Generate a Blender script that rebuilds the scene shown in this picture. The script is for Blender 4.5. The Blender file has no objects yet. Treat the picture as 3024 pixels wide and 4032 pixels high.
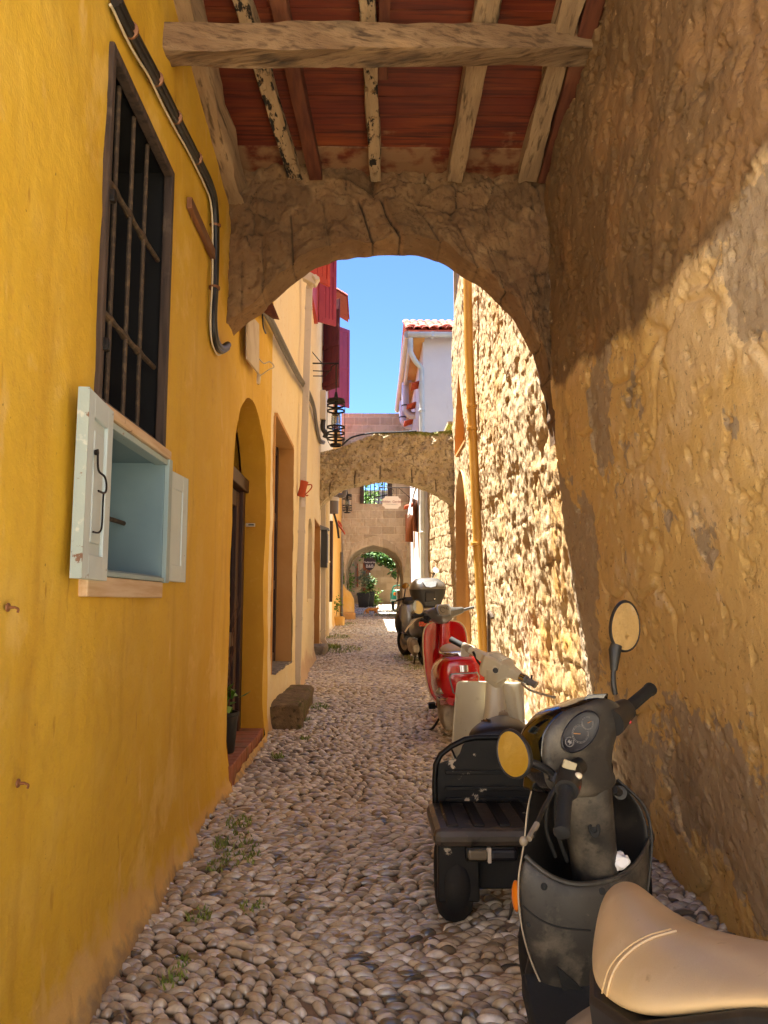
SKY_STR=.058; SUN_STR=3.1; EXPO=3.4; SKY_AIR=.4; SKY_DUST=0.0; SKY_OZ=10
import bpy, bmesh, math, random
import numpy as np
from mathutils import Matrix, Vector, Euler
random.seed(7); rng=np.random.default_rng(11)
sc=bpy.context.scene; COL=sc.collection
# ---------------------------------------------------------------- camera model
F=3028.; TH=math.atan(354/F); PSI=math.atan(54*math.cos(TH)/F); H=1.5; SL=0.037
_s,_c=math.sin,math.cos
FW=(_s(PSI)*_c(TH),_c(PSI)*_c(TH),_s(TH)); RT=(_c(PSI),-_s(PSI),0.)
UP=(RT[1]*FW[2]-RT[2]*FW[1],RT[2]*FW[0]-RT[0]*FW[2],RT[0]*FW[1]-RT[1]*FW[0])
K=1.8228
def ray(x,y):
    a=(x*K-1512)/F;b=(2016-y*K)/F
    return tuple(FW[i]+a*RT[i]+b*UP[i] for i in range(3))
def at(x,y,Y=None,X=None,Z=None):
    d=ray(x,y); t=Y/d[1] if Y is not None else X/d[0] if X is not None else (Z-H)/d[2]
    return Vector((d[0]*t,d[1]*t,H+d[2]*t))
def zg(y): return SL*y
# ---------------------------------------------------------------- noise
def _h(ix,iy,iz,seed):
    n=(ix*374761393+iy*668265263+iz*2147483647+seed*974711)&0xffffffff
    n=((n^(n>>13))*1274126177)&0xffffffff
    n=n^(n>>16)
    return (n&0xffffff)/float(0xffffff)
def vnoise(x,y,z=0.,seed=0):
    x=np.asarray(x,float);y=np.asarray(y,float);z=np.zeros_like(x)+z
    xi=np.floor(x).astype(np.int64);yi=np.floor(y).astype(np.int64);zi=np.floor(z).astype(np.int64)
    fx=x-xi;fy=y-yi;fz=z-zi
    fx=fx*fx*(3-2*fx);fy=fy*fy*(3-2*fy);fz=fz*fz*(3-2*fz)
    r=0
    for a in (0,1):
        for b in (0,1):
            for c in (0,1):
                r=r+_h(xi+a,yi+b,zi+c,seed)*(fx if a else 1-fx)*(fy if b else 1-fy)*(fz if c else 1-fz)
    return r*2-1
def fbm(x,y,z=0.,o=4,seed=0,g=.5):
    s=0;a=1;f=1
    for i in range(o): s=s+a*vnoise(x*f,y*f,z*f,seed+i*17);a*=g;f*=2.03
    return s
def cell(x,y,seed=0):
    "distance to nearest and second nearest jittered point, id"
    x=np.asarray(x,float);y=np.asarray(y,float);xi=np.floor(x).astype(np.int64);yi=np.floor(y).astype(np.int64)
    d1=np.full(x.shape,9.);d2=np.full(x.shape,9.);idv=np.zeros(x.shape)
    for a in (-1,0,1):
        for b in (-1,0,1):
            px=xi+a+.15+.7*_h(xi+a,yi+b,0*xi,seed);py=yi+b+.15+.7*_h(xi+a,yi+b,0*xi+5,seed+3)
            d=np.hypot(px-x,py-y);hid=_h(xi+a,yi+b,0*xi+9,seed+8)
            n=d<d1;d2=np.where(n,d1,np.minimum(d2,d));idv=np.where(n,hid,idv);d1=np.where(n,d,d1)
    return d1,d2,idv
def sst(a,b,x):
    t=np.clip((x-a)/(b-a),0,1);return t*t*(3-2*t)
# ---------------------------------------------------------------- mesh builder
class G:
    def __init__(s): s.v=[];s.f=[]
    def add(s,v,f):
        o=len(s.v);s.v+=[tuple(p) for p in v];s.f+=[tuple(i+o for i in q) for q in f];return s
    def box(s,x0,x1,y0,y1,z0,z1):
        v=[(x,y,z) for x in (x0,x1) for y in (y0,y1) for z in (z0,z1)]
        return s.add(v,[(0,1,3,2),(4,6,7,5),(0,4,5,1),(2,3,7,6),(0,2,6,4),(1,5,7,3)])
    def obox(s,c,sz,R=None):
        R=R or Matrix.Identity(3);c=Vector(c);a,b,d=(q/2 for q in sz)
        v=[c+R@Vector((x,y,z)) for x in (-a,a) for y in (-b,b) for z in (-d,d)]
        return s.add(v,[(0,1,3,2),(4,6,7,5),(0,4,5,1),(2,3,7,6),(0,2,6,4),(1,5,7,3)])
    def bar(s,p,q,w,h,up=(0,0,1)):
        p=Vector(p);q=Vector(q);t=(q-p).normalized();u=Vector(up);sx=t.cross(u).normalized();uu=sx.cross(t)
        v=[e+sx*a*w/2+uu*b*h/2 for e in (p,q) for a,b in ((-1,-1),(1,-1),(1,1),(-1,1))]
        return s.add(v,[(3,2,1,0),(4,5,6,7),(0,1,5,4),(1,2,6,5),(2,3,7,6),(3,0,4,7)])
    def loft(s,rings,caps=True,closed=True,loop=False):
        n=len(rings[0]);v=[p for r in rings for p in r];f=[];m=len(rings)
        for i in range(m if loop else m-1):
            for j in range(n if closed else n-1):
                a=i*n+j;b=i*n+(j+1)%n;k=(i+1)%m
                f.append((a,b,k*n+(j+1)%n,k*n+j))
        if caps and closed and not loop: f.append(tuple(range(n))[::-1]);f.append(tuple((m-1)*n+j for j in range(n)))
        return s.add(v,f)
    def tube(s,pts,r,n=8,caps=True,loop=False,flat=1.):
        pts=[Vector(p) for p in pts];m=len(pts)
        rs=r if isinstance(r,(list,tuple)) else [r]*m
        rings=[];u=None
        for i,p in enumerate(pts):
            if loop: t=(pts[(i+1)%m]-pts[i-1])
            else: t=(pts[min(i+1,m-1)]-pts[max(i-1,0)])
            t.normalize()
            if u is None:
                u=Vector((0,0,1)) if abs(t.z)<.9 else Vector((0,1,0))
            u=(u-t*u.dot(t)).normalized();w=t.cross(u)
            rings.append([p+(u*math.cos(2*math.pi*k/n)*flat+w*math.sin(2*math.pi*k/n))*rs[i] for k in range(n)])
        return s.loft(rings,caps,True,loop)
    def lathe(s,prof,o,ax=(0,0,1),n=16,caps=True):
        ax=Vector(ax).normalized();o=Vector(o);u=Vector((1,0,0)) if abs(ax.x)<.8 else Vector((0,1,0))
        u=(u-ax*u.dot(ax)).normalized();w=ax.cross(u)
        return s.loft([[o+ax*h+(u*math.cos(2*math.pi*k/n)+w*math.sin(2*math.pi*k/n))*r for k in range(n)] for r,h in prof],caps)
    def prism(s,poly,off):
        n=len(poly);off=Vector(off);a=[Vector(p) for p in poly]
        return s.add(a+[p+off for p in a],[tuple(range(n))[::-1],tuple(range(n,2*n))]+[(i,(i+1)%n,n+(i+1)%n,n+i) for i in range(n)])
    def ell(s,c,r,nu=12,nv=8,R=None):
        R=R or Matrix.Identity(3);c=Vector(c);v=[c+R@Vector((0,0,-r[2]))];f=[]
        for j in range(1,nv):
            ph=-math.pi/2+math.pi*j/nv
            for i in range(nu):
                th=2*math.pi*i/nu
                v.append(c+R@Vector((r[0]*math.cos(ph)*math.cos(th),r[1]*math.cos(ph)*math.sin(th),r[2]*math.sin(ph))))
        v.append(c+R@Vector((0,0,r[2])));L=len(v)-1
        for i in range(nu):
            f.append((0,1+(i+1)%nu,1+i))
            for j in range(nv-2):
                a=1+j*nu;f.append((a+i,a+(i+1)%nu,a+nu+(i+1)%nu,a+nu+i))
            a=1+(nv-2)*nu;f.append((a+i,a+(i+1)%nu,L))
        return s.add(v,f)
    def torus(s,c,R0,r,ax=(1,0,0),n=32,m=10,flat=1.):
        ax=Vector(ax).normalized();u=Vector((0,0,1)) if abs(ax.z)<.9 else Vector((0,1,0));u=(u-ax*u.dot(ax)).normalized();w=ax.cross(u);c=Vector(c)
        rings=[]
        for i in range(n):
            d=u*math.cos(2*math.pi*i/n)+w*math.sin(2*math.pi*i/n)
            rings.append([c+d*(R0+r*math.cos(2*math.pi*j/m))+ax*(r*flat*math.sin(2*math.pi*j/m)) for j in range(m)])
        return s.loft(rings,False,True,True)
    def grid(s,P,flip=False):
        P=np.asarray(P,float);a,b=P.shape[:2];o=len(s.v);s.v+=[tuple(p) for p in P.reshape(-1,3)]
        I=np.arange(a*b).reshape(a,b)+o
        q=np.stack([I[:-1,:-1],I[1:,:-1],I[1:,1:],I[:-1,1:]],-1).reshape(-1,4)
        if flip:q=q[:,::-1]
        s.f+=[tuple(r) for r in q.tolist()];return s
    def xf(s,M):
        s.v=[tuple(M@Vector(p)) for p in s.v];return s
def bez(pts,n=6,loop=False):
    "catmull-rom through points"
    P=[Vector(p) for p in pts];m=len(P);out=[]
    for i in range(m if loop else m-1):
        g=(lambda k:P[k%m]) if loop else (lambda k:P[max(0,min(m-1,k))])
        a,b,c,d=g(i-1),g(i),g(i+1),g(i+2)
        for k in range(n):
            t=k/n;out.append(.5*((2*b)+(c-a)*t+(2*a-5*b+4*c-d)*t*t+(3*b-a-3*c+d)*t**3))
    if not loop: out.append(P[-1].copy())
    return out
def wpos(o):
    p=Vector((0,0,0)); M=Matrix.Identity(4)
    ch=[]
    while o is not None: ch.append(o);o=o.parent
    for q in ch[::-1]: M=M@q.matrix_basis
    return M
def thing(name,label,cat,loc=(0,0,0),rot=None,group=None):
    o=bpy.data.objects.new(name,None);COL.objects.link(o);o.location=loc;o.empty_display_size=.1
    if rot: o.rotation_euler=rot
    o['label']=label;o['category']=cat
    if group:o['group']=group
    return o
def obj(name,g,mat,parent=None,smooth=True,bevel=0,sub=0,ang=40,local=False,label=None,solid=0):
    me=bpy.data.meshes.new(name)
    if isinstance(g,G):
        me.from_pydata(g.v,[],g.f)
    else: me=g
    me.update()
    o=bpy.data.objects.new(name,me);COL.objects.link(o)
    if parent is not None:
        o.parent=parent
        if not local: me.transform(wpos(parent).inverted())
    mats=mat if isinstance(mat,(list,tuple)) else [mat]
    for m in mats: me.materials.append(m)
    if isinstance(g,G):
        bm=bmesh.new();bm.from_mesh(me);bmesh.ops.recalc_face_normals(bm,faces=bm.faces) if len(bm.faces)<60000 else None
        bm.to_mesh(me);bm.free()
    if smooth:
        me.shade_smooth()
        if ang<180: me.set_sharp_from_angle(angle=math.radians(ang))
    if solid:
        md=o.modifiers.new('s','SOLIDIFY');md.thickness=solid;md.offset=0
    if bevel:
        md=o.modifiers.new('b','BEVEL');md.width=bevel;md.segments=2;md.limit_method='ANGLE';md.angle_limit=math.radians(35)
        md.harden_normals=False
    if sub:
        md=o.modifiers.new('u','SUBSURF');md.levels=sub;md.render_levels=sub
    if label:o['label']=label
    return o
def tag(o,label,cat,group=None,kind=None):
    if label:o['label']=label
    if cat:o['category']=cat
    if group:o['group']=group
    if kind:o['kind']=kind
    return o
def rebase(o,p):
    "move a top-level mesh's origin to p without moving the shape"
    p=Vector(p);o.data.transform(Matrix.Translation(-p));o.location=p;return o
def text_mesh(s,size,M,depth=.002,space=1.,shear=0.):
    c=bpy.data.curves.new('t','FONT');c.body=s;c.size=size;c.align_x='CENTER';c.align_y='CENTER';c.extrude=depth;c.space_character=space;c.shear=shear
    o=bpy.data.objects.new('t',c);COL.objects.link(o);dg=bpy.context.evaluated_depsgraph_get();dg.update()
    me=bpy.data.meshes.new_from_object(o.evaluated_get(dg));bpy.data.objects.remove(o)
    me.transform(M);me.materials.clear();return me
# text lying in the XZ plane facing -Y
def face_cam(p,yaw=0.,pitch=0.): return Matrix.Translation(p)@Euler((math.pi/2+pitch,0,yaw)).to_matrix().to_4x4()
# ---------------------------------------------------------------- materials
def c(h):
    h=h.lstrip('#');r=[int(h[i:i+2],16)/255 for i in (0,2,4)]
    return tuple((q/12.92 if q<=.04045 else ((q+.055)/1.055)**2.4) for q in r)+(1.,)
def _tex(nt,vec,k,s,st=(1,1,1),d=4.,rg=.55,dist=0.):
    mp=nt.nodes.new('ShaderNodeMapping');mp.inputs['Scale'].default_value=st;nt.links.new(vec,mp.inputs[0])
    if k=='n':
        t=nt.nodes.new('ShaderNodeTexNoise');t.inputs['Scale'].default_value=s;t.inputs['Detail'].default_value=d;t.inputs['Roughness'].default_value=rg;t.inputs['Distortion'].default_value=dist;out=t.outputs[0]
    elif k in('v','e'):
        t=nt.nodes.new('ShaderNodeTexVoronoi');t.inputs['Scale'].default_value=s
        if k=='e':t.feature='DISTANCE_TO_EDGE'
        out=t.outputs[0]
    elif k=='id':
        t=nt.nodes.new('ShaderNodeTexVoronoi');t.inputs['Scale'].default_value=s;sp=nt.nodes.new('ShaderNodeSeparateColor');nt.links.new(t.outputs['Color'],sp.inputs[0]);out=sp.outputs[0];nt.links.new(mp.outputs[0],t.inputs['Vector']);return out
    elif k=='w':
        t=nt.nodes.new('ShaderNodeTexWave');t.inputs['Scale'].default_value=s;t.inputs['Distortion'].default_value=dist or 4;t.inputs['Detail'].default_value=d;t.inputs['Detail Scale'].default_value=1.5;out=t.outputs['Fac']
    nt.links.new(mp.outputs[0],t.inputs['Vector']);return out
def _fac(nt,vec,L):
    k=L['k']
    if k=='attr':
        a=nt.nodes.new('ShaderNodeAttribute');a.attribute_name=L['n'];f=a.outputs['Fac']
    elif k=='island':
        f=nt.nodes.new('ShaderNodeNewGeometry').outputs['Random Per Island']
    elif k=='z':
        sp=nt.nodes.new('ShaderNodeSeparateXYZ');nt.links.new(vec,sp.inputs[0]);f=sp.outputs[2]
    else: f=_tex(nt,vec,k,L.get('s',5),L.get('st',(1,1,1)),L.get('d',4.),L.get('rg',.55),L.get('dist',0.))
    if 'jit' in L:
        j=_tex(nt,vec,'n',L['jit'][0],d=6.);ma=nt.nodes.new('ShaderNodeMath');ma.operation='MULTIPLY_ADD';nt.links.new(j,ma.inputs[0]);ma.inputs[1].default_value=L['jit'][1]
        sb=nt.nodes.new('ShaderNodeMath');sb.operation='SUBTRACT';nt.links.new(f,sb.inputs[0]);sb.inputs[1].default_value=L['jit'][1]*.5
        nt.links.new(sb.outputs[0],ma.inputs[2]);f=ma.outputs[0]
    mr=nt.nodes.new('ShaderNodeMapRange');nt.links.new(f,mr.inputs[0]);mr.inputs[1].default_value=L.get('lo',.4);mr.inputs[2].default_value=L.get('hi',.6);mr.inputs[4].default_value=L.get('a',1.)
    return mr.outputs[0]
def mat(name,col,rough=.7,metal=0.,spec=.5,layers=(),bump=(),coat=0.,rl=(),emit=None,trans=0.,ior=None):
    m=bpy.data.materials.new(name);m.use_nodes=True;nt=m.node_tree;b=nt.nodes['Principled BSDF'];L=nt.links
    tc=nt.nodes.new('ShaderNodeTexCoord');vec=tc.outputs['Object']
    col=c(col) if isinstance(col,str) else col
    b.inputs['Base Color'].default_value=col;b.inputs['Roughness'].default_value=rough;b.inputs['Metallic'].default_value=metal;b.inputs['Specular IOR Level'].default_value=spec;b.inputs['Coat Weight'].default_value=coat;b.inputs['Coat Roughness'].default_value=.08
    if trans:b.inputs['Transmission Weight'].default_value=trans
    if ior:b.inputs['IOR'].default_value=ior
    cur=None
    for l in layers:
        mx=nt.nodes.new('ShaderNodeMix');mx.data_type='RGBA';mx.blend_type=l.get('bl','MIX')
        L.new(_fac(nt,vec,l),mx.inputs[0])
        if cur is None: mx.inputs[6].default_value=col
        else: L.new(cur,mx.inputs[6])
        cc=l['c'];mx.inputs[7].default_value=c(cc) if isinstance(cc,str) else cc
        cur=mx.outputs[2]
    if cur is not None:L.new(cur,b.inputs['Base Color'])
    if rl:
        mr=_fac(nt,vec,rl);mm=nt.nodes.new('ShaderNodeMapRange');L.new(mr,mm.inputs[0]);mm.inputs[3].default_value=rl['r0'];mm.inputs[4].default_value=rl['r1'];L.new(mm.outputs[0],b.inputs['Roughness'])
    nrm=None
    for l in bump:
        bp=nt.nodes.new('ShaderNodeBump');bp.inputs['Distance'].default_value=l.get('h',.01);bp.inputs['Strength'].default_value=l.get('str',1.)
        f=_fac(nt,vec,dict(lo=0,hi=1,**l)) if 'lo' not in l else _fac(nt,vec,l)
        L.new(f,bp.inputs['Height'])
        if nrm is not None:L.new(nrm,bp.inputs['Normal'])
        nrm=bp.outputs[0]
    if nrm is not None:L.new(nrm,b.inputs['Normal'])
    if emit:b.inputs['Emission Color'].default_value=c(emit[0]);b.inputs['Emission Strength'].default_value=emit[1]
    return m
def n_(s,col,lo=.4,hi=.6,**k): return dict(k='n',s=s,c=col,lo=lo,hi=hi,**k)
def attr(me,name,vals):
    a=me.attributes.new(name,'FLOAT','POINT');a.data.foreach_set('value',np.asarray(vals,np.float32).ravel())
def leaves(g,pts,size,rnd,flat=.0,aspect=.5,fold=True,down=0.):
    for p in pts:
        s=size*(.6+.8*rnd.random());a=rnd.uniform(0,6.283);t=rnd.uniform(-.9,.9)
        d=Vector((math.cos(a),math.sin(a),t-down)).normalized();u=d.cross(Vector((rnd.uniform(-1,1),rnd.uniform(-1,1),1.2))).normalized();nrm=d.cross(u)
        p=Vector(p);w=s*aspect/2
        g.add([p,p+d*s*.45+u*w+nrm*s*.08,p+d*s,p+d*s*.45-u*w+nrm*s*.08],[(0,1,2),(0,2,3)])
# ---------------------------------------------------------------- camera, world, sun
cam=bpy.data.cameras.new('camera');co=bpy.data.objects.new('camera',cam);COL.objects.link(co);sc.camera=co
co.location=(0,0,H);co.rotation_euler=(math.pi/2+TH,0,-PSI);cam.sensor_fit='VERTICAL';cam.sensor_height=24;cam.lens=24*F/4032;cam.clip_start=.02;cam.clip_end=3000
SUN=Vector((-.21,.14,.90)).normalized();EL=math.asin(SUN.z);AZ=math.atan2(SUN.x,SUN.y)
w=bpy.data.worlds.new('World');sc.world=w;w.use_nodes=True;nt=w.node_tree
sky=nt.nodes.new('ShaderNodeTexSky');sky.sky_type='NISHITA';sky.sun_disc=False;sky.sun_elevation=EL;sky.sun_rotation=AZ;sky.altitude=0;sky.air_density=SKY_AIR;sky.dust_density=SKY_DUST;sky.ozone_density=SKY_OZ
nt.links.new(sky.outputs[0],nt.nodes['Background'].inputs[0]);nt.nodes['Background'].inputs[1].default_value=SKY_STR
sl=bpy.data.lights.new('sun','SUN');sl.energy=SUN_STR;sl.angle=math.radians(.5);sl.color=(1,.95,.86)
so=bpy.data.objects.new('sun',sl);COL.objects.link(so);so.rotation_euler=(-SUN).to_track_quat('-Z','Y').to_euler()
sc.view_settings.view_transform='Standard';sc.view_settings.look='None';sc.view_settings.exposure=EXPO;sc.view_settings.gamma=1
sc.render.engine='CYCLES';cy=sc.cycles;cy.use_denoising=True;cy.max_bounces=10;cy.diffuse_bounces=7;cy.glossy_bounces=4;cy.transparent_max_bounces=8;cy.sample_clamp_indirect=6;cy.caustics_reflective=False;cy.caustics_refractive=False
# ---------------------------------------------------------------- materials
M={}
M['yellow']=mat('yellow_plaster','#dfb436',.75,layers=[n_(.9,'#d6a824',.35,.65),n_(3,'#e3be58',.5,.75,a=.6),n_(30,'#d09c38',.55,.75,a=.5),n_(7,'#e6bf6c',.64,.72,st=(1,1,.35),a=.6),n_(16,'#b98420',.66,.70,st=(1,1,.2),a=.5,d=6),n_(5,'#bf8c22',.58,.72,st=(1,1,.07),a=.45,d=5),n_(1.6,'#edc870',.58,.64,d=9,rg=.62,a=.45),n_(2.1,'#c9952c',.62,.66,d=9,rg=.65,a=.4),n_(45,'#8f6a20',.72,.74,a=.7),
  dict(k='attr',n='foot',c='#dcb266',lo=.45,hi=.7,jit=(9,.9)),dict(k='attr',n='foot',c='#a08660',lo=.80,hi=.98,jit=(14,.5)),n_(11,'#a87418',.70,.76,st=(1,1,.3),a=.7)],bump=[dict(k='n',s=14,h=.012,str=.5,d=6),dict(k='n',s=90,h=.003,str=.5)])
M['cream']=mat('cream_plaster','#ecdab0',.8,layers=[n_(.8,'#ecdcb8',.4,.65),n_(5,'#f0e4c8',.5,.7,st=(1,1,.4),a=.6),n_(20,'#c89a55',.6,.75,a=.5),dict(k='attr',n='foot',c='#d2b594',lo=.3,hi=.6,jit=(6,.8)),n_(9,'#b58a50',.68,.74,st=(1,1,.3),a=.6)],bump=[dict(k='n',s=14,h=.01,str=.5,d=6),dict(k='n',s=70,h=.003,str=.5)])
M['reveal']=mat('ochre_reveal_plaster','#cf981f',.75,layers=[n_(2,'#c48c18',.4,.65),n_(16,'#d6a236',.55,.75,a=.6)],bump=[dict(k='n',s=16,h=.01,str=.5,d=6)])
M['reveal2']=mat('tan_reveal_plaster','#c9985a',.8,layers=[n_(2,'#c08d4c',.4,.65)],bump=[dict(k='n',s=16,h=.01,str=.4,d=6)])
M['plasterR']=mat('ochre_wall_plaster','#dcc090',.85,layers=[n_(1.1,'#d8b67c',.4,.62),n_(4,'#e0c89c',.5,.7,a=.7),n_(14,'#cbae84',.58,.72,a=.7),
  dict(k='attr',n='ochre',c='#d4b06c',lo=.4,hi=.7,jit=(7,1.)),
  dict(k='attr',n='bare',c='#ab9678',lo=.48,hi=.52,jit=(13,.6)),n_(6,'#e6d0aa',.58,.66,d=9,rg=.7,a=.5),n_(4.5,'#a3793f',.60,.68,d=9,rg=.7,a=.5),dict(k='attr',n='rub',c='#7a5f3c',lo=.36,hi=.64,jit=(5,.9)),
  dict(k='attr',n='rubpale',c='#957248',lo=.5,hi=.8,jit=(8,.6),a=.8),n_(2.4,'#5d452b',.6,.72,st=(1,1,.5),a=.55),n_(40,'#4e3921',.62,.70,a=.6,d=5),n_(22,'#d9b684',.66,.72,a=.5,d=5)],
  bump=[dict(k='n',s=7,h=.03,str=.55,d=12,rg=.78),dict(k='n',s=90,h=.004,str=.8,d=5)])
M['sunwall']=mat('weathered_rubble_wall','#b39a72',.9,layers=[dict(k='attr',n='och',c='#b98c42',lo=.35,hi=.9,jit=(5,.9)),n_(3,'#cdb48c',.5,.68,a=.8),n_(9,'#8f7350',.6,.72,st=(1,1,.35),a=.7),dict(k='attr',n='gap',c='#7d6444',lo=.3,hi=.8),n_(2.2,'#d8ccb4',.62,.72,st=(1,1,.4),a=.7),n_(30,'#7a5d3c',.64,.74,a=.6)],
  bump=[dict(k='n',s=14,h=.016,str=.7,d=9,rg=.7),dict(k='n',s=70,h=.005,str=.7,d=4)])
M['stone']=mat('arch_limestone','#a08560',.9,layers=[n_(1.6,'#8f7350',.4,.62),n_(6,'#b3966b',.52,.7,a=.7),dict(k='attr',n='joint',c='#54412c',lo=.35,hi=.8,jit=(25,.4)),dict(k='attr',n='tone',c='#77603f',lo=.3,hi=1.,a=.75),n_(25,'#5d4a33',.58,.7,a=.7)],
  bump=[dict(k='n',s=16,h=.03,str=.7,d=8,rg=.65),dict(k='n',s=60,h=.008,str=.7,d=4)])
M['lichenstone']=mat('lichen_limestone','#c6b798',.92,layers=[n_(2.5,'#b3a180',.4,.6),n_(14,'#7d7156',.52,.62,d=6,rg=.7),n_(9,'#d6c6a2',.58,.7,a=.8),dict(k='attr',n='joint',c='#4b4030',lo=.35,hi=.8,jit=(25,.4)),dict(k='attr',n='moss',c='#6d7330',lo=.4,hi=.7,jit=(20,.9))],
  bump=[dict(k='n',s=22,h=.03,str=.8,d=8,rg=.68),dict(k='n',s=70,h=.01,str=.7,d=4)])
M['ashlar']=mat('warm_ashlar','#bfae92',.9,layers=[n_(1.2,'#b3a186',.4,.6),dict(k='attr',n='tone',c='#9a8a70',lo=.2,hi=1.,a=.9),dict(k='attr',n='joint',c='#cdbda0',lo=.3,hi=.8,a=.9),n_(2.2,'#83765e',.58,.7,a=.7),n_(30,'#8b6d4a',.6,.72,a=.5)],
  bump=[dict(k='n',s=12,h=.02,str=.6,d=7,rg=.6)])
M['paleashlar']=mat('pale_ashlar','#b7a384',.9,layers=[n_(1.2,'#a89272',.4,.6),dict(k='attr',n='tone',c='#94805f',lo=.2,hi=1.,a=.9),dict(k='attr',n='joint',c='#877354',lo=.4,hi=.9,a=.8),n_(20,'#8b7a5c',.6,.72,a=.5)],bump=[dict(k='n',s=12,h=.02,str=.5,d=6)])
M['white']=mat('white_plaster','#d9d5d2',.8,layers=[n_(1,'#cfcac8',.4,.65),n_(8,'#c4bdb6',.62,.75,st=(1,1,.3),a=.5)],bump=[dict(k='n',s=20,h=.004,str=.4)])
M['dirt']=mat('street_dirt','#8d7860',.95,layers=[n_(3,'#8c7354',.4,.65),n_(1.1,'#5d4a35',.55,.7,a=.7),n_(40,'#a58c6a',.6,.72,a=.6)],bump=[dict(k='n',s=40,h=.01,str=.6,d=6)])
def cob():
    m=mat('river_pebbles','#8d7355',.3,coat=.9,spec=.65,layers=[],bump=[dict(k='n',s=45,h=.004,str=.35,d=5)])
    nt=m.node_tree;b=nt.nodes['Principled BSDF'];g=nt.nodes.new('ShaderNodeNewGeometry');cr=nt.nodes.new('ShaderNodeValToRGB');cr.color_ramp.interpolation='LINEAR'
    st=[(0,'#45433f'),(.06,'#7d7464'),(.18,'#b3a792'),(.34,'#d2c5aa'),(.48,'#aaa090'),(.62,'#ddd4c0'),(.74,'#bcb2a2'),(.84,'#8f7d64'),(.92,'#ddd0b8'),(.98,'#ece4d4')]
    e=cr.color_ramp.elements;e[0].position=0;e[0].color=c(st[0][1]);e[1].position=st[-1][0];e[1].color=c(st[-1][1])
    for p,h in st[1:-1]:
        q=e.new(p);q.color=c(h)
    nt.links.new(g.outputs['Random Per Island'],cr.inputs[0])
    tc=nt.nodes.new('ShaderNodeTexCoord');f=_fac(nt,tc.outputs['Object'],dict(k='n',s=35,lo=.4,hi=.72,a=.45,d=6));mx=nt.nodes.new('ShaderNodeMix');mx.data_type='RGBA';nt.links.new(f,mx.inputs[0]);nt.links.new(cr.outputs[0],mx.inputs[6]);mx.inputs[7].default_value=c('#7d6b4e')
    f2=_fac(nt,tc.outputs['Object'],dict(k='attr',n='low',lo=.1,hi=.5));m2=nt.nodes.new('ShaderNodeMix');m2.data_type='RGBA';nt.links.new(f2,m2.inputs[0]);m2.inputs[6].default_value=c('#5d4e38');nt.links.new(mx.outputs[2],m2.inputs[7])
    nt.links.new(m2.outputs[2],b.inputs['Base Color'])
    f3=_fac(nt,tc.outputs['Object'],dict(k='n',s=1.1,lo=.35,hi=.65));mm=nt.nodes.new('ShaderNodeMapRange');nt.links.new(f3,mm.inputs[0]);mm.inputs[3].default_value=.14;mm.inputs[4].default_value=.36;nt.links.new(mm.outputs[0],b.inputs['Roughness'])
    b.inputs['Coat Roughness'].default_value=.16
    return m
M['cob']=cob()
M['beam']=mat('weathered_timber','#7d6245',.85,layers=[dict(k='n',s=3,c='#8f7555',lo=.4,hi=.62,st=(.25,3,3)),dict(k='n',s=10,c='#5a442e',lo=.5,hi=.66,st=(.15,4,4),d=6),dict(k='n',s=2,c='#2d241b',lo=.66,hi=.76,st=(.6,1,2)),dict(k='n',s=2.6,c='#a88860',lo=.6,hi=.72,st=(.3,3,3),a=.8)],bump=[dict(k='n',s=14,h=.02,str=.7,st=(.12,4,4),d=7)])
M['joist']=mat('old_joist_timber','#93795a',.85,layers=[dict(k='n',s=4,c='#a98d69',lo=.4,hi=.6,st=(3,.25,3)),dict(k='n',s=9,c='#5d4931',lo=.55,hi=.68,st=(4,.2,4),d=6)],bump=[dict(k='n',s=14,h=.015,str=.7,st=(4,.12,4),d=7)])
M['joistb']=mat('blackened_joist_timber','#a38a68',.88,layers=[dict(k='n',s=4,c='#b59a74',lo=.4,hi=.6,st=(3,.4,3)),dict(k='n',s=9,c='#1d1711',lo=.52,hi=.57,st=(2,.8,2),d=7,rg=.65),dict(k='n',s=16,c='#6f5332',lo=.6,hi=.7)],bump=[dict(k='n',s=14,h=.03,str=.8,st=(3,.4,3),d=7)])
M['joistr']=mat('brown_stained_joist','#6b3b24',.7,layers=[dict(k='n',s=6,c='#54291a',lo=.4,hi=.65,st=(4,.2,4)),dict(k='n',s=2,c='#7f5238',lo=.55,hi=.7)],bump=[dict(k='n',s=14,h=.006,str=.5,st=(4,.12,4),d=6)])
M['plank']=mat('red_stained_boards','#692814',.6,layers=[dict(k='n',s=1.6,c='#7d3816',lo=.4,hi=.62,st=(1,3,1)),dict(k='n',s=7,c='#3d160c',lo=.46,hi=.66,st=(.25,6,1),d=6),dict(k='n',s=3,c='#955022',lo=.6,hi=.74,st=(.3,5,1),a=.8),dict(k='island',c='#5a1c10',lo=.5,hi=1.,a=.55),dict(k='attr',n='worn',c='#8f6c4c',lo=.55,hi=.7,jit=(7,.9))],bump=[dict(k='n',s=12,h=.006,str=.5,st=(.15,5,1),d=6)])
M['iron']=mat('dark_wrought_iron','#1e1a17',.6,metal=.5,layers=[n_(20,'#3a2a20',.55,.7)],bump=[dict(k='n',s=60,h=.002,str=.5)])
M['rustbar']=mat('rusty_bar','#4b3d2f',.8,metal=.2,layers=[n_(25,'#6b5840',.5,.65)],bump=[dict(k='n',s=60,h=.003,str=.6)])
M['black']=mat('shade_black','#050505',.9)
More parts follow.
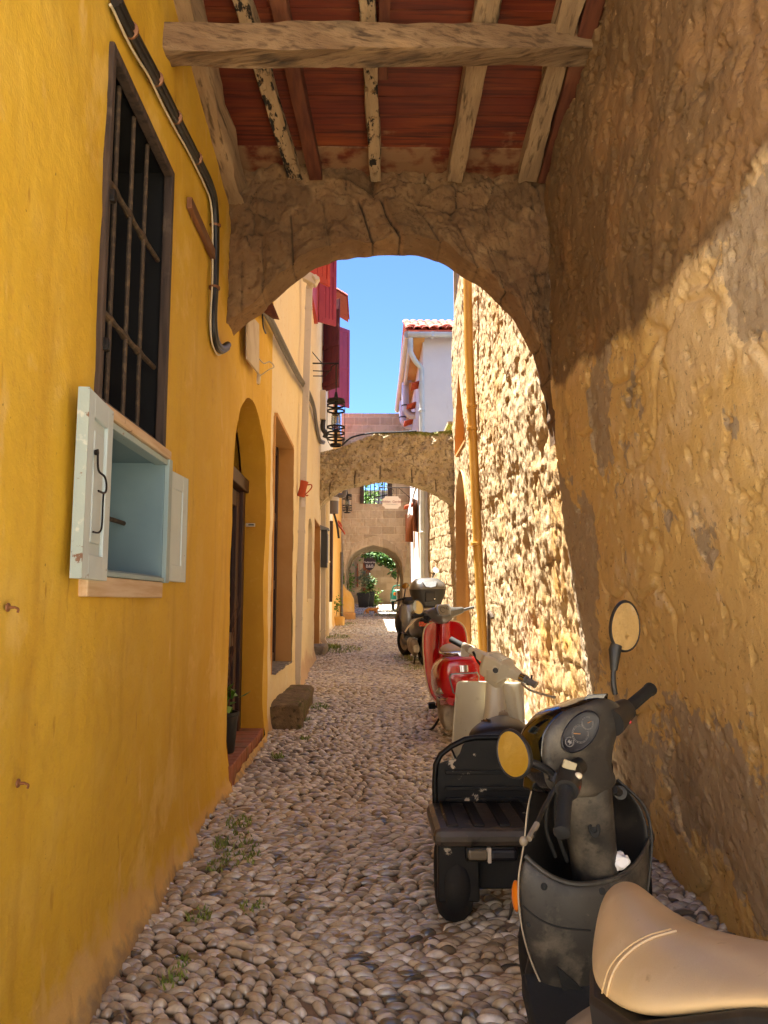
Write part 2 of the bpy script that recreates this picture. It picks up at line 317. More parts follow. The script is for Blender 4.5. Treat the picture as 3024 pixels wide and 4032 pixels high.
M['darkwood']=mat('dark_brown_joinery','#3a1d10',.5,layers=[dict(k='n',s=6,c='#2a130a',lo=.4,hi=.65,st=(4,4,.25)),dict(k='n',s=2.5,c='#54301c',lo=.58,hi=.72,st=(3,3,.4))],bump=[dict(k='n',s=12,h=.003,str=.4,st=(4,4,.2))])
M['greywood']=mat('weathered_window_wood','#4a3a2e',.8,layers=[dict(k='n',s=8,c='#33271f',lo=.45,hi=.62,st=(4,4,.3)),n_(6,'#6b5b4b',.62,.74,a=.8)],bump=[dict(k='n',s=14,h=.005,str=.5,st=(4,4,.2))])
M['bluepaint']=mat('chalky_blue_paint','#9fb4b4',.55,layers=[n_(2.5,'#94abac',.4,.65),dict(k='n',s=26,c='#7b5a44',lo=.69,hi=.71)],bump=[dict(k='n',s=20,h=.002,str=.4,st=(3,3,.4))])
M['blueinner']=mat('blue_cupboard_inside','#7d979e',.6,layers=[n_(2.5,'#738e96',.4,.65)])
M['whitedoor']=mat('pale_blue_white_paint','#c9d6d4',.5,layers=[n_(3,'#bfcecd',.4,.65),dict(k='n',s=18,c='#8d8070',lo=.70,hi=.73)],bump=[dict(k='n',s=20,h=.002,str=.4,st=(3,3,.3))])
M['flakyedge']=mat('flaking_painted_edge','#a3b3ae',.7,layers=[n_(14,'#7a5c48',.58,.61,d=8,rg=.72),n_(20,'#c2c8bd',.6,.66)],bump=[dict(k='n',s=30,h=.004,str=.7)])
M['rawpine']=mat('bare_pine_strip','#dcc3a0',.75,layers=[dict(k='n',s=7,c='#ccab82',lo=.4,hi=.6,st=(4,.3,4)),n_(12,'#8a5f3e',.66,.72)],bump=[dict(k='n',s=20,h=.004,str=.5)])
M['brownstrip']=mat('brown_board','#7d5334',.7,layers=[dict(k='n',s=7,c='#6b4428',lo=.4,hi=.6,st=(4,.3,4))])
M['blackpipe']=mat('black_conduit','#1b1a19',.45,layers=[n_(12,'#2d2a27',.5,.7)])
M['greypipe']=mat('grey_conduit','#5d574e',.55,layers=[n_(12,'#6e675c',.5,.7)])
M['whitecable']=mat('white_cable','#cfc2a4',.5)
M['brass']=mat('copper_clip','#8a5d3c',.5,metal=.4)
M['downpipe']=mat('offwhite_downpipe','#c9bfae',.45,layers=[n_(2,'#bfb4a1',.4,.65,st=(1,1,.3)),n_(20,'#a89c88',.62,.74,a=.6)])
M['yellowpipe']=mat('ochre_painted_pipe','#c79a45',.45,layers=[n_(2.5,'#b8893a',.4,.65,st=(1,1,.4)),n_(4,'#d2ad66',.58,.66,st=(1,1,.3),a=.8)],bump=[dict(k='n',s=12,h=.004,str=.3)])
M['terracotta']=mat('terracotta','#b9502c',.75,layers=[n_(5,'#a8431f',.4,.65),n_(20,'#c97350',.6,.72,a=.7)],bump=[dict(k='n',s=40,h=.003,str=.5)])
M['rooftile']=mat('sunbleached_roof_tile','#b8553f',.8,layers=[dict(k='island',c='#c8826a',lo=.3,hi=1.,a=.8),n_(12,'#93402c',.58,.7)],bump=[dict(k='n',s=40,h=.004,str=.5)])
M['redshutter']=mat('bright_red_shutter','#b3322a',.5,layers=[n_(3,'#a52b26',.4,.65),n_(30,'#c95b50',.68,.73)])
M['rose']=mat('rose_pink_shutter','#a53a52',.55,layers=[n_(3,'#9b3450',.4,.65),n_(20,'#c47e86',.69,.74)])
M['maroon']=mat('faded_maroon_shutter','#6d2a33',.65,layers=[dict(k='n',s=5,c='#5d2229',lo=.4,hi=.65,st=(4,4,.4)),n_(14,'#a8827c',.70,.74)])
M['sillstone']=mat('grey_sill_stone','#8f887c',.9,layers=[n_(10,'#6e675b',.5,.65)],bump=[dict(k='n',s=30,h=.015,str=.7,d=6)])
M['mossblock']=mat('mossy_stone_block','#6b5a40',.92,layers=[n_(8,'#857050',.5,.66),n_(5,'#565a22',.56,.66,a=.85),n_(25,'#3e3424',.56,.68)],bump=[dict(k='n',s=20,h=.03,str=.9,d=8,rg=.66)])
M['step']=mat('brick_step','#9c6044',.8,layers=[n_(6,'#7d5a40',.5,.68),n_(14,'#b97f62',.6,.72,a=.7)],bump=[dict(k='n',s=30,h=.006,str=.5)])
M['greyblack']=mat('black_flower_pot','#1c1c1c',.5)
M['leaf']=mat('fresh_leaf','#4c7a1c',.5,layers=[dict(k='island',c='#7ea02c',lo=.2,hi=1.,a=.7)])
M['leafd']=mat('dark_leaf','#2e5220',.55,layers=[dict(k='island',c='#4e7a2a',lo=.2,hi=1.,a=.8)])
M['leafg']=mat('grey_olive_leaf','#5b6a4c',.6,layers=[dict(k='island',c='#7c8a6a',lo=.2,hi=1.,a=.8)])
M['grass']=mat('street_grass','#6a8230',.7,layers=[dict(k='island',c='#98a04c',lo=.2,hi=1.,a=.8)])
M['twig']=mat('dry_twig','#5c3d2a',.8)
for k in ('leaf','leafd','leafg'):
    pass
# ---------------------------------------------------------------- street
XLK=[(-3,-1.0),(5.5,-1.0),(7.,-.98),(9.7,-.93),(15.5,-1.03)]
def XL(y):
    y=np.asarray(y,float)
    return np.where(y<=15.5,np.interp(y,[k[0] for k in XLK],[k[1] for k in XLK]),np.interp(y,[15.5,21,26,28.6,29,60],[-1.06,-1.04,-.98,-.9,-4,-5]))
def XRg(y): return np.interp(y,[-3,5.1,5.3,15.5,19,26,28.6,29,60],[1.52,1.50,1.50,1.70,1.44,1.33,1.1,4.,5.])
g=G();ys=np.concatenate([np.arange(.8,12,.1),np.arange(12,80,.5)]);ys=np.append(ys,ys[-1]+.1);U=np.linspace(-1,1,41)
hw=np.where(ys<26,2.6,14.);P=np.zeros((len(ys),41,3));P[...,0]=U[None]*hw[:,None];P[...,1]=ys[:,None];P[...,2]=zg(P[...,1])+.012*fbm(P[...,0]*1.3,P[...,1]*1.3,seed=3)-.004
P[...,2]=np.where(P[...,1]>37,zg(37)+(P[...,1]-37)*.0,P[...,2])
g.grid(P,True);street=obj('street',g,M['dirt'],ang=180);tag(street,'cobbled alley floor of rounded river pebbles between two rows of houses','street',kind='structure')
g=G();g.add([(-30,-30,-.02),(30,-30,-.02),(30,1.0,.03),(-30,1.0,.03)],[(0,1,2,3)]);o=obj('square',g,mat('pale_bounce_paving','#cfc3ac',.8,layers=[dict(k='e',s=1.6,c='#9c8f78',lo=.06,hi=.02),n_(2,'#c0b49c',.45,.65)]),smooth=False);o2=o;tag(o,'unseen pale paving added behind the viewpoint to bounce sunlight into the alley','square',kind='structure')  # unseen pale paving, added so sunlight bounces into the covered alley
t=thing('bounce_house','unseen limewashed block added behind the viewpoint to throw light into the alley','house',(0,-9,0))  # unseen house, added as a pale wall that returns light to the alley
g=G();g.box(-16,16,-12,-9,0,9.5);obj('wall',g,M['white'],t,smooth=False);g=G();g.box(-16.2,16.2,-12,-8.8,9.5,9.62);obj('roof',g,M['rooftile'] if 'rooftile' in M else M['white'],t,smooth=False)
def pebbles():
    V=[];FQ=[];LOW=[];off=0
    def proto(nu,nv):
        v=[(0,0,1.)];q=[]
        for j in range(1,nv+1):
            ph=math.pi/2-(math.pi/2+.25)*j/nv
            for i in range(nu):
                th=2*math.pi*i/nu+.5*(j%2)*2*math.pi/nu*0
                ex=abs(math.cos(th))**.8*math.copysign(1,math.cos(th));ey=abs(math.sin(th))**.8*math.copysign(1,math.sin(th))
                v.append((math.cos(ph)*ex,math.cos(ph)*ey,math.sin(ph)))
        for i in range(nu):
            q.append((0,1+i,1+(i+1)%nu,1+(i+1)%nu))
            for j in range(nv-1):
                a=1+j*nu;q.append((a+i,a+nu+i,a+nu+(i+1)%nu,a+(i+1)%nu))
        return np.array(v),np.array(q)
    lods=[proto(14,5),proto(8,3),proto(6,2)]
    y=1.35;r=random.Random(5);recs=[]
    while y<37:
        big=1.0 if y<30 else 1.5
        rowh=r.uniform(.029,.040)*big
        xl=float(XL(y))-.06;xr=float(XRg(y))+.06
        x=xl+r.uniform(0,.05)
        while x<xr:
            cl=.5+.5*float(fbm(x*1.2,y*.8,seed=21,o=2))
            wd=r.uniform(.048,.10)*(.85+.35*cl)*big
            if r.random()<.06: wd*=1.35
            spine=abs(x+wd/2-.06-.03*math.sin(y*.9))<.05
            if spine: wd=r.uniform(.075,.1)*big
            yy=y+rowh*.5+.028*math.sin(x*3.+y*.6)+.03*float(fbm(x*2.5,y*2.,seed=9,o=2))+r.uniform(-.007,.007)
            rot=r.gauss(0,.22)+.5*float(fbm(x*1.1,y*1.1,seed=31,o=2)) if not spine else r.gauss(0,.05)
            if r.random()<.985: recs.append((x+wd/2,yy,wd*.55,rowh*r.uniform(.52,.70),r.uniform(.020,.034)*big,rot,r.uniform(-.2,.2),r.uniform(-.25,.1)))
            x+=wd*r.uniform(.93,1.03)
        y+=rowh*.93
    for (x,yy,a,b,h,rot,tx,ty) in recs:
        pv,pq=lods[0 if yy<5.2 else 1 if yy<11 else 2]
        z0=zg(yy)+.012*0-.002+r.uniform(-.004,.004)
        sq=1+.10*np.sin(pv[:,0]*3+x*40)+.06*np.cos(pv[:,1]*4+yy*50)
        px=pv[:,0]*a*sq;py=pv[:,1]*b*sq;pz=pv[:,2]*h
        pz=pz+px*tx*.5+py*ty*.5
        ca,sa=math.cos(rot),math.sin(rot)
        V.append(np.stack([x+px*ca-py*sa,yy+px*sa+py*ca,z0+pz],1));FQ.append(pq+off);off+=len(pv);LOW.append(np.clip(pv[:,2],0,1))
    V=np.concatenate(V);Q=np.concatenate(FQ);me=bpy.data.meshes.new('cobblestones')
    tri=Q[:,2]==Q[:,3];T=Q[tri][:,:3];QQ=Q[~tri]
    me.vertices.add(len(V));me.vertices.foreach_set('co',V.astype(np.float32).ravel())
    loops=np.concatenate([T.ravel(),QQ.ravel()]).astype(np.int32);me.loops.add(len(loops));me.loops.foreach_set('vertex_index',loops)
    tot=np.concatenate([np.full(len(T),3),np.full(len(QQ),4)]).astype(np.int32);st=np.concatenate([[0],np.cumsum(tot)[:-1]]).astype(np.int32)
    me.polygons.add(len(tot));me.polygons.foreach_set('loop_start',st);me.polygons.foreach_set('loop_total',tot);me.update();me.validate()
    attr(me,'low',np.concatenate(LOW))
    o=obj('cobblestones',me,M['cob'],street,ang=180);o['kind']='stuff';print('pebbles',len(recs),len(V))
pebbles()
# ---------------------------------------------------------------- wall patches
def patch(g,Y0,Y1,lo,hi,fx,ny,nz,acc=None,fa=None):
    ys=np.linspace(Y0,Y1,ny);t=np.linspace(0,1,nz);lo_=np.array([lo(y) if callable(lo) else lo for y in ys]);hi_=np.array([hi(y) if callable(hi) else hi for y in ys])
    Z=lo_[:,None]+(hi_-lo_)[:,None]*t[None];YY=np.repeat(ys[:,None],nz,1);X=fx(YY,Z)
    g.grid(np.stack([X,YY,Z],-1))
    if acc is not None: acc.append((YY.ravel(),Z.ravel()))
def fxL(Y,Z):
    h=Z-zg(Y)
    return XL(Y)+.010*fbm(Y*1.7,Z*1.7,seed=2,o=3)+.06*np.exp(-np.maximum(h,0)/.10)*(1+.6*fbm(Y*5,Z*5,seed=6,o=3))+.0025*fbm(Y*14,Z*14,seed=5,o=2)
def base(y): return zg(y)-.08
def wall_obj(name,g,acc,m,parent,attrs,ang=180):
    o=obj(name,g,m,parent,ang=ang);Y=np.concatenate([a[0] for a in acc]);Z=np.concatenate([a[1] for a in acc])
    for k,f in attrs.items(): attr(o.data,k,f(Y,Z))
    return o
foot=lambda Y,Z: 1-np.clip((Z-zg(Y))/(.34+.25*fbm(Y*1.1,Y*0+3,seed=8,o=2)),0,1)
# yellow house
yh=thing('yellow_house','near house of deep yellow plaster with a barred window and an arched doorway','house',(-1.0,3.0,zg(3)))
WIN=(2.74,3.66,2.215,3.64);CUP=(2.775,3.67,1.60,2.18);DOOR=(5.52,7.12)
def darch(y):
    t=np.clip((y-(DOOR[0]+DOOR[1])/2)/((DOOR[1]-DOOR[0])/2),-1,1);return 2.45+.72*math.sqrt(max(0,1-t*t))
g=G();acc=[]
zt=7.6
patch(g,1.3,CUP[0],base,CUP[2],fxL,70,50,acc);patch(g,1.3,CUP[0],CUP[2],zt,fxL,70,90,acc)
patch(g,CUP[0],CUP[1],base,CUP[2],fxL,30,50,acc);patch(g,CUP[0],CUP[1],WIN[3],zt,fxL,30,50,acc)
patch(g,CUP[1],DOOR[0],base,CUP[2],fxL,70,60,acc);patch(g,CUP[1],DOOR[0],CUP[2],zt,fxL,70,100,acc)
patch(g,DOOR[0],DOOR[1],darch,zt,fxL,60,60,acc);patch(g,DOOR[1],7.4,base,zt,fxL,14,160,acc)
patch(g,DOOR[0],DOOR[1],base,lambda y:zg(y)+.06,fxL,50,6,acc)
wall_obj('wall',g,acc,M['yellow'],yh,{'foot':foot})
g=G();g.box(-7,-1.62,1.34,7.4,0,7.6).box(-1.62,-1.0,1.34,7.4,7.58,7.62).box(-7,-1.0,1.28,1.34,0,7.6);obj('sun_block_body',g,M['yellow'],yh,smooth=False)  # solid mass added behind the yellow facade to block stray sun
# reveal of arched doorway
def arch_reveal(Y0,Y1,fn,x0,x1,zb,n=40):
    g=G();pts=[(Y0,zb(Y0))]+[(Y0,fn(Y0))]+[(y,fn(y)) for y in (Y0+(Y1-Y0)*(.5-.5*np.cos(np.linspace(0,np.pi,n))))]+[(Y1,fn(Y1)),(Y1,zb(Y1))]
    pts2=[]
    for i,(a,b) in enumerate(pts):
        if i in (1,len(pts)-1):
            pa=pts[i-1]
            for k in range(1,12): pts2.append((pa[0]+(a-pa[0])*k/12,pa[1]+(b-pa[1])*k/12))
        pts2.append((a,b))
    xs=None if callable(x0) else np.linspace(x0,x1,8);xs=[xs if not callable(x0) else np.linspace(float(x0(np.array(y),np.array(z)))+.001,x1,8) for y,z in pts2] if callable(x0) else [xs]*len(pts2);P=np.array([[(x,y+.008*float(fbm(y*9+x*7,z*9,seed=4,o=2)),z) for x in xs[q]] for q,(y,z) in enumerate(pts2)]);g.grid(P);return g
g=arch_reveal(DOOR[0],DOOR[1],darch,fxL,-1.20,lambda y:zg(y)-.05);obj('door_reveal',g,M['reveal'],yh,ang=60)
# door leaf
g=G();n=40;ya=DOOR[0]-.1;yb=DOOR[1]+.1
g.box(-1.30,-1.16,6.98,7.10,.28,2.62).box(-1.30,-1.16,5.54,5.66,.28,2.62).box(-1.29,-1.13,5.54,7.10,2.50,2.62)
frm=obj('door',g,M['darkwood'],yh,bevel=.008,smooth=False)
g=G();DX=.15;g.box(-1.40,-1.34,6.32,6.90,.30,.52).box(-1.40,-1.34,6.32,6.90,1.12,1.24).box(-1.40,-1.34,6.32,6.90,2.34,2.48).box(-1.40,-1.335,6.32,6.42,.30,2.48).box(-1.40,-1.335,6.80,6.92,.30,2.48).box(-1.385,-1.365,6.4,6.82,.5,1.13).box(-1.40,-1.34,5.68,6.3,.3,.52).box(-1.40,-1.34,5.68,6.3,1.12,1.24).box(-1.40,-1.34,5.68,6.3,2.34,2.48).box(-1.40,-1.335,6.2,6.3,.30,2.48).box(-1.40,-1.335,5.68,5.78,.30,2.48).box(-1.385,-1.365,5.7,6.25,.5,1.13)
g.v=[(x+.15,y,z) for x,y,z in g.v];obj('leaf',g,M['darkwood'],frm,bevel=.006,smooth=False)
M['dglass']=mat('dark_glass','#0c0b0a',.12,spec=.6)
g=G();g.box(-1.378,-1.37,5.75,6.25,1.2,2.36).box(-1.378,-1.37,6.38,6.86,1.2,2.36);g.prism([(-1.36,DOOR[0]+.02,2.6)]+[(-1.36,y,min(darch(y),3.4)+.02) for y in np.linspace(DOOR[0]+.02,DOOR[1]-.02,20)]+[(-1.36,DOOR[1]-.02,2.6)],(-.01,0,0))
g.v=[(x+.15,y,z) for x,y,z in g.v];obj('glass_pane',g,M['dglass'],frm,smooth=False)
# threshold step
g=G()
for k in range(14):
    y0=5.50+k*.118;g.box(-1.3,-.965+.008*random.random(),y0,y0+.114,zg(6.3)-.12,zg(6.3)+.135+.004*random.random())
obj('door_step',g,M['step'],yh,bevel=.008,smooth=False)
# window
Y0,Y1,Z0,Z1=WIN;g=G()
for (a,b,cc,d) in ((Y0,Y0+.035,Z0,Z1),(Y1-.035,Y1,Z0,Z1),(Y0+.035,Y1-.035,Z1-.04,Z1),(Y0+.035,Y1-.035,Z0,Z0+.03)): g.box(-1.03,-.985,a,b,cc,d)
wf=obj('window',g,M['greywood'],yh,bevel=.006,smooth=False)
g=G();g.box(-1.55,-1.5,Y0-.2,Y1+.2,Z0-.2,Z1+.2).box(-1.5,-1.032,Y0-.06,Y0,Z0-.04,Z1).box(-1.5,-1.032,Y1,Y1+.06,Z0-.04,Z1).box(-1.5,-1.032,Y0-.06,Y1+.06,Z1,Z1+.06).box(-1.5,-1.032,Y0,Y1,Z0-.03,Z0);obj("black_shade_box",g,M["black"],wf,smooth=False)  # near-black box, its colour stands in for the unlit space behind the bars
g=G()
for k,y in enumerate((2.97,3.17,3.37)):
    g=G();g.tube([(-1.04,y+.004*math.sin(z*3+k),z) for z in np.linspace(Z0+.02,Z1-.03,12)],.0095,8);obj('vertical_bar',g,M['rustbar'],wf)
for z in (2.62,3.16):
    g=G();g.tube([(-1.045,y,z+.003*math.sin(y*9)) for y in np.linspace(Y0+.04,Y1-.04,14)],[.012+(.006 if abs(y-q)<.04 else 0) for y in np.linspace(Y0+.04,Y1-.04,14) for q in (min((2.97,3.17,3.37),key=lambda t:abs(t-y)),)],8);obj('cross_bar',g,M['rustbar'],wf)
for z in (2.42,3.0):
    g=G();g.box(-1.02,-.965,Y0+.015,Y0+.045,z,z+.05);obj('hinge',g,M['iron'],wf,bevel=.006)
# cupboard set in the wall
cb=thing('wall_cupboard','open pale blue wooden cupboard let into the yellow wall under the barred window','cupboard',(-1.0,3.2,1.6))
Y0,Y1,Z0,Z1=CUP;g=G();XB=-1.36
g.box(XB-.015,XB,Y0,Y1,Z0,Z1).box(XB,-.985,Y0,Y0+.02,Z0,Z1).box(XB,-.985,Y1-.02,Y1,Z0,Z1).box(XB,-.985,Y0+.02,Y1-.02,Z1-.02,Z1).box(XB,-.985,Y0+.02,Y1-.02,Z0,Z0+.02)
obj('inner_box',g,M['blueinner'],cb,smooth=False,bevel=.003)
g=G();g.box(-1.02,-.965,Y1-.012,Y1+.05,Z0-.01,Z1+.005).box(-1.03,-.972,Y0+.0,Y1-.012,Z1-.03,Z1-.004).box(-1.03,-.972,Y0,Y1-.012,Z0-.006,Z0+.012);obj('front_frame',g,M['bluepaint'],cb,smooth=False,bevel=.003)
g=G();g.box(-1.03,-.962,Y0-.02,Y1+.01,Z1,Z1+.042);obj('top_strip',g,M['rawpine'],cb,smooth=False,bevel=.005)
g=G();g.box(-1.03,-.975,Y0-.09,Y1-.02,Z0-.082,Z0-.008);obj('bottom_strip',g,M['rawpine'],cb,smooth=False,bevel=.006)
g=G();g.tube([(-1.17,Y0+.0,1.87),(-1.17,Y1-.02,1.87)],.011,10);obj('hanging_rod',g,M['rustbar'],cb)
def cdoor(name,hinge,dirv,width,z0,z1,th=.035,label=None):
    hinge=Vector(hinge);d=Vector(dirv).normalized();nrm=Vector((0,0,1)).cross(d)   # inner face along +nrm
    def q(u,n_,z): return hinge+d*u+nrm*n_+Vector((0,0,z))
    def qb(g,u0,u1,n0,n1,a,b): return g.add([q(u,nn,z) for u in (u0,u1) for nn in (n0,n1) for z in (a,b)],[(0,1,3,2),(4,6,7,5),(0,4,5,1),(2,3,7,6),(0,2,6,4),(1,5,7,3)])
    g=G();s=.075;w=width;t=th
    qb(g,0,s,0,t,z0,z1);qb(g,w-s,w,0,t,z0,z1);qb(g,s,w-s,0,t,z0,z0+s*1.1);qb(g,s,w-s,0,t,z1-s*1.1,z1);qb(g,s-.005,w-s+.005,.006,t-.012,z0+s,z1-s)
    o=obj(name,g,M['whitedoor'],cb,smooth=False,bevel=.003,label=label)
    g=G();qb(g,s+.03,w-s-.03,t-.013,t-.004,z0+s*1.1+.04,z1-s*1.1-.04);obj('raised_panel',g,M['whitedoor'],o,smooth=False,bevel=.003)
    g=G();qb(g,w,w+.004,-.001,t+.001,z0,z1);obj('flaking_edge',g,M['flakyedge'],o,smooth=False)
    return o,q
dl,q=cdoor('cupboard_door',(-.985,2.80,0),(.03,-.33,0),.33,1.575,2.20,label='flaking cupboard door swung out with a curled iron hook')
g=G();R=[q(.24,.045,2.0),q(.24,.05,1.94),q(.20,.06,1.925),q(.17,.06,1.905),q(.17,.06,1.88),q(.20,.06,1.868),q(.25,.055,1.868)];g.tube(bez(R,5),.0038,6);g.tube(bez([q(.2,.06,1.868),q(.165,.05,1.84),q(.165,.05,1.76),q(.18,.045,1.735),q(.255,.045,1.73)],5),.0036,6);g.lathe([(.009,0),(.012,.012)],q(.24,.035,2.0),q(0,1,0)-q(0,0,0),8);obj('iron_hook',g,M['iron'],dl)
dr_,q=cdoor('cupboard_door',(-.975,3.70,0),(.02,.3,0),.30,1.60,2.14,label='narrow cupboard door folded back against the yellow wall')
g=G();g.lathe([(.018,0),(.02,.01),(.008,.018),(.006,.04)],q(.27,.035,1.85),q(0,1,0)-q(0,0,0),10);g.tube([q(.27,.06,1.85),q(.29,.06,1.84),q(.315,.05,1.85)],.004,6);obj('latch',g,M['iron'],dr_)
# wooden strip on wall, nails
g=G();g.box(-.992,-.962,3.93,4.60,3.60,3.665);o=obj('wall_batten',g,M['brownstrip'],smooth=False,bevel=.004);tag(rebase(o,(-.98,4.27,3.63)),'short brown wooden batten fixed to the yellow wall below the cables','batten')
# second house
ch=thing('cream_house','pale cream plastered house beyond the arched doorway with a deep walled-in opening','house',(-.95,9.5,zg(9.5)))
OP=(7.62,9.30);SLOT=(11.8,12.7);DR2=(13.7,15.25)
g=G();acc=[];zt=9.0
patch(g,7.4,OP[0],base,zt,fxL,10,170,acc);patch(g,OP[0],OP[1],base,.80,fxL,40,16,acc);patch(g,OP[0],OP[1],3.36,zt,fxL,40,80,acc)
patch(g,OP[1],SLOT[0],base,zt,fxL,40,170,acc);patch(g,SLOT[0],SLOT[1],base,1.55,fxL,14,26,acc)
def sarch(y):
    t=np.clip((y-12.25)/.45,-1,1);return 2.62+.2*math.sqrt(max(0,1-t*t))
patch(g,SLOT[0],SLOT[1],sarch,zt,fxL,24,90,acc);patch(g,SLOT[1],DR2[0],base,zt,fxL,18,150,acc);patch(g,DR2[0],DR2[1],2.98,zt,fxL,24,80,acc);patch(g,DR2[1],15.55,base,zt,fxL,6,150,acc)
wall_obj('wall',g,acc,M['cream'],ch,{'foot':foot})
g=G();g.box(-7,-1.03,15.5,15.6,0,9).box(-7,-.95,7.40,15.6,8.95,9.02).box(-7,-1.7,7.42,15.5,0,8.95);obj('end_wall',g,M['cream'],ch,smooth=False)  # last box is an added mass that stops sun coming through the openings
g=G();g.box(-1.3,-.955,OP[0]-.03,OP[0]+.0,.8,3.36).box(-1.3,-.94,OP[1],OP[1]+.03,.8,3.36).box(-1.3,-.94,OP[0],OP[1],3.36,3.40);obj('opening_reveal',g,M['reveal2'],ch,smooth=False)
P=[];g=G()
ys=np.linspace(OP[0],OP[1],24);xs=np.linspace(-1.2,-.92,10);A=np.zeros((24,10,3));A[...,0]=xs[None];A[...,1]=ys[:,None];A[...,2]=.80+.012*fbm(A[...,0]*12,A[...,1]*12,seed=3);g.grid(A,True);obj('stone_sill',g,M['sillstone'],ch)
g=G();g.box(-1.22,-1.17,OP[0],OP[1],.8,3.36);d2=obj('door',g,M['darkwood'],ch,smooth=False)
g=G();
for y in (7.66,8.44,9.22): g.box(-1.17,-1.12,y-.05,y+.05,.8,3.36)
for z in (.86,1.7,2.5,3.3): g.box(-1.17,-1.13,OP[0],OP[1],z-.05,z+.05)
obj('door_frame',g,M['darkwood'],d2,smooth=False,bevel=.005)
g=arch_reveal(SLOT[0],SLOT[1],sarch,-.96,-1.15,lambda y:1.55,20);g.box(-1.15,-.95,SLOT[0],SLOT[1],1.50,1.55);obj('window_niche',g,M['cream'],ch,ang=60)
g=G();g.box(-1.19,-1.14,SLOT[0]-.02,SLOT[1]+.02,1.5,2.9);w2=obj('window',g,M['darkwood'],ch,smooth=False)
g=G();g.box(-1.13,-1.08,SLOT[0]+.25,SLOT[1]-.02,1.58,2.6);obj('shutter',g,M['maroon'],w2,smooth=False,bevel=.01)
# ---------------------------------------------------------------- right-hand near wall (under the roof)
def rubble(Y,Z,s,seed):
    d1,d2,i=cell(Y*s+.35*vnoise(Y*s*.7,Z*s*.7,seed=seed+1),Z*s*1.25+.35*vnoise(Y*s*.7,Z*s*.7,3.,seed=seed+2),seed);return np.clip((d2-d1)*2.2,0,1),i
def blocks(Y,Z,bw,bh,seed):
    Yw=Y+.05*fbm(Y*2.5,Z*2.5,seed=seed,o=3);Zw=Z+.035*fbm(Y*1.7,Z*2.5,seed=seed+5,o=3)+.04*np.sin(Y*.9)
    row=np.floor(Zw/bh);I=row.astype(np.int64);O=I*0;w=bw*(.75+.6*_h(I,O,O,seed+7));jx=Yw/w+_h(I,O,O+4,seed+9);k=np.floor(jx);fx=jx-k;fz=Zw/bh-row
    e=np.minimum(np.minimum(fx,1-fx)*w,np.minimum(fz,1-fz)*bh);return e,_h(k.astype(np.int64),I,O,seed+11)
def fn_(Y,Z): return np.where(Z<3.2,1.50-.088*Z,1.22)
RUBZ=lambda Y,Z:(Z-(2.86+.10*fbm(Y*1.5,Z*0+1,seed=41,o=3)+.02*(Y-3)))/.12
def bare_(Y,Z):
    h=Z-zg(Y);n=fbm(Y*1.25,Z*1.15,seed=55,o=4)
    near=np.exp(-((Y-2.9)/1.0)**2*.5)*np.exp(-((h-.40)/.38)**2)
    return .24+.50*n+.42*near+.30*np.exp(-((Y-2.35)/.35)**2-((h-.75)/.25)**2)+.30*sst(4.3,5.0,Y)*sst(3.2,2.6,Z)
def fxN(Y,Z):
    X=fn_(Y,Z)+.03*fbm(Y*.9,Z*.9,seed=12,o=2)
    rb=sst(-.6,.6,RUBZ(Y,Z));e,i=rubble(Y,Z,4.2,50)
    X=X+rb*(.006-.002*sst(.05,.3,e)-.005*(i-.5)-.006*fbm(Y*6,Z*6,seed=14,o=7,g=.72)-.014*fbm(Y*2.3,Z*2.3,seed=15,o=2)+.018*sst(.55,.62,fbm(Y*9,Z*9,seed=22,o=6,g=.7)))
    b=sst(.47,.53,bare_(Y,Z)+.16*fbm(Y*9,Z*9,seed=18,o=3))*(1-rb);e2,i2=rubble(Y,Z,5.5,70)
    X=X+b*(.010-.002*sst(.05,.3,e2)-.005*fbm(Y*10,Z*10,seed=16,o=6,g=.74))
    X=X+(1-rb)*(1-b)*(.007*fbm(Y*1.6,Z*1.6,seed=17,o=2)+.0016*fbm(Y*14,Z*14,seed=19,o=5,g=.75))
    # cracks between big blocks under the render
    d1,d2,_i=cell(Y*1.15+.15*fbm(Y*3,Z*3,seed=2,o=2),Z*1.9+.15*fbm(Y*3,Z*3,seed=3,o=2),90)
    X=X+(1-rb)*(1-b)*.022*np.exp(-((d2-d1)/.045)**2)*sst(-.05,.35,fbm(Y*1.6,Z*1.6,seed=33,o=2))
    pit=fbm(Y*17,Z*17,seed=61,o=4,g=.65);X=X+.016*sst(.78,.86,pit)
    return X
rw=thing('rough_wall','tall rough ochre rendered wall on the scooter side under the timber roof, stone showing above','wall',(1.4,3,zg(3)))
g=G();acc=[];patch(g,1.15,5.17,base,4.95,fxN,330,400,acc)
wall_obj('wall_face',g,acc,M['plasterR'],rw,{'rub':lambda Y,Z:.5+.5*np.clip(RUBZ(Y,Z),-1,1),'bare':lambda Y,Z:bare_(Y,Z),'ochre':lambda Y,Z:.5+.45*fbm(Y*1.1,Z*1.6,seed=71,o=3)+.25*sst(3.9,4.8,Y)+.2*sst(1.9,1.0,Z-zg(Y)),'rubpale':lambda Y,Z:sst(-.2,.6,RUBZ(Y,Z))*(.5+.5*fbm(Y*3,Z*3,seed=77,o=3)+.45*sst(3.0,2.0,Y))})
g=G();acc=[];patch(g,1.0,1.15,base,4.95,fxN,10,90,acc)
wall_obj('wall_end',g,acc,M['plasterR'],rw,{'rub':lambda Y,Z:.5+.5*np.clip(RUBZ(Y,Z),-1,1),'bare':lambda Y,Z:bare_(Y,Z),'ochre':lambda Y,Z:.5+0*Y,'rubpale':lambda Y,Z:0*Y})
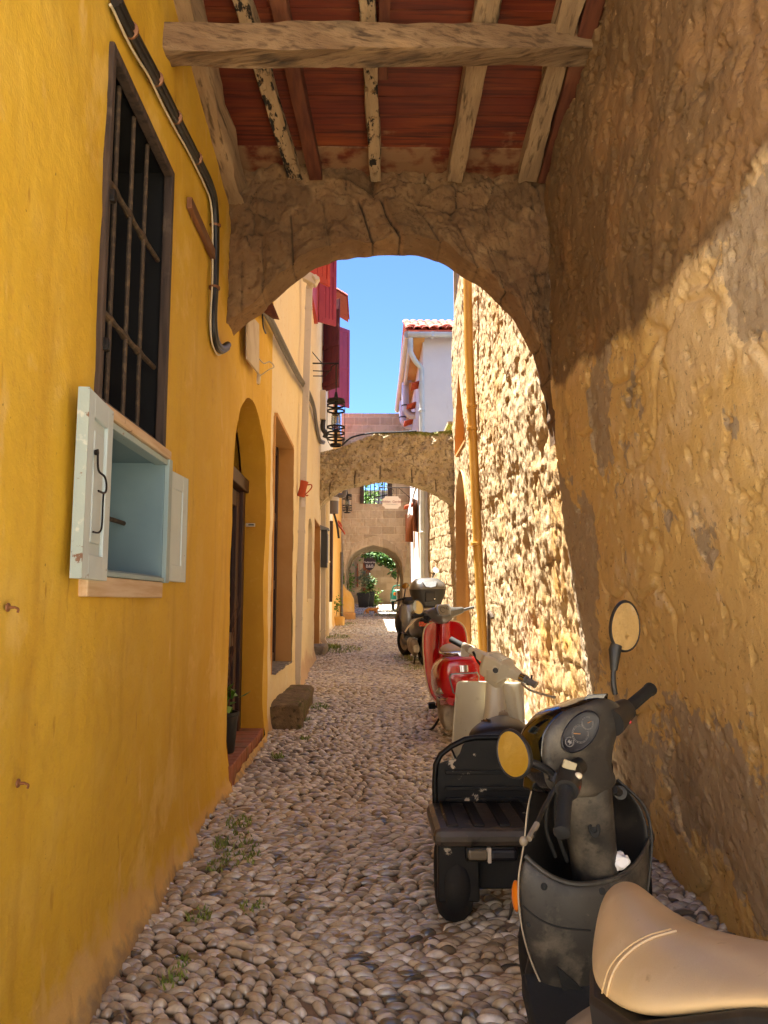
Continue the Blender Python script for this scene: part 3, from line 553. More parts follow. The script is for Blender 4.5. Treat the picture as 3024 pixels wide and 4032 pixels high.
# ---------------------------------------------------------------- sunlit wall beyond the first arch
ND=(12.6,14.0);NZ=3.8;NC=13.3
def fs_(Y,Z):
    a=np.where(Z<3.2,1.545-.088*Z,1.263);b=1.69+.10*np.maximum(0,Z-7.)
    t=np.clip((Y-5.16)/10.4,0,1);return a+(b-a)*t
def fxS(Y,Z):
    e,i=blocks(Y,Z,.42,.25,150);n=fbm(Y*2.2,Z*1.4,seed=111,o=5,g=.58)
    X=fs_(Y,Z)+.012-.007*sst(.003,.02,e+.006*fbm(Y*9,Z*9,seed=4,o=3))*sst(-.35,.25,fbm(Y*1.3,Z*1.3,seed=7,o=2))-.010*(i-.5)-.015*n-.011*fbm(Y*9,Z*5,seed=113,o=5,g=.66)-.005*fbm(Y*30,Z*18,seed=117,o=2)
    return X+.018*sst(.45,.75,fbm(Y*4.5,Z*3.,seed=119,o=3))
sw=thing('sunlit_wall','sunlit eroded rubble wall beyond the first arch, carrying the ochre pipe','wall',(1.4,9,zg(9)))
def narch(y):
    t=np.clip((y-NC)/.7,-1,1);return NZ-.75+.75*math.sqrt(max(0,1-abs(t)**1.6))
A={'gap':lambda Y,Z:(1-sst(.003,.02,blocks(Y,Z,.42,.25,150)[0]))*.75*sst(-.35,.25,fbm(Y*1.3,Z*1.3,seed=7,o=2)),'och':lambda Y,Z:.28+.5*sst(9.,5.6,Y)*sst(3.2,1.2,Z)+.3*fbm(Y*1.1,Z*.8,seed=121,o=3)}
g=G();acc=[];zt=9.2
patch(g,5.17,ND[0],base,zt,fxS,440,540,acc);patch(g,ND[1],15.5,base,zt,fxS,50,380,acc)
NT=lambda y:4.5+1.1*max(0,1-abs(y-NC)/.7);NB=4.2
patch(g,ND[0],ND[1],narch,lambda y:max(NB,narch(y)+.05),fxS,70,20,acc);patch(g,ND[0],ND[1],NT,zt,fxS,70,140,acc)
wall_obj('wall_face',g,acc,M['sunwall'],sw,A)
g=arch_reveal(ND[0],ND[1],narch,1.56,1.88,lambda y:zg(y)-.1,50);obj('door_recess',g,M['reveal2'],sw,ang=60)
g=G();g.box(1.86,1.9,ND[0]-.1,ND[1]+.1,.2,3.5);obj('door',g,M['greywood'],sw,smooth=False)
g=arch_reveal(ND[0],ND[1],NT,1.56,1.74,lambda y:NB,30);g.box(1.72,1.76,ND[0]-.05,ND[1]+.05,NB-.1,5.7);g.box(1.57,1.74,ND[0],ND[1],NB-.04,NB);obj('blind_niche',g,M['reveal2'],sw,ang=40)
g=G();g.box(1.74,3,15.45,15.52,0,9.2).box(1.3,3,5.2,15.5,9.17,9.22);obj('end_wall',g,M['sunwall'],sw,smooth=False)
# wall between second arch and white house
def fxT(Y,Z):
    e,i=blocks(Y,Z,.45,.27,250);return np.interp(Y,[15.5,19],[1.70,1.45])-.006*sst(.004,.022,e)-.012*(i-.5)-.014*fbm(Y*2.2,Z*1.4,seed=211,o=5,g=.58)-.011*fbm(Y*9,Z*5,seed=213,o=4,g=.65)
tw=thing('garden_wall','sunlit coursed rubble wall between the lichen covered arch and the white house','wall',(1.6,17.2,zg(17.2)))
g=G();acc=[];patch(g,15.5,19.0,base,5.2,fxT,260,240,acc)
wall_obj('wall_face',g,acc,M['sunwall'],tw,{'gap':lambda Y,Z:(1-sst(.003,.02,blocks(Y,Z,.45,.27,250)[0]))*.8,'och':lambda Y,Z:.1+.2*fbm(Y*1.1,Z*.8,seed=221,o=3)})
g=G();g.box(1.6,2.2,15.6,19.,5.16,5.22);obj('coping',g,M['lichenstone'],tw,smooth=False)
# ---------------------------------------------------------------- timber roof
rf=thing('timber_roof','timber roof over the alley with red stained boards on weathered joists and one big beam','roof',(0,3.5,4.7))
pz=lambda Y:4.765-.17*(Y-3.9)
g=G();wr=[];y=1.6;k=0
while y<5.2:
    wdt=.135+.02*random.random();dz=random.uniform(-.004,.004)
    xs=np.linspace(-1.25,1.5,24);P=np.zeros((24,2,3));P[...,0]=xs[:,None];P[:,0,1]=y;P[:,1,1]=y+wdt-.004;P[...,2]=pz(P[...,1])+dz
    o=len(g.v);g.grid(P);T=P.copy();T[...,2]+=.022;g.grid(T,True)
    g.add([P[0,0],P[-1,0],T[-1,0],T[0,0]],[(0,1,2,3)]);g.add([P[0,1],P[-1,1],T[-1,1],T[0,1]],[(3,2,1,0)])
    wv=sst(4.55,5.0,y);wr+=[.25+.42*wv]*(len(g.v)-o);y+=wdt
o=obj('boards',g,M['plank'],rf,smooth=False);attr(o.data,'worn',wr)
g=G();g.box(-1.3,1.6,1.55,5.3,4.99,5.03);g.v=[(x,y_,z-.17*(y_-3.9)-.16) for x,y_,z in g.v];obj('roof_deck',g,M['joistr'],rf,smooth=False)
def roughbar(p,q,w,h,m,name,n=24,amp=.006,seed=0,w2=None):
    p=Vector(p);q=Vector(q);t=(q-p).normalized();sx=t.cross(Vector((0,0,1))).normalized();up=sx.cross(t);rings=[]
    prof=[(-.5,-.46),(-.46,-.5),(-.2,-.5),(.1,-.5),(.46,-.5),(.5,-.46),(.5,0),(.5,.5),(0,.5),(-.5,.5),(-.5,0)]
    L=(q-p).length
    for i in range(n+1):
        f=i/n;ww=w+((w2 or w)-w)*f;ring=[]
        for j,(a,b) in enumerate(prof):
            dx=amp*float(fbm(f*L*4,j*1.7,seed=seed+3,o=3));dz=amp*float(fbm(f*L*4,j*1.7+9,seed=seed+5,o=3))
            ring.append(p+t*(f*L)+sx*(a*ww+dx)+up*(b*h+dz))
        rings.append(ring)
    g=G();g.loft(rings);return obj(name,g,m,rf,ang=50)
bl=at(333,108,Y=3.42);br=at(1308,108,Y=4.02)
roughbar((-1.10,3.46,bl.z+.055),(1.34,4.08,br.z+.075),.15,.135,M['beam'],'cross_beam',40,.012,3)
def joist(xa,xb,w,m,yb=392,ylen=1.6,w2=None,Yend=5.14,amp=.006,seed=0,h=.10):
    far=at(xb,yb,Y=5.1);near=at(xa,152,Y=4.25);sl=(far.x-near.x)/(5.1-4.25);f=lambda Y:Vector((near.x+sl*(Y-4.25),Y,pz(Y)-.052))
    roughbar(f(Yend),f(ylen),w2 or w,h,m,'joist',22,amp,seed,w)
joist(568,634,.085,M['joistb'],seed=1,amp=.012);joist(634,680,.09,M['joistr'],seed=2,h=.085,amp=.003)
joist(800,811,.075,M['joistb'],seed=4,amp=.012);joist(1025,984,.165,M['joist'],w2=.11,seed=5);joist(1195,1140,.12,M['joist'],seed=6,amp=.012);joist(1240,1180,.10,M['joistr'],seed=7,amp=.003)
for x,wd,m in ((828,.055,'joistr'),(440,.09,'joist')):
    a=at(x,150,Y=4.12);roughbar((a.x,4.28,pz(4.2)-.06),(a.x,3.6,pz(3.6)-.06),wd,.10,M[m],'joist_stub',8,.004,9)
roughbar((-.985,5.15,4.36),(-1.0,3.45,4.62),.17,.20,M['joist'],'wall_plate',24,.02,11)
roughbar((-.99,3.5,4.66),(-.98,1.6,4.95),.17,.18,M['joist'],'wall_plate',24,.015,12)
# ---------------------------------------------------------------- arches
def arch(name,label,Y0,th,cur,xl,xr,top,m,ring=.26,joint=.24,amp=.02,nu=200,nv=80,moss=False,seed=0,loc=None,pier=None,vj=True,extra=None):
    t=thing(name,label,'arch',loc or ((xl+xr)/2,Y0,zg(Y0)))
    C=np.array(bez([(a,0,b) for a,b in cur],12))[:,[0,2]];s=np.concatenate([[0],np.cumsum(np.hypot(*np.diff(C,axis=0).T))]);u=np.linspace(0,s[-1],nu)
    ix=np.interp(u,s,C[:,0]);iz=np.interp(u,s,C[:,1]);ix=ix+.012*fbm(u*6,u*0,seed=seed+1,o=3);iz=iz+.015*fbm(u*6,u*0+5,seed=seed+2,o=3)
    ox=xl+(xr-xl)*u/s[-1];oz=np.array([top(x) for x in ox]);v=np.linspace(0,1,nv)[None]
    X=ix[:,None]+(ox-ix)[:,None]*v;Z=iz[:,None]+(oz-iz)[:,None]*v;U=np.repeat(u[:,None],nv,1);R=np.hypot(X-ix[:,None],Z-iz[:,None])
    inr=sst(ring+.02,ring-.02,R+.03*fbm(X*5,Z*5,seed=seed+4,o=2));ju=(U/joint+.25*vnoise(np.floor(U/joint),U*0,seed=seed))%1.
    jr=np.exp(-((ju-.5)/.035)**2)*inr;idr=_h(np.floor(U/joint-.5).astype(np.int64),(U*0).astype(np.int64),(U*0).astype(np.int64),seed)
    row=np.floor(Z/.27);jx=((X+.21*(row%2)+.12*_h(row.astype(np.int64),(U*0).astype(np.int64),(U*0).astype(np.int64),3))/.44)%1.;jz=(Z/.27)%1.
    if vj=='ashlar': e=np.minimum(np.minimum(jx,1-jx)*.44,np.minimum(jz,1-jz)*.27);jo=np.exp(-(e/.014)**2);ido=_h(np.floor((X+.21*(row%2))/.44).astype(np.int64),row.astype(np.int64),(U*0).astype(np.int64),seed+9)
    else: ee,ido=rubble(X,Z,5.0,seed+30);jo=(1-sst(.02,.22,ee))*sst(-.15,.35,fbm(X*2.5,Z*2.5,seed=seed+31,o=2))*.8
    J=np.maximum(jr,jo*(1-inr));T=idr*inr+ido*(1-inr)
    je=np.exp(-((R-ring)/.015)**2)*(.8 if vj=='ashlar' else .15);J=np.maximum(J,je)
    off=amp*(1.2*fbm(X*3,Z*3,seed=seed+6,o=2)+1.0*fbm(X*9,Z*9,seed=seed+7,o=5,g=.65)+(T-.5)*.9)-amp*(1.2 if vj=='ashlar' else 1.7)*J
    edge=np.exp(-(R/.03)**2)*.012;Yf=Y0-off+edge
    g=G();g.grid(np.stack([X,Yf,Z],-1))
    o=obj('arch_face',g,m,t,ang=180);attr(o.data,'joint',J*.8);attr(o.data,'tone',T)
    if moss: attr(o.data,'moss',sst(.22,.0,(oz[:,None]-Z))*np.clip(.2+.8*(X-xl)/(xr-xl),0,1)*.9+.15*fbm(X*4,Z*4,seed=5,o=2))
    # soffit
    w=np.linspace(0,1,14)[None];Y=Y0+edge[:,:1]-off[:,:1]+(th+0*off[:,:1]-(edge-off)[:,:1])*w;xx=ix[:,None]+0*w;zz=iz[:,None]+0*w;cx=(xl+xr)/2
    nn=fbm(U[:,:1]*4+0*w,Y*6,seed=seed+8,o=4)*.018*np.sin(np.pi*np.clip(w,0,1))
    nx=-np.gradient(iz);nz=np.gradient(ix);l=np.hypot(nx,nz)+1e-9;jj=jr[:,:1]+0*w
    xx=xx+(nx/l)[:,None]*(nn-.012*jj*0+.014*jj);zz=zz+(nz/l)[:,None]*(nn+.014*jj)
    g=G();g.grid(np.stack([xx,Y,zz],-1));o=obj('soffit',g,m,t,ang=180);attr(o.data,'joint',jj*.6);attr(o.data,'tone',T[:,:1]+0*w);attr(o.data,'moss',0*jj)
    g=G();v2=np.linspace(0,1,12)[None];g.grid(np.stack([ix[:,None]+(ox-ix)[:,None]*v2,Y0+th+0*ox[:,None]+0*v2,iz[:,None]+(oz-iz)[:,None]*v2],-1),True);o=obj('back_face',g,m,t,ang=180)
    g=G();w=np.linspace(0,1,10)[None];g.grid(np.stack([ox[:,None]+0*w,Yf[:,-1:]+(Y0+th-Yf[:,-1:])*w,oz[:,None]+.02*fbm(ox[:,None]*6,w*2,seed=8,o=3)*np.sin(np.pi*w)],-1));o=obj('top_course',g,m,t,ang=180)
    attr(o.data,'joint',0*ox[:,None]*w);attr(o.data,'tone',.5+0*ox[:,None]*w);attr(o.data,'moss',(.2+.8*(ox[:,None]-xl)/(xr-xl))*(1+0*w))
    return t
M['arch1']=mat('brown_arch_stone','#8d6d48',.92,layers=[n_(1.6,'#77583a',.4,.62),n_(6,'#a3845c',.52,.7,a=.7),dict(k='attr',n='joint',c='#3d2c1b',lo=.22,hi=.62,jit=(25,.4)),dict(k='attr',n='tone',c='#5f472d',lo=.2,hi=1.,a=.8),n_(25,'#52391f',.58,.7,a=.7)],bump=[dict(k='n',s=16,h=.03,str=.8,d=8,rg=.65),dict(k='n',s=60,h=.008,str=.7,d=4)])
arch('stone_arch','broad brown stone arch carrying the end of the timber roof over the alley',5.16,.30,[(-1.04,3.40),(-.92,3.5),(-.78,3.63),(-.52,3.88),(-.2,4.02),(.16,4.07),(.48,4.02),(.81,3.81),(1.07,3.52),(1.21,3.25),(1.27,2.95),(1.31,2.6)],-1.05,1.36,lambda x:4.60,M['arch1'],ring=.36,joint=.27,amp=.03,seed=300)
S2=lambda q:[(x*1.26,1.5+(z-1.5)*1.26) for x,z in q]
_t2=S2([(-.86,3.9),(-.42,4.02),(.1,4.24),(.5,4.27),(1.0,4.25),(1.4,4.3)])
arch('stone_arch','lichen crusted flying arch with mossy top spanning the alley behind the iron lantern',15.5,.6,S2([(-.86,3.0),(-.75,3.13),(-.5,3.32),(-.1,3.45),(.26,3.49),(.65,3.44),(1.0,3.31),(1.25,3.15),(1.40,2.98)]),-1.09,1.77,lambda x:float(np.interp(x,[a for a,b in _t2],[b for a,b in _t2])),M['lichenstone'],ring=.28,joint=.6,amp=.03,moss=True,seed=400)
# ---------------------------------------------------------------- houses further up on the left
def fxB(Y,Z): return np.interp(Y,[15.5,21,26],[-1.06,-1.04,-.98])+.008*fbm(Y*1.7,Z*1.7,seed=2,o=3)+.05*np.exp(-np.maximum(Z-zg(Y),0)/.12)
bh=thing('shuttered_house','pale house past the flying arch, its maroon and pink upper shutters standing open','house',(-1.05,18,zg(18)))
g=G();acc=[];patch(g,15.55,21,base,8.9,fxB,60,120,acc);wall_obj('wall',g,acc,M['cream'],bh,{'foot':foot})
g=G();g.box(-6,-1.12,15.62,21,0,8.85);obj('side_wall',g,M['white'],bh,smooth=False)  # added fill behind the facade keeps stray sun from passing through
g=G()   # tiled eave
for k in range(9):
    y=16.9+k*.17
    for j in range(4):
        a=Vector((-1.0+.115*j,y,8.72-.07*j));b=Vector((-.87+.115*j,y,8.63-.07*j))
        d=b-a;R=[]
        for p in (a,b): R.append([p+Vector((0,.085*math.cos(t),.05*math.sin(t))) for t in np.linspace(0,math.pi,7)])
        g.loft(R,False,False)
g.box(-1.06,-.56,16.85,18.45,8.40,8.42);g.v[-8:]=[(x,y,z+(-.56-x)*.62) for x,y,z in g.v[-8:]]
obj('roof',g,M['rooftile'],bh,solid=0)
oc=thing('ochre_house','low yellow ochre house on the left just before the vaulted gateway','house',(-1.0,23.5,zg(23.5)))
M['ochre']=mat('far_ochre_plaster','#d6a040',.8,layers=[n_(1,'#dcb062',.4,.65),n_(9,'#c48f3a',.6,.74,st=(1,1,.3)),dict(k='attr',n='foot',c='#cfae86',lo=.5,hi=.8,jit=(6,.8))],bump=[dict(k='n',s=14,h=.01,str=.5)])
g=G();acc=[];patch(g,21,26,base,7.0,fxB,60,60,acc);wall_obj('wall',g,acc,M['ochre'],oc,{'foot':foot})
g=G();g.box(-6,-1.0,21,26,6.98,7.05);g.box(-6,-1.15,21.05,26,0,6.96);obj('roof',g,M['rooftile'],oc,smooth=False)  # second box is a mass added inside the house against sun leaks
g=G();g.box(-1.06,-.9,23.6,24.6,4.0,4.05);g.v=[(x,y,z-(x+1.06)*.8) for x,y,z in g.v];tl=obj('door_canopy',g,M['terracotta'],oc,smooth=False)
def shutter(parent,hinge,out,z0,z1,m,name='shutter',planks=4,th=.04,battens=False,panel=True,label=None):
    h=Vector((hinge[0],hinge[1],0));d=Vector((out[0],out[1],0))-h;wd=d.length;d.normalize();n=Vector((d.y,-d.x,0))
    if n.y>0:n=-n
    def qb(g,u0,u1,n0,n1,a,b): return g.add([h+d*u+n*nn+Vector((0,0,z)) for u in (u0,u1) for nn in (n0,n1) for z in (a,b)],[(0,1,3,2),(4,6,7,5),(0,4,5,1),(2,3,7,6),(0,2,6,4),(1,5,7,3)])
    g=G();s=.07
    if battens:
        for k in range(planks): qb(g,wd*k/planks+.004,wd*(k+1)/planks-.004,0,th*.6,z0,z1)
        for f in (.08,.5,.9): qb(g,.0,wd,th*.6,th*1.1,z0+(z1-z0)*f-.05,z0+(z1-z0)*f+.05)
    else:
        qb(g,0,s,0,th,z0,z1);qb(g,wd-s,wd,0,th,z0,z1)
        for f in (0,.5,1.): qb(g,s,wd-s,0,th,z0+(z1-z0-.1)*f,z0+(z1-z0-.1)*f+.1)
        for k in range(3): qb(g,s+(wd-2*s)*k/3+.003,s+(wd-2*s)*(k+1)/3-.003,.006,th*.7,z0+.05,z1-.05)
    return obj(name,g,m,parent,smooth=False,bevel=.004,label=label)
# upper window of the cream house with its two shutters
a=at(650,575,Y=11.05);b=at(676,663,Y=13.1)
g=G();g.box(-1.02,-.93,11.15,13.05,6.35,8.7);uw=obj('upper_window',g,M['redshutter'],ch,smooth=False)
shutter(uw,(-.94,11.05),(-.66,11.42),6.33,8.3,M['redshutter'],label='bright red open shutter')
shutter(uw,(-.94,13.15),(-.645,13.38),6.42,8.3,M['rose'],label='rose pink open shutter')
g=G();g.box(-1.1,-1.03,16.35,17.9,6.05,8.1);uw=obj('upper_window',g,M['white'],bh,smooth=False)
shutter(uw,(-1.03,16.35),(-.66,15.95),6.03,8.0,M['maroon'],battens=True,label='faded maroon plank shutter')
shutter(uw,(-1.03,18.2),(-.555,18.7),6.28,8.28,M['rose'],label='tall pink panelled shutter')
# ---------------------------------------------------------------- pipes, cables, boxes on the left
def pipe(name,label,pts,r,m,rings=(),group=None,n=12,hop=None,square=False,loc=None,bracket=None):
    pts=[Vector(p) for p in pts];t=thing(name,label,'pipe',loc or pts[-1],group=group)
    g=G();g.tube(pts,r,4 if square else n,flat=1.)
    if square:
        g=G()
        for p,q in zip(pts[:-1],pts[1:]): g.bar(p,q,r*2,r*1.5,(0,1,0))
    obj('pipe',g,m,t,smooth=not square,bevel=.006 if square else 0)
    for p in rings:
        p=Vector(p);k=min(range(len(pts)-1),key=lambda k:abs((pts[k].z+pts[k+1].z)/2-p.z));d=(pts[k+1]-pts[k]).normalized()
        g=G()
        if square: g.bar(p-d*.02,p+d*.02,r*2.2,r*1.75,(0,1,0))
        else: g.lathe([(r*1.05,-.022),(r*1.25,-.018),(r*1.25,.018),(r*1.05,.022)],p,d,14)
        obj('collar',g,bracket or m,t,ang=30)
    return t
tp=at(668,625,Y=9.75);bt=at(641,1492,Y=9.7)
lerp=lambda a,b,t:Vector(a)+(Vector(b)-Vector(a))*t
t=pipe('downpipe','square off-white downpipe running down the cream facade to a mossy stone block',[at(683,598,Y=9.6),at(669,618,Y=9.75),tp,lerp(tp,bt,.5),bt],.042,M['downpipe'],[lerp(tp,bt,f) for f in (.05,.62,.83,.97)],square=True)
g=G();p=at(672,603,Y=9.68);g.obox(p,(.20,.13,.12),Euler((0,.5,0)).to_matrix());obj('hopper',g,M['downpipe'],t,smooth=False,bevel=.012)
g=G();q=at(652,1500,Y=9.62);g.bar(bt,q,.084,.06,(0,1,0));obj('outlet_shoe',g,M['downpipe'],t,smooth=False,bevel=.008)
q0=at(699,1090,Y=15.9);q1=at(684,1385,Y=16.3)
pipe('downpipe','slim grey-white downpipe at the end of the cream facade beneath the flying arch',[(-1.0,16.2,3.6),(-.985,16.2,2.2),(-.98,16.2,zg(16)+.12),(-.9,16.1,zg(16)+.03)],.05,M['downpipe'],[(-.983,16.2,1.6),(-.98,16.2,.9)],square=True)
pipe('downpipe','cream round pipe beside the mailbox on the shuttered house',[(-.98,17.4,4.2),(-.975,17.4,zg(17.4)+.1)],.055,M['cream'],[(-.977,17.4,2.4)])
# mug, sticker
p=at(654,1056,Y=9.62);t=thing('terracotta_mug','orange terracotta mug hung against the white downpipe','mug',p)
R=Euler((0,.22,0)).to_matrix();g=G();g.lathe([(.047,-.10),(.05,-.09),(.046,.0),(.05,.085),(.052,.10),(.044,.10),(.04,-.08)],p,R@Vector((0,0,1)),16);obj('cup',g,M['terracotta'],t)
g=G();g.tube(bez([p+R@Vector(v) for v in ((.04,0,.06),(.09,0,.075),(.105,0,.04),(.07,0,-.03),(.05,0,-.06),(.07,0,-.075),(.085,0,-.06))],5),.0075,8);obj('handle',g,M['terracotta'],t)
p=at(655,1085,Y=9.66);g=G();g.obox(p,(.05,.004,.12));o=obj('pipe_sticker',g,M['white'],smooth=False);tag(rebase(o,p),'small pale printed sticker on the white downpipe under the terracotta mug','sticker')
# near conduit bundle
xw=-.968
def W(x,y,X=xw): return at(x,y,X=X)
main=[W(252,0),W(275,50),W(315,125),W(345,182),W(388,268),W(425,340),W(452,395),W(463,440),W(466,520),W(464,620),W(461,690),W(466,735),W(478,752),W(492,745)]
t=thing('cable_run','bundle of black conduit and white cable clipped along the yellow wall up to the arch','cable',main[0])
P=bez(main,5);g=G();g.tube(P,.024,10);obj('black_conduit',g,M['blackpipe'],t)
g=G();g.tube([p+Vector((.004,-.022,-.03)) for p in P],.017,8);obj('black_conduit',g,M['blackpipe'],t)
g=G();g.tube([p+Vector((-.008,-.042+.005*math.sin(i*.9),-.055+.006*math.sin(i*.6))) for i,p in enumerate(P)],.0055,8);obj('white_cable',g,M['whitecable'],t)
for x,y in ((282,45),(340,178),(378,246),(426,350),(466,482),(463,620)):
    p=W(x,y);i=min(range(len(P)-1),key=lambda k:(P[k]-p).length);d=(P[i+1]-P[i]).normalized();g=G();g.lathe([(.032,-.008),(.036,-.006),(.036,.006),(.032,.008)],P[i]+Vector((0,-.01,-.01)),d,12);obj('clip',g,M['brass'],t)
xw=-.905
far=[W(562,655,-.93),W(585,692,-.93),W(615,752,-.9),W(645,812,-.88),W(665,845,-.88),W(678,880,-.92),W(684,920,-.96),W(690,948,-.99),W(700,955,-.98)]
t=thing('cable_run','grey conduit sagging across the cream facade past the white downpipe','cable',far[0]);P=bez(far,5)
g=G();g.tube(P,.03,10);obj('grey_conduit',g,M['greypipe'],t);g=G();g.tube([p+Vector((0,-.02,-.05+.012*math.sin(i*.5))) for i,p in enumerate(P)],.016,8);obj('thin_conduit',g,M['greypipe'],t)
g=G();g.tube(bez([W(566,640,-.95),W(568,700,-.95),W(574,720,-.95)],4),.008,6);obj('loose_wire',g,M['blackpipe'],t)
# meter box
p=at(699,876,Y=15.2);t=thing('meter_box','narrow white electrical box high on the cream facade next to the iron lantern','box',p)
g=G();g.box(p.x-.12,p.x+.05,15.1,15.28,p.z-.30,p.z+.30);obj('casing',g,M['downpipe'],t,smooth=False,bevel=.02)
g=G();g.tube(bez([p+Vector(v) for v in ((.0,0,-.3),(-.01,0,-.42),(.0,0,-.5),(.05,0,-.58),(.03,0,-.66))],4),.05,10);obj('cable_boot',g,M['blackpipe'],t)
# lamp holder, bracket
p=at(558,815,Y=6.55);t=thing('bare_lamp_holder','empty lamp holder dangling from a twisted wire above the arched doorway','lamp holder',p)
g=G();g.tube(bez([(-.985,6.5,p.z+.17),(-.93,6.5,p.z+.11),(-.88,6.52,p.z+.13),(-.84,6.5,p.z+.08),(-.89,6.5,p.z+.05),p],5),.006,6);obj('wire',g,M['whitecable'],t)
g=G();g.lathe([(.016,.03),(.022,0),(.028,-.05),(.024,-.06)],p,(.2,0,1),12);obj('socket',g,M['whitecable'],t)
M['panel']=mat('pale_plywood','#cdbfa6',.7,layers=[n_(5,'#bfae90',.45,.6)])
g=G();v=[at(x,y,X=-.955) for x,y in ((531,672),(556,700),(556,808),(531,776))];g.prism(v,(.015,0,0));o=obj('blank_board',g,M['panel'],smooth=False);tag(rebase(o,v[0]),'pale blank board fixed on the wall just past the brown stone arch','board')
g=G();v=[at(x,y,Y=6.1) for x,y in ((553,660),(580,632),(602,686),(588,684))];g.prism(v,(0,.05,0));o=obj('corner_slate',g,M['joistr'],smooth=False);tag(rebase(o,v[0]),'brown triangular slate sticking out of the wall behind the first arch','slate')
# door bell plate in the reveal
p=at(541,1134,Y=7.08);t=thing('name_plate','small cream name plate with a dark window in the arched door reveal','plate',p);g=G();g.obox(p,(.085,.02,.032));obj('plate',g,M['whitecable'],t,smooth=False,bevel=.004);g=G();g.obox(p+Vector((.008,-.011,0)),(.05,.004,.012));obj('slot',g,M['blackpipe'],t,smooth=False)
# stone block
x0,x1,y0,y1=-.99,-.655,7.52,9.35
g=G();n=18
def sbox(g,x0,x1,y0,y1,z0,z1,amp,seed,n=14):
    for ax in range(5):
        u,v=np.meshgrid(np.linspace(0,1,n),np.linspace(0,1,n),indexing='ij')
        if ax==0:X=x0+(x1-x0)*u;Y=y0+0*u;Z=z0+(z1-z0)*v
        if ax==1:X=x0+(x1-x0)*u;Y=y1+0*u;Z=z0+(z1-z0)*v
        if ax==2:X=x0+0*u;Y=y0+(y1-y0)*u;Z=z0+(z1-z0)*v
        if ax==3:X=x1+0*u;Y=y0+(y1-y0)*u;Z=z0+(z1-z0)*v
        if ax==4:X=x0+(x1-x0)*u;Y=y0+(y1-y0)*v;Z=z1+0*u
        c0=np.array([(x0+x1)/2,(y0+y1)/2,(z0+z1)/2])
        dx=amp*fbm(X*6,Y*6,Z*6,seed=seed,o=3);dy=amp*fbm(X*6,Y*6,Z*6,seed=seed+1,o=3);dz=amp*fbm(X*6,Y*6,Z*6,seed=seed+2,o=3)
        # round the corners
        sx=(X-c0[0])/((x1-x0)/2);sy=(Y-c0[1])/((y1-y0)/2);sz=(Z-c0[2])/((z1-z0)/2)
        k=sst(.8,1,abs(sx))*sst(.9,1,abs(sy))+sst(.8,1,abs(sx))*sst(.8,1,sz)+sst(.9,1,abs(sy))*sst(.8,1,sz);r=.018
        g.grid(np.stack([X+dx-np.sign(sx)*r*k,Y+dy-np.sign(sy)*r*k,Z+dz-r*k*(sz>0)],-1))
    return g
sbox(g,x0,x1,y0,y1,zg(8)-.06,zg(8)+.24,.02,5);o=obj('stone_block',g,M['mossblock'],ang=60);tag(rebase(o,(-.82,8.4,zg(8.4))),'long mossy stone block at the foot of the white downpipe','stone block')
g=G();sbox(g,-1.1,-.80,14.2,15.0,zg(14.6)-.05,zg(14.6)+.17,.02,9,10);o=obj('door_stone',g,M['sillstone'],ang=60);tag(rebase(o,(-.95,14.6,zg(14.6))),'small pale grey doorstep stone under the far doorway of the cream house','step')
g=G();g.box(-1.3,-1.22,DR2[0]-.05,DR2[1]+.05,.4,3.1);obj('door',g,M['maroon'],ch,smooth=False)
g=G();g.box(-1.25,-1.0,DR2[0]-.02,DR2[0],.4,2.98).box(-1.25,-1.0,DR2[1],DR2[1]+.02,.4,2.98).box(-1.25,-1.0,DR2[0],DR2[1],2.98,3.0);obj('door_reveal',g,M['reveal2'],ch,smooth=False)
# mailbox
p=at(693,1186,Y=16.3);t=thing('mailbox','dark grey metal mailbox with pitched lid on the facade by the flying arch','mailbox',(-.93,16.4,p.z))
M['mbox']=mat('dark_grey_metal','#3a3c3e',.45,metal=.4);M['mlid']=mat('grey_metal_lid','#7d8288',.4,metal=.5)
z=p.z;g=G();g.box(-1.03,-.90,15.98,16.26,z-.40,z+.38);obj('box',g,M['mbox'],t,smooth=False,bevel=.008)
g=G();g.prism([(-1.05,15.94,z+.38),(-.86,15.94,z+.38),(-.86,15.94,z+.41),(-1.05,15.94,z+.48)],(0,.36,0));obj('lid',g,M['mlid'],t,smooth=False,bevel=.004)
g=G();g.box(-.90,-.885,16.0,16.24,z-.30,z+.3);obj('door',g,M['mlid'],t,smooth=False,bevel=.004)
# brown shutters beside ochre house + canopy, planter
t=thing('tall_shutter','narrow dark brown shutter on the facade between the mailbox and the gateway','shutter',(-1.0,19.3,2.2))
g=G();g.box(-1.04,-.93,19.0,19.06,1.5,3.5);obj('board',g,M['darkwood'],t,smooth=False,bevel=.01);g=G();g.box(-1.04,-.95,19.06,19.6,1.6,3.45);obj('slat_panel',g,M['maroon'],t,smooth=False,bevel=.01)
p=at(735,905,Y=20);t=thing('tile_canopy','single sloping terracotta tile ledge on the left wall above the brown shutter','canopy',at(735,1150,Y=20))
g=G();a=at(726,1128,Y=20);b=at(744,1152,Y=20);d=b-a
for k in range(3): g.loft([[a+Vector((0,.18*k,0))+Vector((0,.1*math.cos(q),.045*math.sin(q))) for q in np.linspace(0,math.pi,8)],[b+Vector((0,.18*k,0))+Vector((0,.1*math.cos(q),.045*math.sin(q))) for q in np.linspace(0,math.pi,8)]],False,False)
obj('tiles',g,M['terracotta'],t,solid=.015)
p=at(732,1342,Y=22.2);g=G();sbox(g,-1.06,-.74,22.0,22.5,zg(22)-.05,zg(22)+.27,.008,15,10);o=obj('plinth_block',g,M['ochre'],ang=60);tag(rebase(o,(-.9,22.2,zg(22.2))),'squat yellow painted plinth on the ground by the ochre house','plinth')
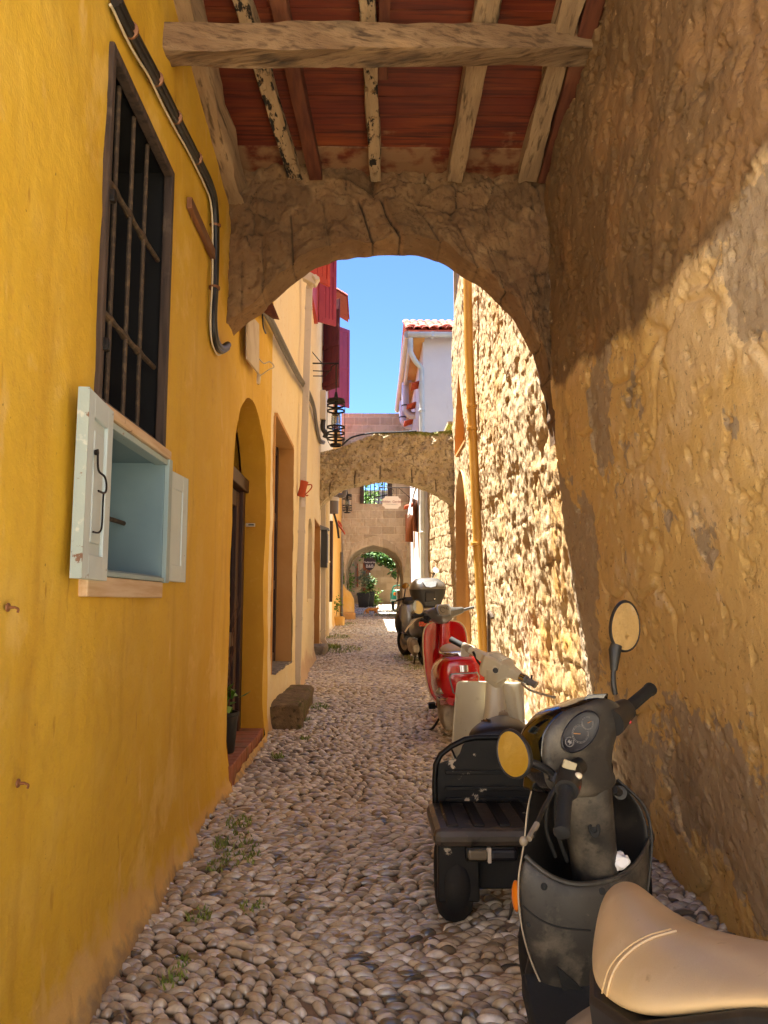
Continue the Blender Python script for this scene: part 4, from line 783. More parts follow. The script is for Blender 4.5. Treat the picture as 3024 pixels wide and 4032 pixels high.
t=thing('weed_plant','small bright green weed sprouting above the yellow plinth','plant',(-.95,22.1,1.15));g=G();r=random.Random(3);leaves(g,[(-.92+r.gauss(0,.07),21.95+r.gauss(0,.06),1.42+r.gauss(0,.10)) for _ in range(70)],.10,r);obj('leaves',g,M['leaf'],t,smooth=False);g=G();g.tube([(-.97,22.05,1.1),(-.93,21.96,1.42)],.008,5);obj('stem',g,M['twig'],t)
t=thing('vent_pipe','bundle of grey vent pipes hanging high on the left wall under the flying arch','pipe',at(720,1100,Y=18.5));p=at(720,1065,Y=18.5)
g=G();g.tube([p+Vector((0,0,.05)),p+Vector((0,0,-.5))],.13,14);g.tube(bez([p+Vector((.08,0,-.05)),p+Vector((.25,0,-.05)),p+Vector((.28,0,.08))],5),.06,10);obj('pipe',g,mat('grey_vent_metal','#6d6460',.5,metal=.3),t);g=G();g.lathe([(.135,-.2),(.145,-.19),(.145,-.12),(.135,-.11)],p,(0,0,1),14);obj('collar',g,M['downpipe'],t);g=G();g.tube(bez([p+Vector((.02,0,-.5)),p+Vector((.1,0,-.8)),p+Vector((.14,0,-1.1))],4),.03,6);obj('hose',g,M['blackpipe'],t)
# ---------------------------------------------------------------- lanterns
def ring(g,c_,r,h,th,n=28): g.loft([[Vector((c_[0]+rr*math.cos(2*math.pi*k/n),c_[1]+rr*math.sin(2*math.pi*k/n),c_[2]+zz)) for k in range(n)] for rr,zz in ((r,h/2),(r,-h/2),(r-th,-h/2),(r-th,h/2),(r,h/2))],False);return g
M['lglass']=mat('lamp_glass','#dfe4df',.08,trans=.9,ior=1.1)
def lantern(label,top,zb,r,wallx,zbr):
    cx,cy_,ztop=top;t=thing('iron_lantern',label,'lantern',(cx,cy_,zb),group='wrought iron street lanterns');h=ztop-zb
    g=G();g.lathe([(.02,.16*h),(r*.25,.03*h),(r*.96,0),(r,-.02*h),(r*.98,-.06*h),(r*.3,-.04*h)],(cx,cy_,ztop),(0,0,1),28);obj('cap',g,M['iron'],t)
    for f in (.13,.25,.60,.73,.85): g=G();ring(g,(cx,cy_,ztop-f*h),r,.035*h,.012);obj('hoop',g,M['iron'],t)
    g=G();ring(g,(cx,cy_,zb+.01),r*.62,.05*h,.012);obj('hoop',g,M['iron'],t)
    for k in range(4):
        a=math.pi/2*k+.2;g=G();g.tube([(cx+r*math.cos(a),cy_+r*math.sin(a),ztop-.04*h),(cx+r*math.cos(a),cy_+r*math.sin(a),ztop-.86*h),(cx+r*.62*math.cos(a),cy_+r*.62*math.sin(a),zb)],.006,6);obj('upright',g,M['iron'],t)
    g=G();g.lathe([(r*.40,-.33*h),(r*.5,-.36*h),(r*.52,-.52*h),(r*.42,-.64*h)],(cx,cy_,ztop),(0,0,1),18,False);obj('glass',g,M['lglass'],t,solid=.004)
    g=G();g.lathe([(.02,-.64*h),(r*.42,-.66*h),(.03,-.70*h),(.015,-1.*h)],(cx,cy_,ztop),(0,0,1),12);g.lathe([(.02,0),(.022,-.28*h),(r*.5,-.31*h),(r*.35,-.345*h)],(cx,cy_,ztop),(0,0,1),14);obj('lamp_stem',g,M['iron'],t)
    g=G();g.tube([(cx,cy_,ztop),(cx,cy_,zbr-.02)],.011,8);g.tube([(wallx,cy_,zbr),(cx+.04,cy_,zbr)],.013,8);g.tube(bez([(wallx,cy_,zbr-.13),(cx-.12,cy_,zbr-.13),(cx-.08,cy_,zbr-.06),(cx,cy_,zbr)],5),.009,6);g.tube([(wallx,cy_,zbr-.22),(cx-.2,cy_,zbr-.22),(cx-.12,cy_,zbr-.14)],.009,6);obj('bracket',g,M['iron'],t)
    return t
a=at(726,863,Y=12.6);b=at(726,963,Y=12.6);br_=at(727,785,Y=12.6)
lantern('large black ringed iron lantern on a wall bracket in front of the flying arch',(a.x,12.6,a.z),b.z,.15,-.98,br_.z)
a=at(750,1068,Y=21);b=at(750,1108,Y=21)
t=lantern('smaller caged iron lantern seen beneath the flying arch',(a.x,21,a.z),b.z,.13,-1.04,a.z+.35)
g=G();P=bez([at(700,790,Y=12.5),at(665,745,Y=12.4),at(655,690,Y=12.0),at(650,640,Y=11.6)],6);g.tube(P,.008,6);o=obj('lamp_wire',g,M['blackpipe']);tag(rebase(o,P[0]),'thin black wire looping from the lantern bracket up to the roof gutter','wire')
g=G();P=bez([at(738,963,Y=15.35),at(760,945,Y=15.35),at(800,936,Y=15.35),at(850,934,Y=15.4),at(900,931,Y=15.4)],6);g.tube(P,.018,8);o=obj('arch_cable',g,M['blackpipe']);tag(rebase(o,P[0]),'black cable lying along the top of the flying arch','cable')
# ---------------------------------------------------------------- ochre pipe on the sunlit wall
pb=Vector((1.375,10.3,zg(10.3)+.02));pts=[at(1009,560,Y=10.3),at(1013,760,Y=10.3),at(1024,1000,Y=10.3),at(1033,1200,Y=10.3),at(1044,1400,Y=10.3)];pts.append(pts[-1]+Vector((.02,0,-.75)))
pipe('tall_ochre_pipe','tall ochre painted downpipe on the sunlit rubble wall behind the red scooter',pts,.062,M['yellowpipe'],[at(1019,878,Y=10.3),at(1020,926,Y=10.3),at(1029,1175,Y=10.3)],loc=(1.37,10.3,zg(10.3)))
g=G();P=[at(1058,1330,Y=9.0),at(1060,1325,Y=8.95),at(1061,1400,Y=8.95)];P=[at(1056,1380,Y=9.1)+Vector((0,0,-.5))]+[at(1056,1335,Y=9.1),at(1060,1326,Y=9.05),at(1064,1335,Y=9.0)];g.tube(bez(P,5),.022,8);o=obj('iron_pipe_stub',g,M['rustbar']);tag(rebase(o,P[0]),'short bent rusty pipe stub beside the tall ochre pipe','pipe')
# ---------------------------------------------------------------- white house
wh=thing('white_house','white plastered house with clay roof and pale gutters rising above the flying arch','house',(1.4,22,zg(22)))
hz=at(912,722,Y=19).z
g=G();g.box(1.33,5.5,19.0,19.05,0,hz).box(1.33,1.38,19.05,26,0,hz-.15);obj('wall',g,M['white'],wh,smooth=False)
g=G()
for k in range(22):
    x=.98+k*.2
    for j in range(7):
        y=18.62+j*.28;z=hz+.0+.13*j
        g.loft([[Vector((x+.1*math.cos(q),y,z+.07*math.sin(q)+.02*random.random())) for q in np.linspace(0,math.pi,7)],[Vector((x+.1*math.cos(q),y+.34,z+.158+.07*math.sin(q))) for q in np.linspace(0,math.pi,7)]],False,False)
for k in range(5):
    x=1.02+k*.3;g.ell((x,18.85+.05*random.random(),hz+.12+.03*random.random()),(.13,.2,.07),10,6)
g.add([(.9,18.62,hz-.04),(5.5,18.62,hz-.04),(5.5,20.6,hz+.86),(.9,20.6,hz+.86)],[(0,1,2,3)]);g.add([(.9,20.6,hz+.86),(5.5,20.6,hz+.86),(5.5,26,hz+.0),(.9,26,hz+.0)],[(0,1,2,3)])
obj('roof',g,M['rooftile'],wh,solid=.012)
M['gutter']=mat('pale_grey_gutter','#c8ccca',.4,layers=[n_(3,'#b5bab8',.4,.65)])
g=G();zc=at(885,722,Y=18.7).z
g.loft([[Vector((x,18.66+.075*math.cos(q),zc+.09*math.sin(q))) for q in np.linspace(math.pi,2*math.pi,9)] for x in (.93,1.6,2.4,5.5)],False,False);g.box(.93,5.5,18.575,18.60,zc-.02,zc+.02)
obj('gutter',g,M['gutter'],wh,solid=.012)
for x in (1.55,2.2): g=G();g.box(x-.03,x+.03,18.56,18.76,zc-.1,zc+.03);obj('gutter_bracket',g,M['gutter'],wh,smooth=False)
g=G();g.tube([(.93,18.7,zc),(.93,26,zc-.1)],.10,12);g.tube([(1.0,18.7,zc-.16),(1.05,26,zc-.26)],.05,8);obj('gutter',g,M['downpipe'],wh)
g=G();g.box(1.0,1.36,18.7,26,zc-.1,zc-.06);obj('soffit_board',g,M['reveal2'],wh,smooth=False)
g=G();P=[(1.0,18.72,zc),(1.0,18.72,zc-.45),(1.12,18.8,zc-.66),(1.27,18.93,zc-.8),(1.29,18.95,zc-1.05),(1.29,18.95,zg(19)+.1)];g.tube([P[0]]+bez(P[1:5],5)+[P[5]],.065,12);o=obj('corner_downpipe',g,M['gutter'],wh)
for z in (zc-1.9,3.2): g=G();g.lathe([(.07,-.03),(.085,-.02),(.085,.02),(.07,.03)],(1.29,18.95,z),(0,0,1),14);obj('collar',g,M['gutter'],o)
for (xx,yy,YY) in ((899,836,20.5),(888,880,22),(882,915,23.5),(905,1052,20.6),(883,1097,23.)):
    p=at(xx,yy,Y=YY);g=G()
    for k in range(3): g.loft([[Vector((xq,YY+.22*k+.11*math.cos(q),p.z+(xq-1.0)*.35+.05*math.sin(q))) for q in np.linspace(0,math.pi,7)] for xq in (p.x-.12,1.36)],False,False)
    obj('tile_hood',g,M['terracotta'],wh,solid=.02)
M['flue']=mat('dull_metal_flue','#b9b4bb',.45,metal=.35)
for YY,yt,yb in ((22.5,822,880),(24.5,862,905)):
    x0=at(876,yt,Y=YY).x;zt_=at(876,yt,Y=YY).z;zb_=at(876,yb,Y=YY).z
    g=G();P=[(1.36,YY,zb_-.25),(1.2,YY,zb_-.25),(1.08,YY,zb_-.12),(1.04,YY,zb_+.05),(1.04,YY,zt_-.15),(1.08,YY,zt_),(1.2,YY,zt_+.05)];g.tube([P[0]]+bez(P[1:],5),.11,14);f=obj('stove_flue',g,M['flue'],wh)
    g=G();g.lathe([(.113,-.02),(.122,-.015),(.122,.015),(.113,.02)],(1.04,YY,zb_+.05),(0,0,1),14);obj('collar',g,M['iron'],f)
M['brownsh']=mat('orange_brown_shutter','#8f4f1e',.55,layers=[dict(k='n',s=6,c='#7a3f16',lo=.4,hi=.65,st=(4,4,.3))])
p=at(895,1120,Y=21.4);shutter(wh,(1.33,21.6),(1.17,21.2),3.45,4.35,M['brownsh'],'window_shutter')
p=at(889,1150,Y=23.6);shutter(wh,(1.33,24.0),(1.08,23.7),3.35,4.2,M['brownsh'],'window_shutter')
M['cloth']=mat('white_cloth','#e2e2e4',.9)
g=G();n=10;P=np.zeros((n,8,3))
for i in range(n):
    for j in range(8): P[i,j]=(1.33-.28*(i/9)**.6-.02*math.sin(j*2.),20.9+.07*j+.02*math.sin(i*1.2),4.75-.9*(i/9)+.04*math.sin(j*1.7+i*.5))
g.grid(P);o=obj('hanging_cloth',g,M['cloth'],solid=.01);tag(rebase(o,(1.3,21.2,4.7)),'white cloth hanging from the white house beside its brown shutter','cloth')
# ---------------------------------------------------------------- vaulted gateway
S3=lambda q:[(x,z) for x,z in q]
v=lambda x,y:(at(x,y,Y=26).x,at(x,y,Y=26).z)
cur=[v(745,1262),v(749,1228),v(757,1204),v(775,1187),v(795,1180),v(815,1179),v(838,1186),v(856,1198),v(867,1215),v(870,1240),v(870,1268)]
a0=v(735,1280);a1=v(886,1280);wz=v(800,893)[1]
WX0,WX1,WZ0,WZ1=v(786,1086)[0],v(837,1086)[0],v(800,1088)[1],v(800,985)[1]
gt=arch('stone_gateway','sandy ashlar gateway wall with a low vaulted passage and a barred opening showing sky',26.0,2.6,cur,a0[0],a1[0]+.12,lambda x:WZ0,M['ashlar'],ring=.30,joint=.62,amp=.012,nu=150,nv=110,vj='ashlar',seed=500)
gt['category']='gateway'
def ash(name,x0,x1,z0,z1,Y,seed,m=M['ashlar'],parent=gt,nx=60,nz=60,amp=.012,bw=.44,bh=.27,th=0):
    X,Z=np.meshgrid(np.linspace(x0,x1,nx),np.linspace(z0,z1,nz),indexing='ij');row=np.floor(Z/bh);I=(X*0).astype(np.int64)
    jx=((X+bw*.48*(row%2)+.12*_h(row.astype(np.int64),I,I,3))/bw)%1.;jz=(Z/bh)%1.;e=np.minimum(np.minimum(jx,1-jx)*bw,np.minimum(jz,1-jz)*bh);J=np.exp(-(e/.014)**2);T=_h(np.floor((X+bw*.48*(row%2))/bw).astype(np.int64),row.astype(np.int64),I,seed)
    g=G();g.grid(np.stack([X,Y-amp*(T+fbm(X*5,Z*5,seed=seed,o=3))+amp*J,Z],-1));o=obj(name,g,m,parent,ang=180);attr(o.data,'joint',J);attr(o.data,'tone',T)
    return o
x0,x1=a0[0],a1[0]+.12
ash('upper_wall',x0,WX0,WZ0,WZ1,26,1);ash('upper_wall',WX1,x1,WZ0,WZ1,26,2);ash('upper_wall',x0,x1,WZ1,wz,26,3,nx=90,nz=70)
g=G()
for b in ((x0,WX0,WZ0,WZ1),(WX1,x1,WZ0,WZ1),(x0,x1,WZ1,wz)): g.box(b[0],b[1],26.02,26.5,b[2],b[3])
obj('wall_core',g,M['ashlar'],gt,smooth=False)
# piers below the springing
zl=cur[0][1];zr=cur[-1][1]
ash('pier',x0,cur[0][0]+.005,.7,zl,26,4,nx=12,nz=50);ash('pier',cur[-1][0]-.005,x1,.7,zr,26,5,nx=16,nz=50)
g=G();g.box(x0-.3,cur[0][0],26.02,28.6,.6,zl).box(cur[-1][0],x1+.3,26.02,28.6,.6,zr);obj('pier_core',g,M['ashlar'],gt,smooth=False)
# inner, lower ring at the far end of the vault
v2=lambda x,y:(at(x,y,Y=28.2).x,at(x,y,Y=28.2).z)
cu2=[v2(753,1275),v2(753,1240),v2(757,1223),v2(768,1205),v2(786,1194),v2(806,1190),v2(826,1192),v2(842,1203),v2(855,1218),v2(858,1240),v2(858,1275)]
arch('inner_arch','lower inner stone arch closing the far end of the gateway vault',28.2,.45,cu2,v2(745,1275)[0],v2(872,1275)[0],lambda x:v(800,1170)[1]-.02,M['ashlar'],ring=.3,joint=.5,amp=.01,nu=90,nv=24,vj='ashlar',seed=600)
g=G();xa=v2(753,1275)[0];xb=v2(858,1275)[0];g.box(xa-.35,xa,28.2,28.65,.8,cu2[0][1]).box(xb,xb+.35,28.2,28.65,.8,cu2[-1][1]);o=obj('passage_pier',g,M['ashlar'],gt,smooth=False);
for q in (o,):
    attr(q.data,'tone',[.5]*len(q.data.vertices))
# barred opening
g=G();
for k,xx in enumerate((790,800,808.5,818,826,829)):
    p=at(xx,1087,Y=26.1);g=G();g.tube([(p.x,26.1,WZ0-.02),(p.x+.01*k,26.1,WZ1)],.016,6);obj('window_bar',g,M['iron'],gt)
g=G();g.tube([(WX0,26.1,WZ0+.28),(WX1,26.1,WZ0+.28)],.014,6);g.tube([(WX0-.3,26.08,WZ0+.05),(WX1,26.08,WZ0+.33)],.014,6);obj('window_bar',g,M['iron'],gt)
g=G();g.box(WX0-.14,WX0,25.93,26.06,WZ0,WZ1).box(WX1,WX1+.16,25.93,26.06,WZ0,WZ1);obj('window_jamb',g,M['greywood'],gt,smooth=False,bevel=.01)
# buttress and bench at its left foot
g=G();n=14;R=[]
for z,wx,wy in ((0.9,.50,.9),(1.3,.50,.85),(1.6,.48,.75),(1.8,.38,.55),(1.93,.22,.35),(2.1,.1,.2)):
    R.append([Vector((-1.02+wx*max(0,math.cos(q))**.6,25.75+wy*math.sin(q)*.5,z+.0)) for q in np.linspace(-math.pi/2,math.pi/2,12)]+[Vector((-1.15,25.75+wy*.5,z)),Vector((-1.15,25.75-wy*.5,z))])
g.loft(R);o=obj('plaster_buttress',g,M['ochre']);tag(rebase(o,(-.9,25.7,.95)),'rounded yellow plaster buttress against the left foot of the gateway','buttress');attr(o.data,'foot',[.5]*len(o.data.vertices))
g=G();sbox(g,-1.1,-.48,25.0,25.5,.85,1.17,.01,21,10);o=obj('stone_bench',g,M['reveal2'],ang=60);tag(rebase(o,(-.8,25.2,.93)),'low tan stone ledge in front of the yellow plaster buttress','ledge')
pipe('downpipe','thin grey downpipe at the corner beside the plaster buttress',[(-.93,24.9,3.1),(-.92,24.9,1.1),(-.85,24.8,.98)],.045,M['greypipe'],[])
# ---------------------------------------------------------------- hanging signs
M['signcream']=mat('cream_sign_board','#e6dcc6',.5);M['signdark']=mat('dark_plum_sign','#3d2c30',.6);M['ink']=mat('brown_red_lettering','#8c4a3c',.6);M['ink2']=mat('grey_lettering','#8d8678',.6);M['inkw']=mat('white_lettering','#e4dcd8',.5)
Y=23.2;a=at(826,1085,Y=Y);b=at(866,1085,Y=Y);zt_=at(846,1072,Y=Y).z;zb_=at(846,1098.5,Y=Y).z;cx=(a.x+b.x)/2;cz=(zt_+zb_)/2;hw=(b.x-a.x)/2;hh=(zt_-zb_)/2
t=thing('hanging_sign','cream notched signboard with red lettering hung on a thin iron arm','sign',(cx,Y,cz))
poly=[];n_c=5;cr=hh*.42
for sx_,sz_ in ((1,1),(-1,1),(-1,-1),(1,-1)):
    cxx,czz=cx+sx_*hw,cz+sz_*hh;arc=[]
    for k in range(n_c+1):
        q=math.pi/2*k/n_c;arc.append((cxx-sx_*cr*math.cos(q),Y,czz-sz_*cr*math.sin(q)))
    if sx_*sz_>0: arc=arc[::-1]
    poly+=arc
g=G();g.prism(poly,(0,.04,0));obj('board',g,M['signcream'],t,smooth=False)
obj('lettering',text_mesh('Hidden  Garden',hh*.52,face_cam((cx,Y-.004,cz+hh*.12)),.003),M['ink'],t,smooth=False)
obj('lettering',text_mesh('boutique apartments',hh*.2,face_cam((cx,Y-.004,cz-hh*.3)),.003,1.1),M['ink2'],t,smooth=False)
g=G();z=zt_+.27;g.tube([(1.36,Y+.02,z),(cx-.35,Y+.02,z)],.012,6);g.tube([(1.36,Y+.02,z-.45),(.85,Y+.02,z)],.009,6)
for dx in (-hw*.55,hw*.55): g.tube([(cx+dx,Y+.02,zt_),(cx+dx,Y+.02,z)],.006,5)
g.tube([(.62+.09*math.cos(q),Y+.02,z-.12+.09*math.sin(q)) for q in np.linspace(0,5.5,16)],.007,5);g.ell((cx-.33,Y+.02,z),(.05,.05,.03),8,6);obj('iron_arm',g,M['iron'],t)
Y=29.4;a=at(786,1215,Y=Y);b=at(811,1215,Y=Y);cx=(a.x+b.x)/2;hw=(b.x-a.x)/2*1.02;zt_=at(800,1203,Y=Y).z;zb_=at(800,1232,Y=Y).z;hh=zt_-zb_
t=thing('shield_sign','dark plum shield shaped guesthouse sign hanging beyond the gateway','sign',(cx,Y,zt_))
pl=[(-1,1.),(-.98,.6),(-.86,.35),(-.6,.14),(-.3,.03),(0,-.02),(.3,.03),(.6,.14),(.86,.35),(.98,.6),(1,1.),(.86,.82),(.7,.82),(.52,.9),(.36,1.06),(.2,.92),(0,.88),(-.2,.92),(-.36,1.06),(-.52,.9),(-.7,.82),(-.86,.82)]
g=G();g.prism([(cx+hw*x,Y,zb_+hh*z) for x,z in pl],(0,.05,0));obj('board',g,M['signdark'],t,smooth=False)
obj('lettering',text_mesh('Medieval Inn',hh*.2,face_cam((cx,Y-.005,zb_+hh*.60)),.003,.9),M['inkw'],t,smooth=False);obj('lettering',text_mesh('B&B',hh*.33,face_cam((cx,Y-.005,zb_+hh*.30)),.004),M['inkw'],t,smooth=False)
g=G();g.tube([(cx,Y+.03,zt_-.05),(cx,Y+.03,zt_+.3)],.02,6);g.tube([(cx-.9,Y+.03,zt_+.3),(cx+.3,Y+.03,zt_+.3)],.02,6);obj('bracket',g,M['iron'],t)
# ---------------------------------------------------------------- square beyond the gateway
zb=zg(37)
ew=thing('end_building','beige ashlar building closing the view beyond the gateway with a narrow wooden door','building',(0.4,37,zb))
def ewall(x0,x1,Y,nm,seed): return ash(nm,x0,x1,zb-.1,5.2,Y,seed,M['paleashlar'],ew,70,70,.01,.5,.3)
dx0=at(784,1290,Y=37).x;dx1=at(800,1290,Y=37).x
ewall(dx1,4.0,37,'wall',31);ewall(-4.,dx0,36.6,'wall',32)
g=G();g.box(-4,4,37.3,37.4,zb-.1,6.2).box(dx0-.02,dx0,36.6,37.3,zb-.1,5.2).box(dx1,dx1+.02,37.0,37.3,zb-.1,5.2);g.box(dx0,dx1,36.9,37.3,3.4,5.2);obj('wall_core',g,M['paleashlar'],ew,smooth=False)
g=G();g.box(dx0,dx1,37.15,37.2,zb,3.4)
for k in range(4): g.box(dx0+(dx1-dx0)*k/4+.01,dx0+(dx1-dx0)*(k+1)/4-.01,37.1,37.15,zb,3.35)
obj('door',g,M['brownsh'],ew,smooth=False)
g=G();g.box(at(771,1260,Y=36.5).x,at(774,1260,Y=36.5).x,36.5,36.62,2.2,3.3);obj('window',g,M['brownsh'],ew,smooth=False)
g=G();g.box(4.0,4.6,29,37.5,0,6).box(-5,-4.0,29,37.5,0,5.5);o=obj('courtyard_wall',g,M['paleashlar'],smooth=False);bpy.data.objects.remove(o)
for sx_,lab in ((1,'right'),(-1,'left')):
    t=thing('courtyard_wall','low pale wall behind the three-wheeler in the square beyond the gateway' if sx_>0 else 'unseen pale side wall beyond the gateway, raised tall to shade the ground','wall',(sx_*(2.3 if sx_>0 else 2.2),33,zg(33)))  # left wall is out of view, made tall to cast shade beyond the gateway
    Yq=np.linspace(28.6,37.2,50);Zq=np.linspace(.8,5.,50);Zq=Zq if sx_>0 else np.linspace(.8,12.,80);A_,B_=np.meshgrid(Yq,Zq,indexing='ij');g=G();g.grid(np.stack([sx_*(2.3 if sx_>0 else 2.2)+.03*fbm(A_*2,B_*2,seed=3,o=3),A_,B_],-1));o=obj('wall_face',g,M['paleashlar'],t,ang=180);attr(o.data,'tone',_h(np.floor(A_/.5+.5*(np.floor(B_/.3)%2)).astype(np.int64),np.floor(B_/.3).astype(np.int64),(A_*0).astype(np.int64),2));attr(o.data,'joint',0*A_)
    g=G();g.box(sx_*2.35 if sx_>0 else -2.6,2.6 if sx_>0 else -2.25,28.65,37.2,4.95 if sx_>0 else 11.95,5.02 if sx_>0 else 12.02);obj('coping',g,M['paleashlar'],t,smooth=False)
def planter(px,pyb,Y,w,h,plants,label,lw=1.):
    p=at(px,pyb,Y=Y);z=zg(Y);t=thing('potted_plant',label,'potted plant',(p.x,Y,z));a=w/2
    g=G();g.loft([[Vector((p.x+sx_*a*s,Y+sy_*a*s,z+hh_)) for sx_,sy_ in ((-1,-1),(1,-1),(1,1),(-1,1))] for s,hh_ in ((.72,0),(1,h),(1.0,h+.02),(.92,h+.02),(.9,h-.05))]);obj('pot',g,M['greyblack'],t,smooth=False,bevel=.01)
    r=random.Random(int(px));pl=thing
    for kind,n,rad,zc_,rz,size,m in plants:
        g=G();pts=[]
        while len(pts)<n:
            q=Vector((r.gauss(0,.5),r.gauss(0,.5),r.gauss(0,.5)))
            if q.length<1.1 and fbm(np.array(q.x*2.5),np.array(q.y*2.5),q.z*2.5,o=2,seed=int(px))>-.25: pts.append((p.x+q.x*rad,Y+q.y*rad,z+zc_+q.z*rz))
        leaves(g,pts,size,r,down=.6 if kind=='trail' else 0);obj('foliage',g,m,t,smooth=False)
    g=G()
    for k in range(4): g.tube([(p.x+.03*k-.05,Y,z+h-.05),(p.x+.06*k-.1,Y+.03*k,z+h+.5)],.012,5)
    obj('stem',g,M['twig'],t)
planter(785,1310,33.6,.55,.62,[('b',520,.30,1.30,.42,.09,M['leafg']),('trail',300,.30,.62,.2,.09,M['leaf'])],'black square planter holding a grey olive shrub with trailing greenery')
planter(799,1308,34.4,.42,.66,[('b',220,.26,1.05,.34,.16,M['leafd']),('trail',200,.2,.6,.22,.08,M['leaf'])],'slim black planter with a palm-like green shrub next to the olive')
p=at(808,1308,Y=34.6);t=thing('shrub','low feathery green shrub on the ground beside the slim planter','shrub',(p.x,34.6,zg(34.6)));g=G();r=random.Random(9);leaves(g,[(p.x+r.gauss(0,.12),34.6+r.gauss(0,.12),zg(34.6)+abs(r.gauss(.35,.2))) for _ in range(420)],.11,r);obj('foliage',g,M['leaf'],t,smooth=False);g=G();g.tube([(p.x,34.6,zg(34.6)),(p.x,34.6,zg(34.6)+.4)],.02,5);obj('stem',g,M['twig'],t)
p=at(758,1255,Y=30);t=thing('climbing_plant','leafy green climber spilling round the left edge of the gateway opening','climber',(p.x-.2,30,zg(30)));g=G();r=random.Random(12);leaves(g,[(p.x-.12+r.gauss(0,.12),30+r.gauss(0,.15),p.z+r.gauss(0,.22)) for _ in range(330)]+[(p.x-.12+r.gauss(0,.1),30+r.gauss(0,.15),at(757,1217,Y=30).z+r.gauss(0,.06)) for _ in range(90)],.13,r);obj('foliage',g,M['leaf'],t,smooth=False);g=G();g.tube([(p.x-.2,30,zg(30)),(p.x-.16,30,3.2)],.02,5);obj('stem',g,M['twig'],t)
t=thing('hanging_vine','thick green vine hanging over the far side of the gateway vault','vine',at(830,1200,Y=30.5));g=G();r=random.Random(14);pts=[]
for x,y,s,nn in ((790,1194,.09,120),(800,1197,.11,160),(812,1199,.13,220),(822,1202,.15,260),(832,1206,.18,320),(842,1208,.17,300),(851,1218,.13,200),(853,1238,.07,90)):
    p=at(x,y,Y=30.5);pts+=[(p.x+r.gauss(0,s),30.5+r.gauss(0,.25),p.z+r.gauss(0,s*.7)) for _ in range(nn)]
leaves(g,pts,.14,r,down=.4);obj('foliage',g,M['leafd'],t,smooth=False);g=G();leaves(g,[q for q in pts[::2]],.13,r,down=.4);obj('foliage',g,M['leaf'],t,smooth=False)
g=G();g.tube(bez([at(780,1192,Y=30.5),at(815,1195,Y=30.5),at(856,1205,Y=30.5)],6),.025,6);obj('stem',g,M['twig'],t)
# tree behind the gateway wall
ct=at(786,1075,Y=44);t=thing('tree','rounded green tree seen through the barred opening above the gateway','tree',(ct.x-.5,44,zg(37)));g=G();r=random.Random(21);pts=[]
for _ in range(60):
    c0=Vector((r.gauss(0,1.1),r.gauss(0,1.0),r.gauss(0,.9)))
    if c0.length>2.3: continue
    for k in range(60): pts.append((ct.x-.7+c0.x+r.gauss(0,.25),44+c0.y+r.gauss(0,.25),ct.z-.35+c0.z+r.gauss(0,.22)))
leaves(g,pts,.22,r);obj('crown',g,M['leaf'],t,smooth=False);g=G();g.tube([(ct.x-.5,44,zg(37)),(ct.x-.55,44,4),(ct.x-.6,44,ct.z)],[.2,.15,.08],8);obj('trunk',g,M['twig'],t)
t=thing('far_rooftop','grey flat rooftop visible behind the tree through the barred opening','building',(2,52,zg(37)));z=at(820,1063,Y=52).z
g=G();g.box(-1.0,5,52,56,0,z);obj('wall',g,M['sillstone'],t,smooth=False);g=G();g.box(-1.1,5.1,51.9,56,z,z+.12);obj('parapet',g,M['lichenstone'],t,smooth=False)
# moss, grass tufts
def tufts(spots,label,seed):
    g=G();r=random.Random(seed)
    for x,y,rad,n,h in spots:
        for _ in range(n):
            a=r.uniform(0,6.28);q=rad*math.sqrt(r.random());px,py=x+q*math.cos(a),y+q*math.sin(a)*1.6;z=zg(py)+.012;b=r.uniform(0,6.28);hh_=h*r.uniform(.5,1.3);l=Vector((math.cos(b)*hh_*.7,math.sin(b)*hh_*.7,hh_));w_=Vector((-math.sin(b),math.cos(b),0))*.0045*(1+h*8)
            p=Vector((px,py,z+.005));g.add([p-w_,p+w_,p+l*.6+w_*.6,p+l],[(0,1,2,3)])
    o=obj('street_grass',g,M['grass'],smooth=False);o['kind']='stuff';o['label']=label;o['category']='grass';return o
def gp(x,y):
    d=ray(x,y);t_=H/(SL*d[1]-d[2]);return d[0]*t_,d[1]*t_
sp=[]
for x,y,rad,n,h in ((515,1785,.08,90,.03),(505,1830,.12,110,.028),(522,1858,.10,80,.028),(470,1880,.06,60,.025),(430,1990,.05,50,.025),(600,1640,.06,60,.03),(660,1600,.05,50,.03),(480,1835,.04,40,.03),(550,1840,.03,30,.02),(375,2125,.05,50,.025),(395,2090,.03,30,.02),(545,1970,.05,40,.02),(690,1530,.12,120,.03),(735,1405,.45,420,.05),(710,1400,.25,300,.06),(735,1350,.5,220,.05),(725,1378,.35,260,.05),(845,1330,.6,500,.05),(885,1425,.3,200,.04),(895,1445,.2,120,.03),(660,1560,.06,60,.03)):
    a,b=gp(x,y);sp.append((a,b,rad,n,h))
tufts(sp,'sparse green grass and moss growing between the cobbles','5')
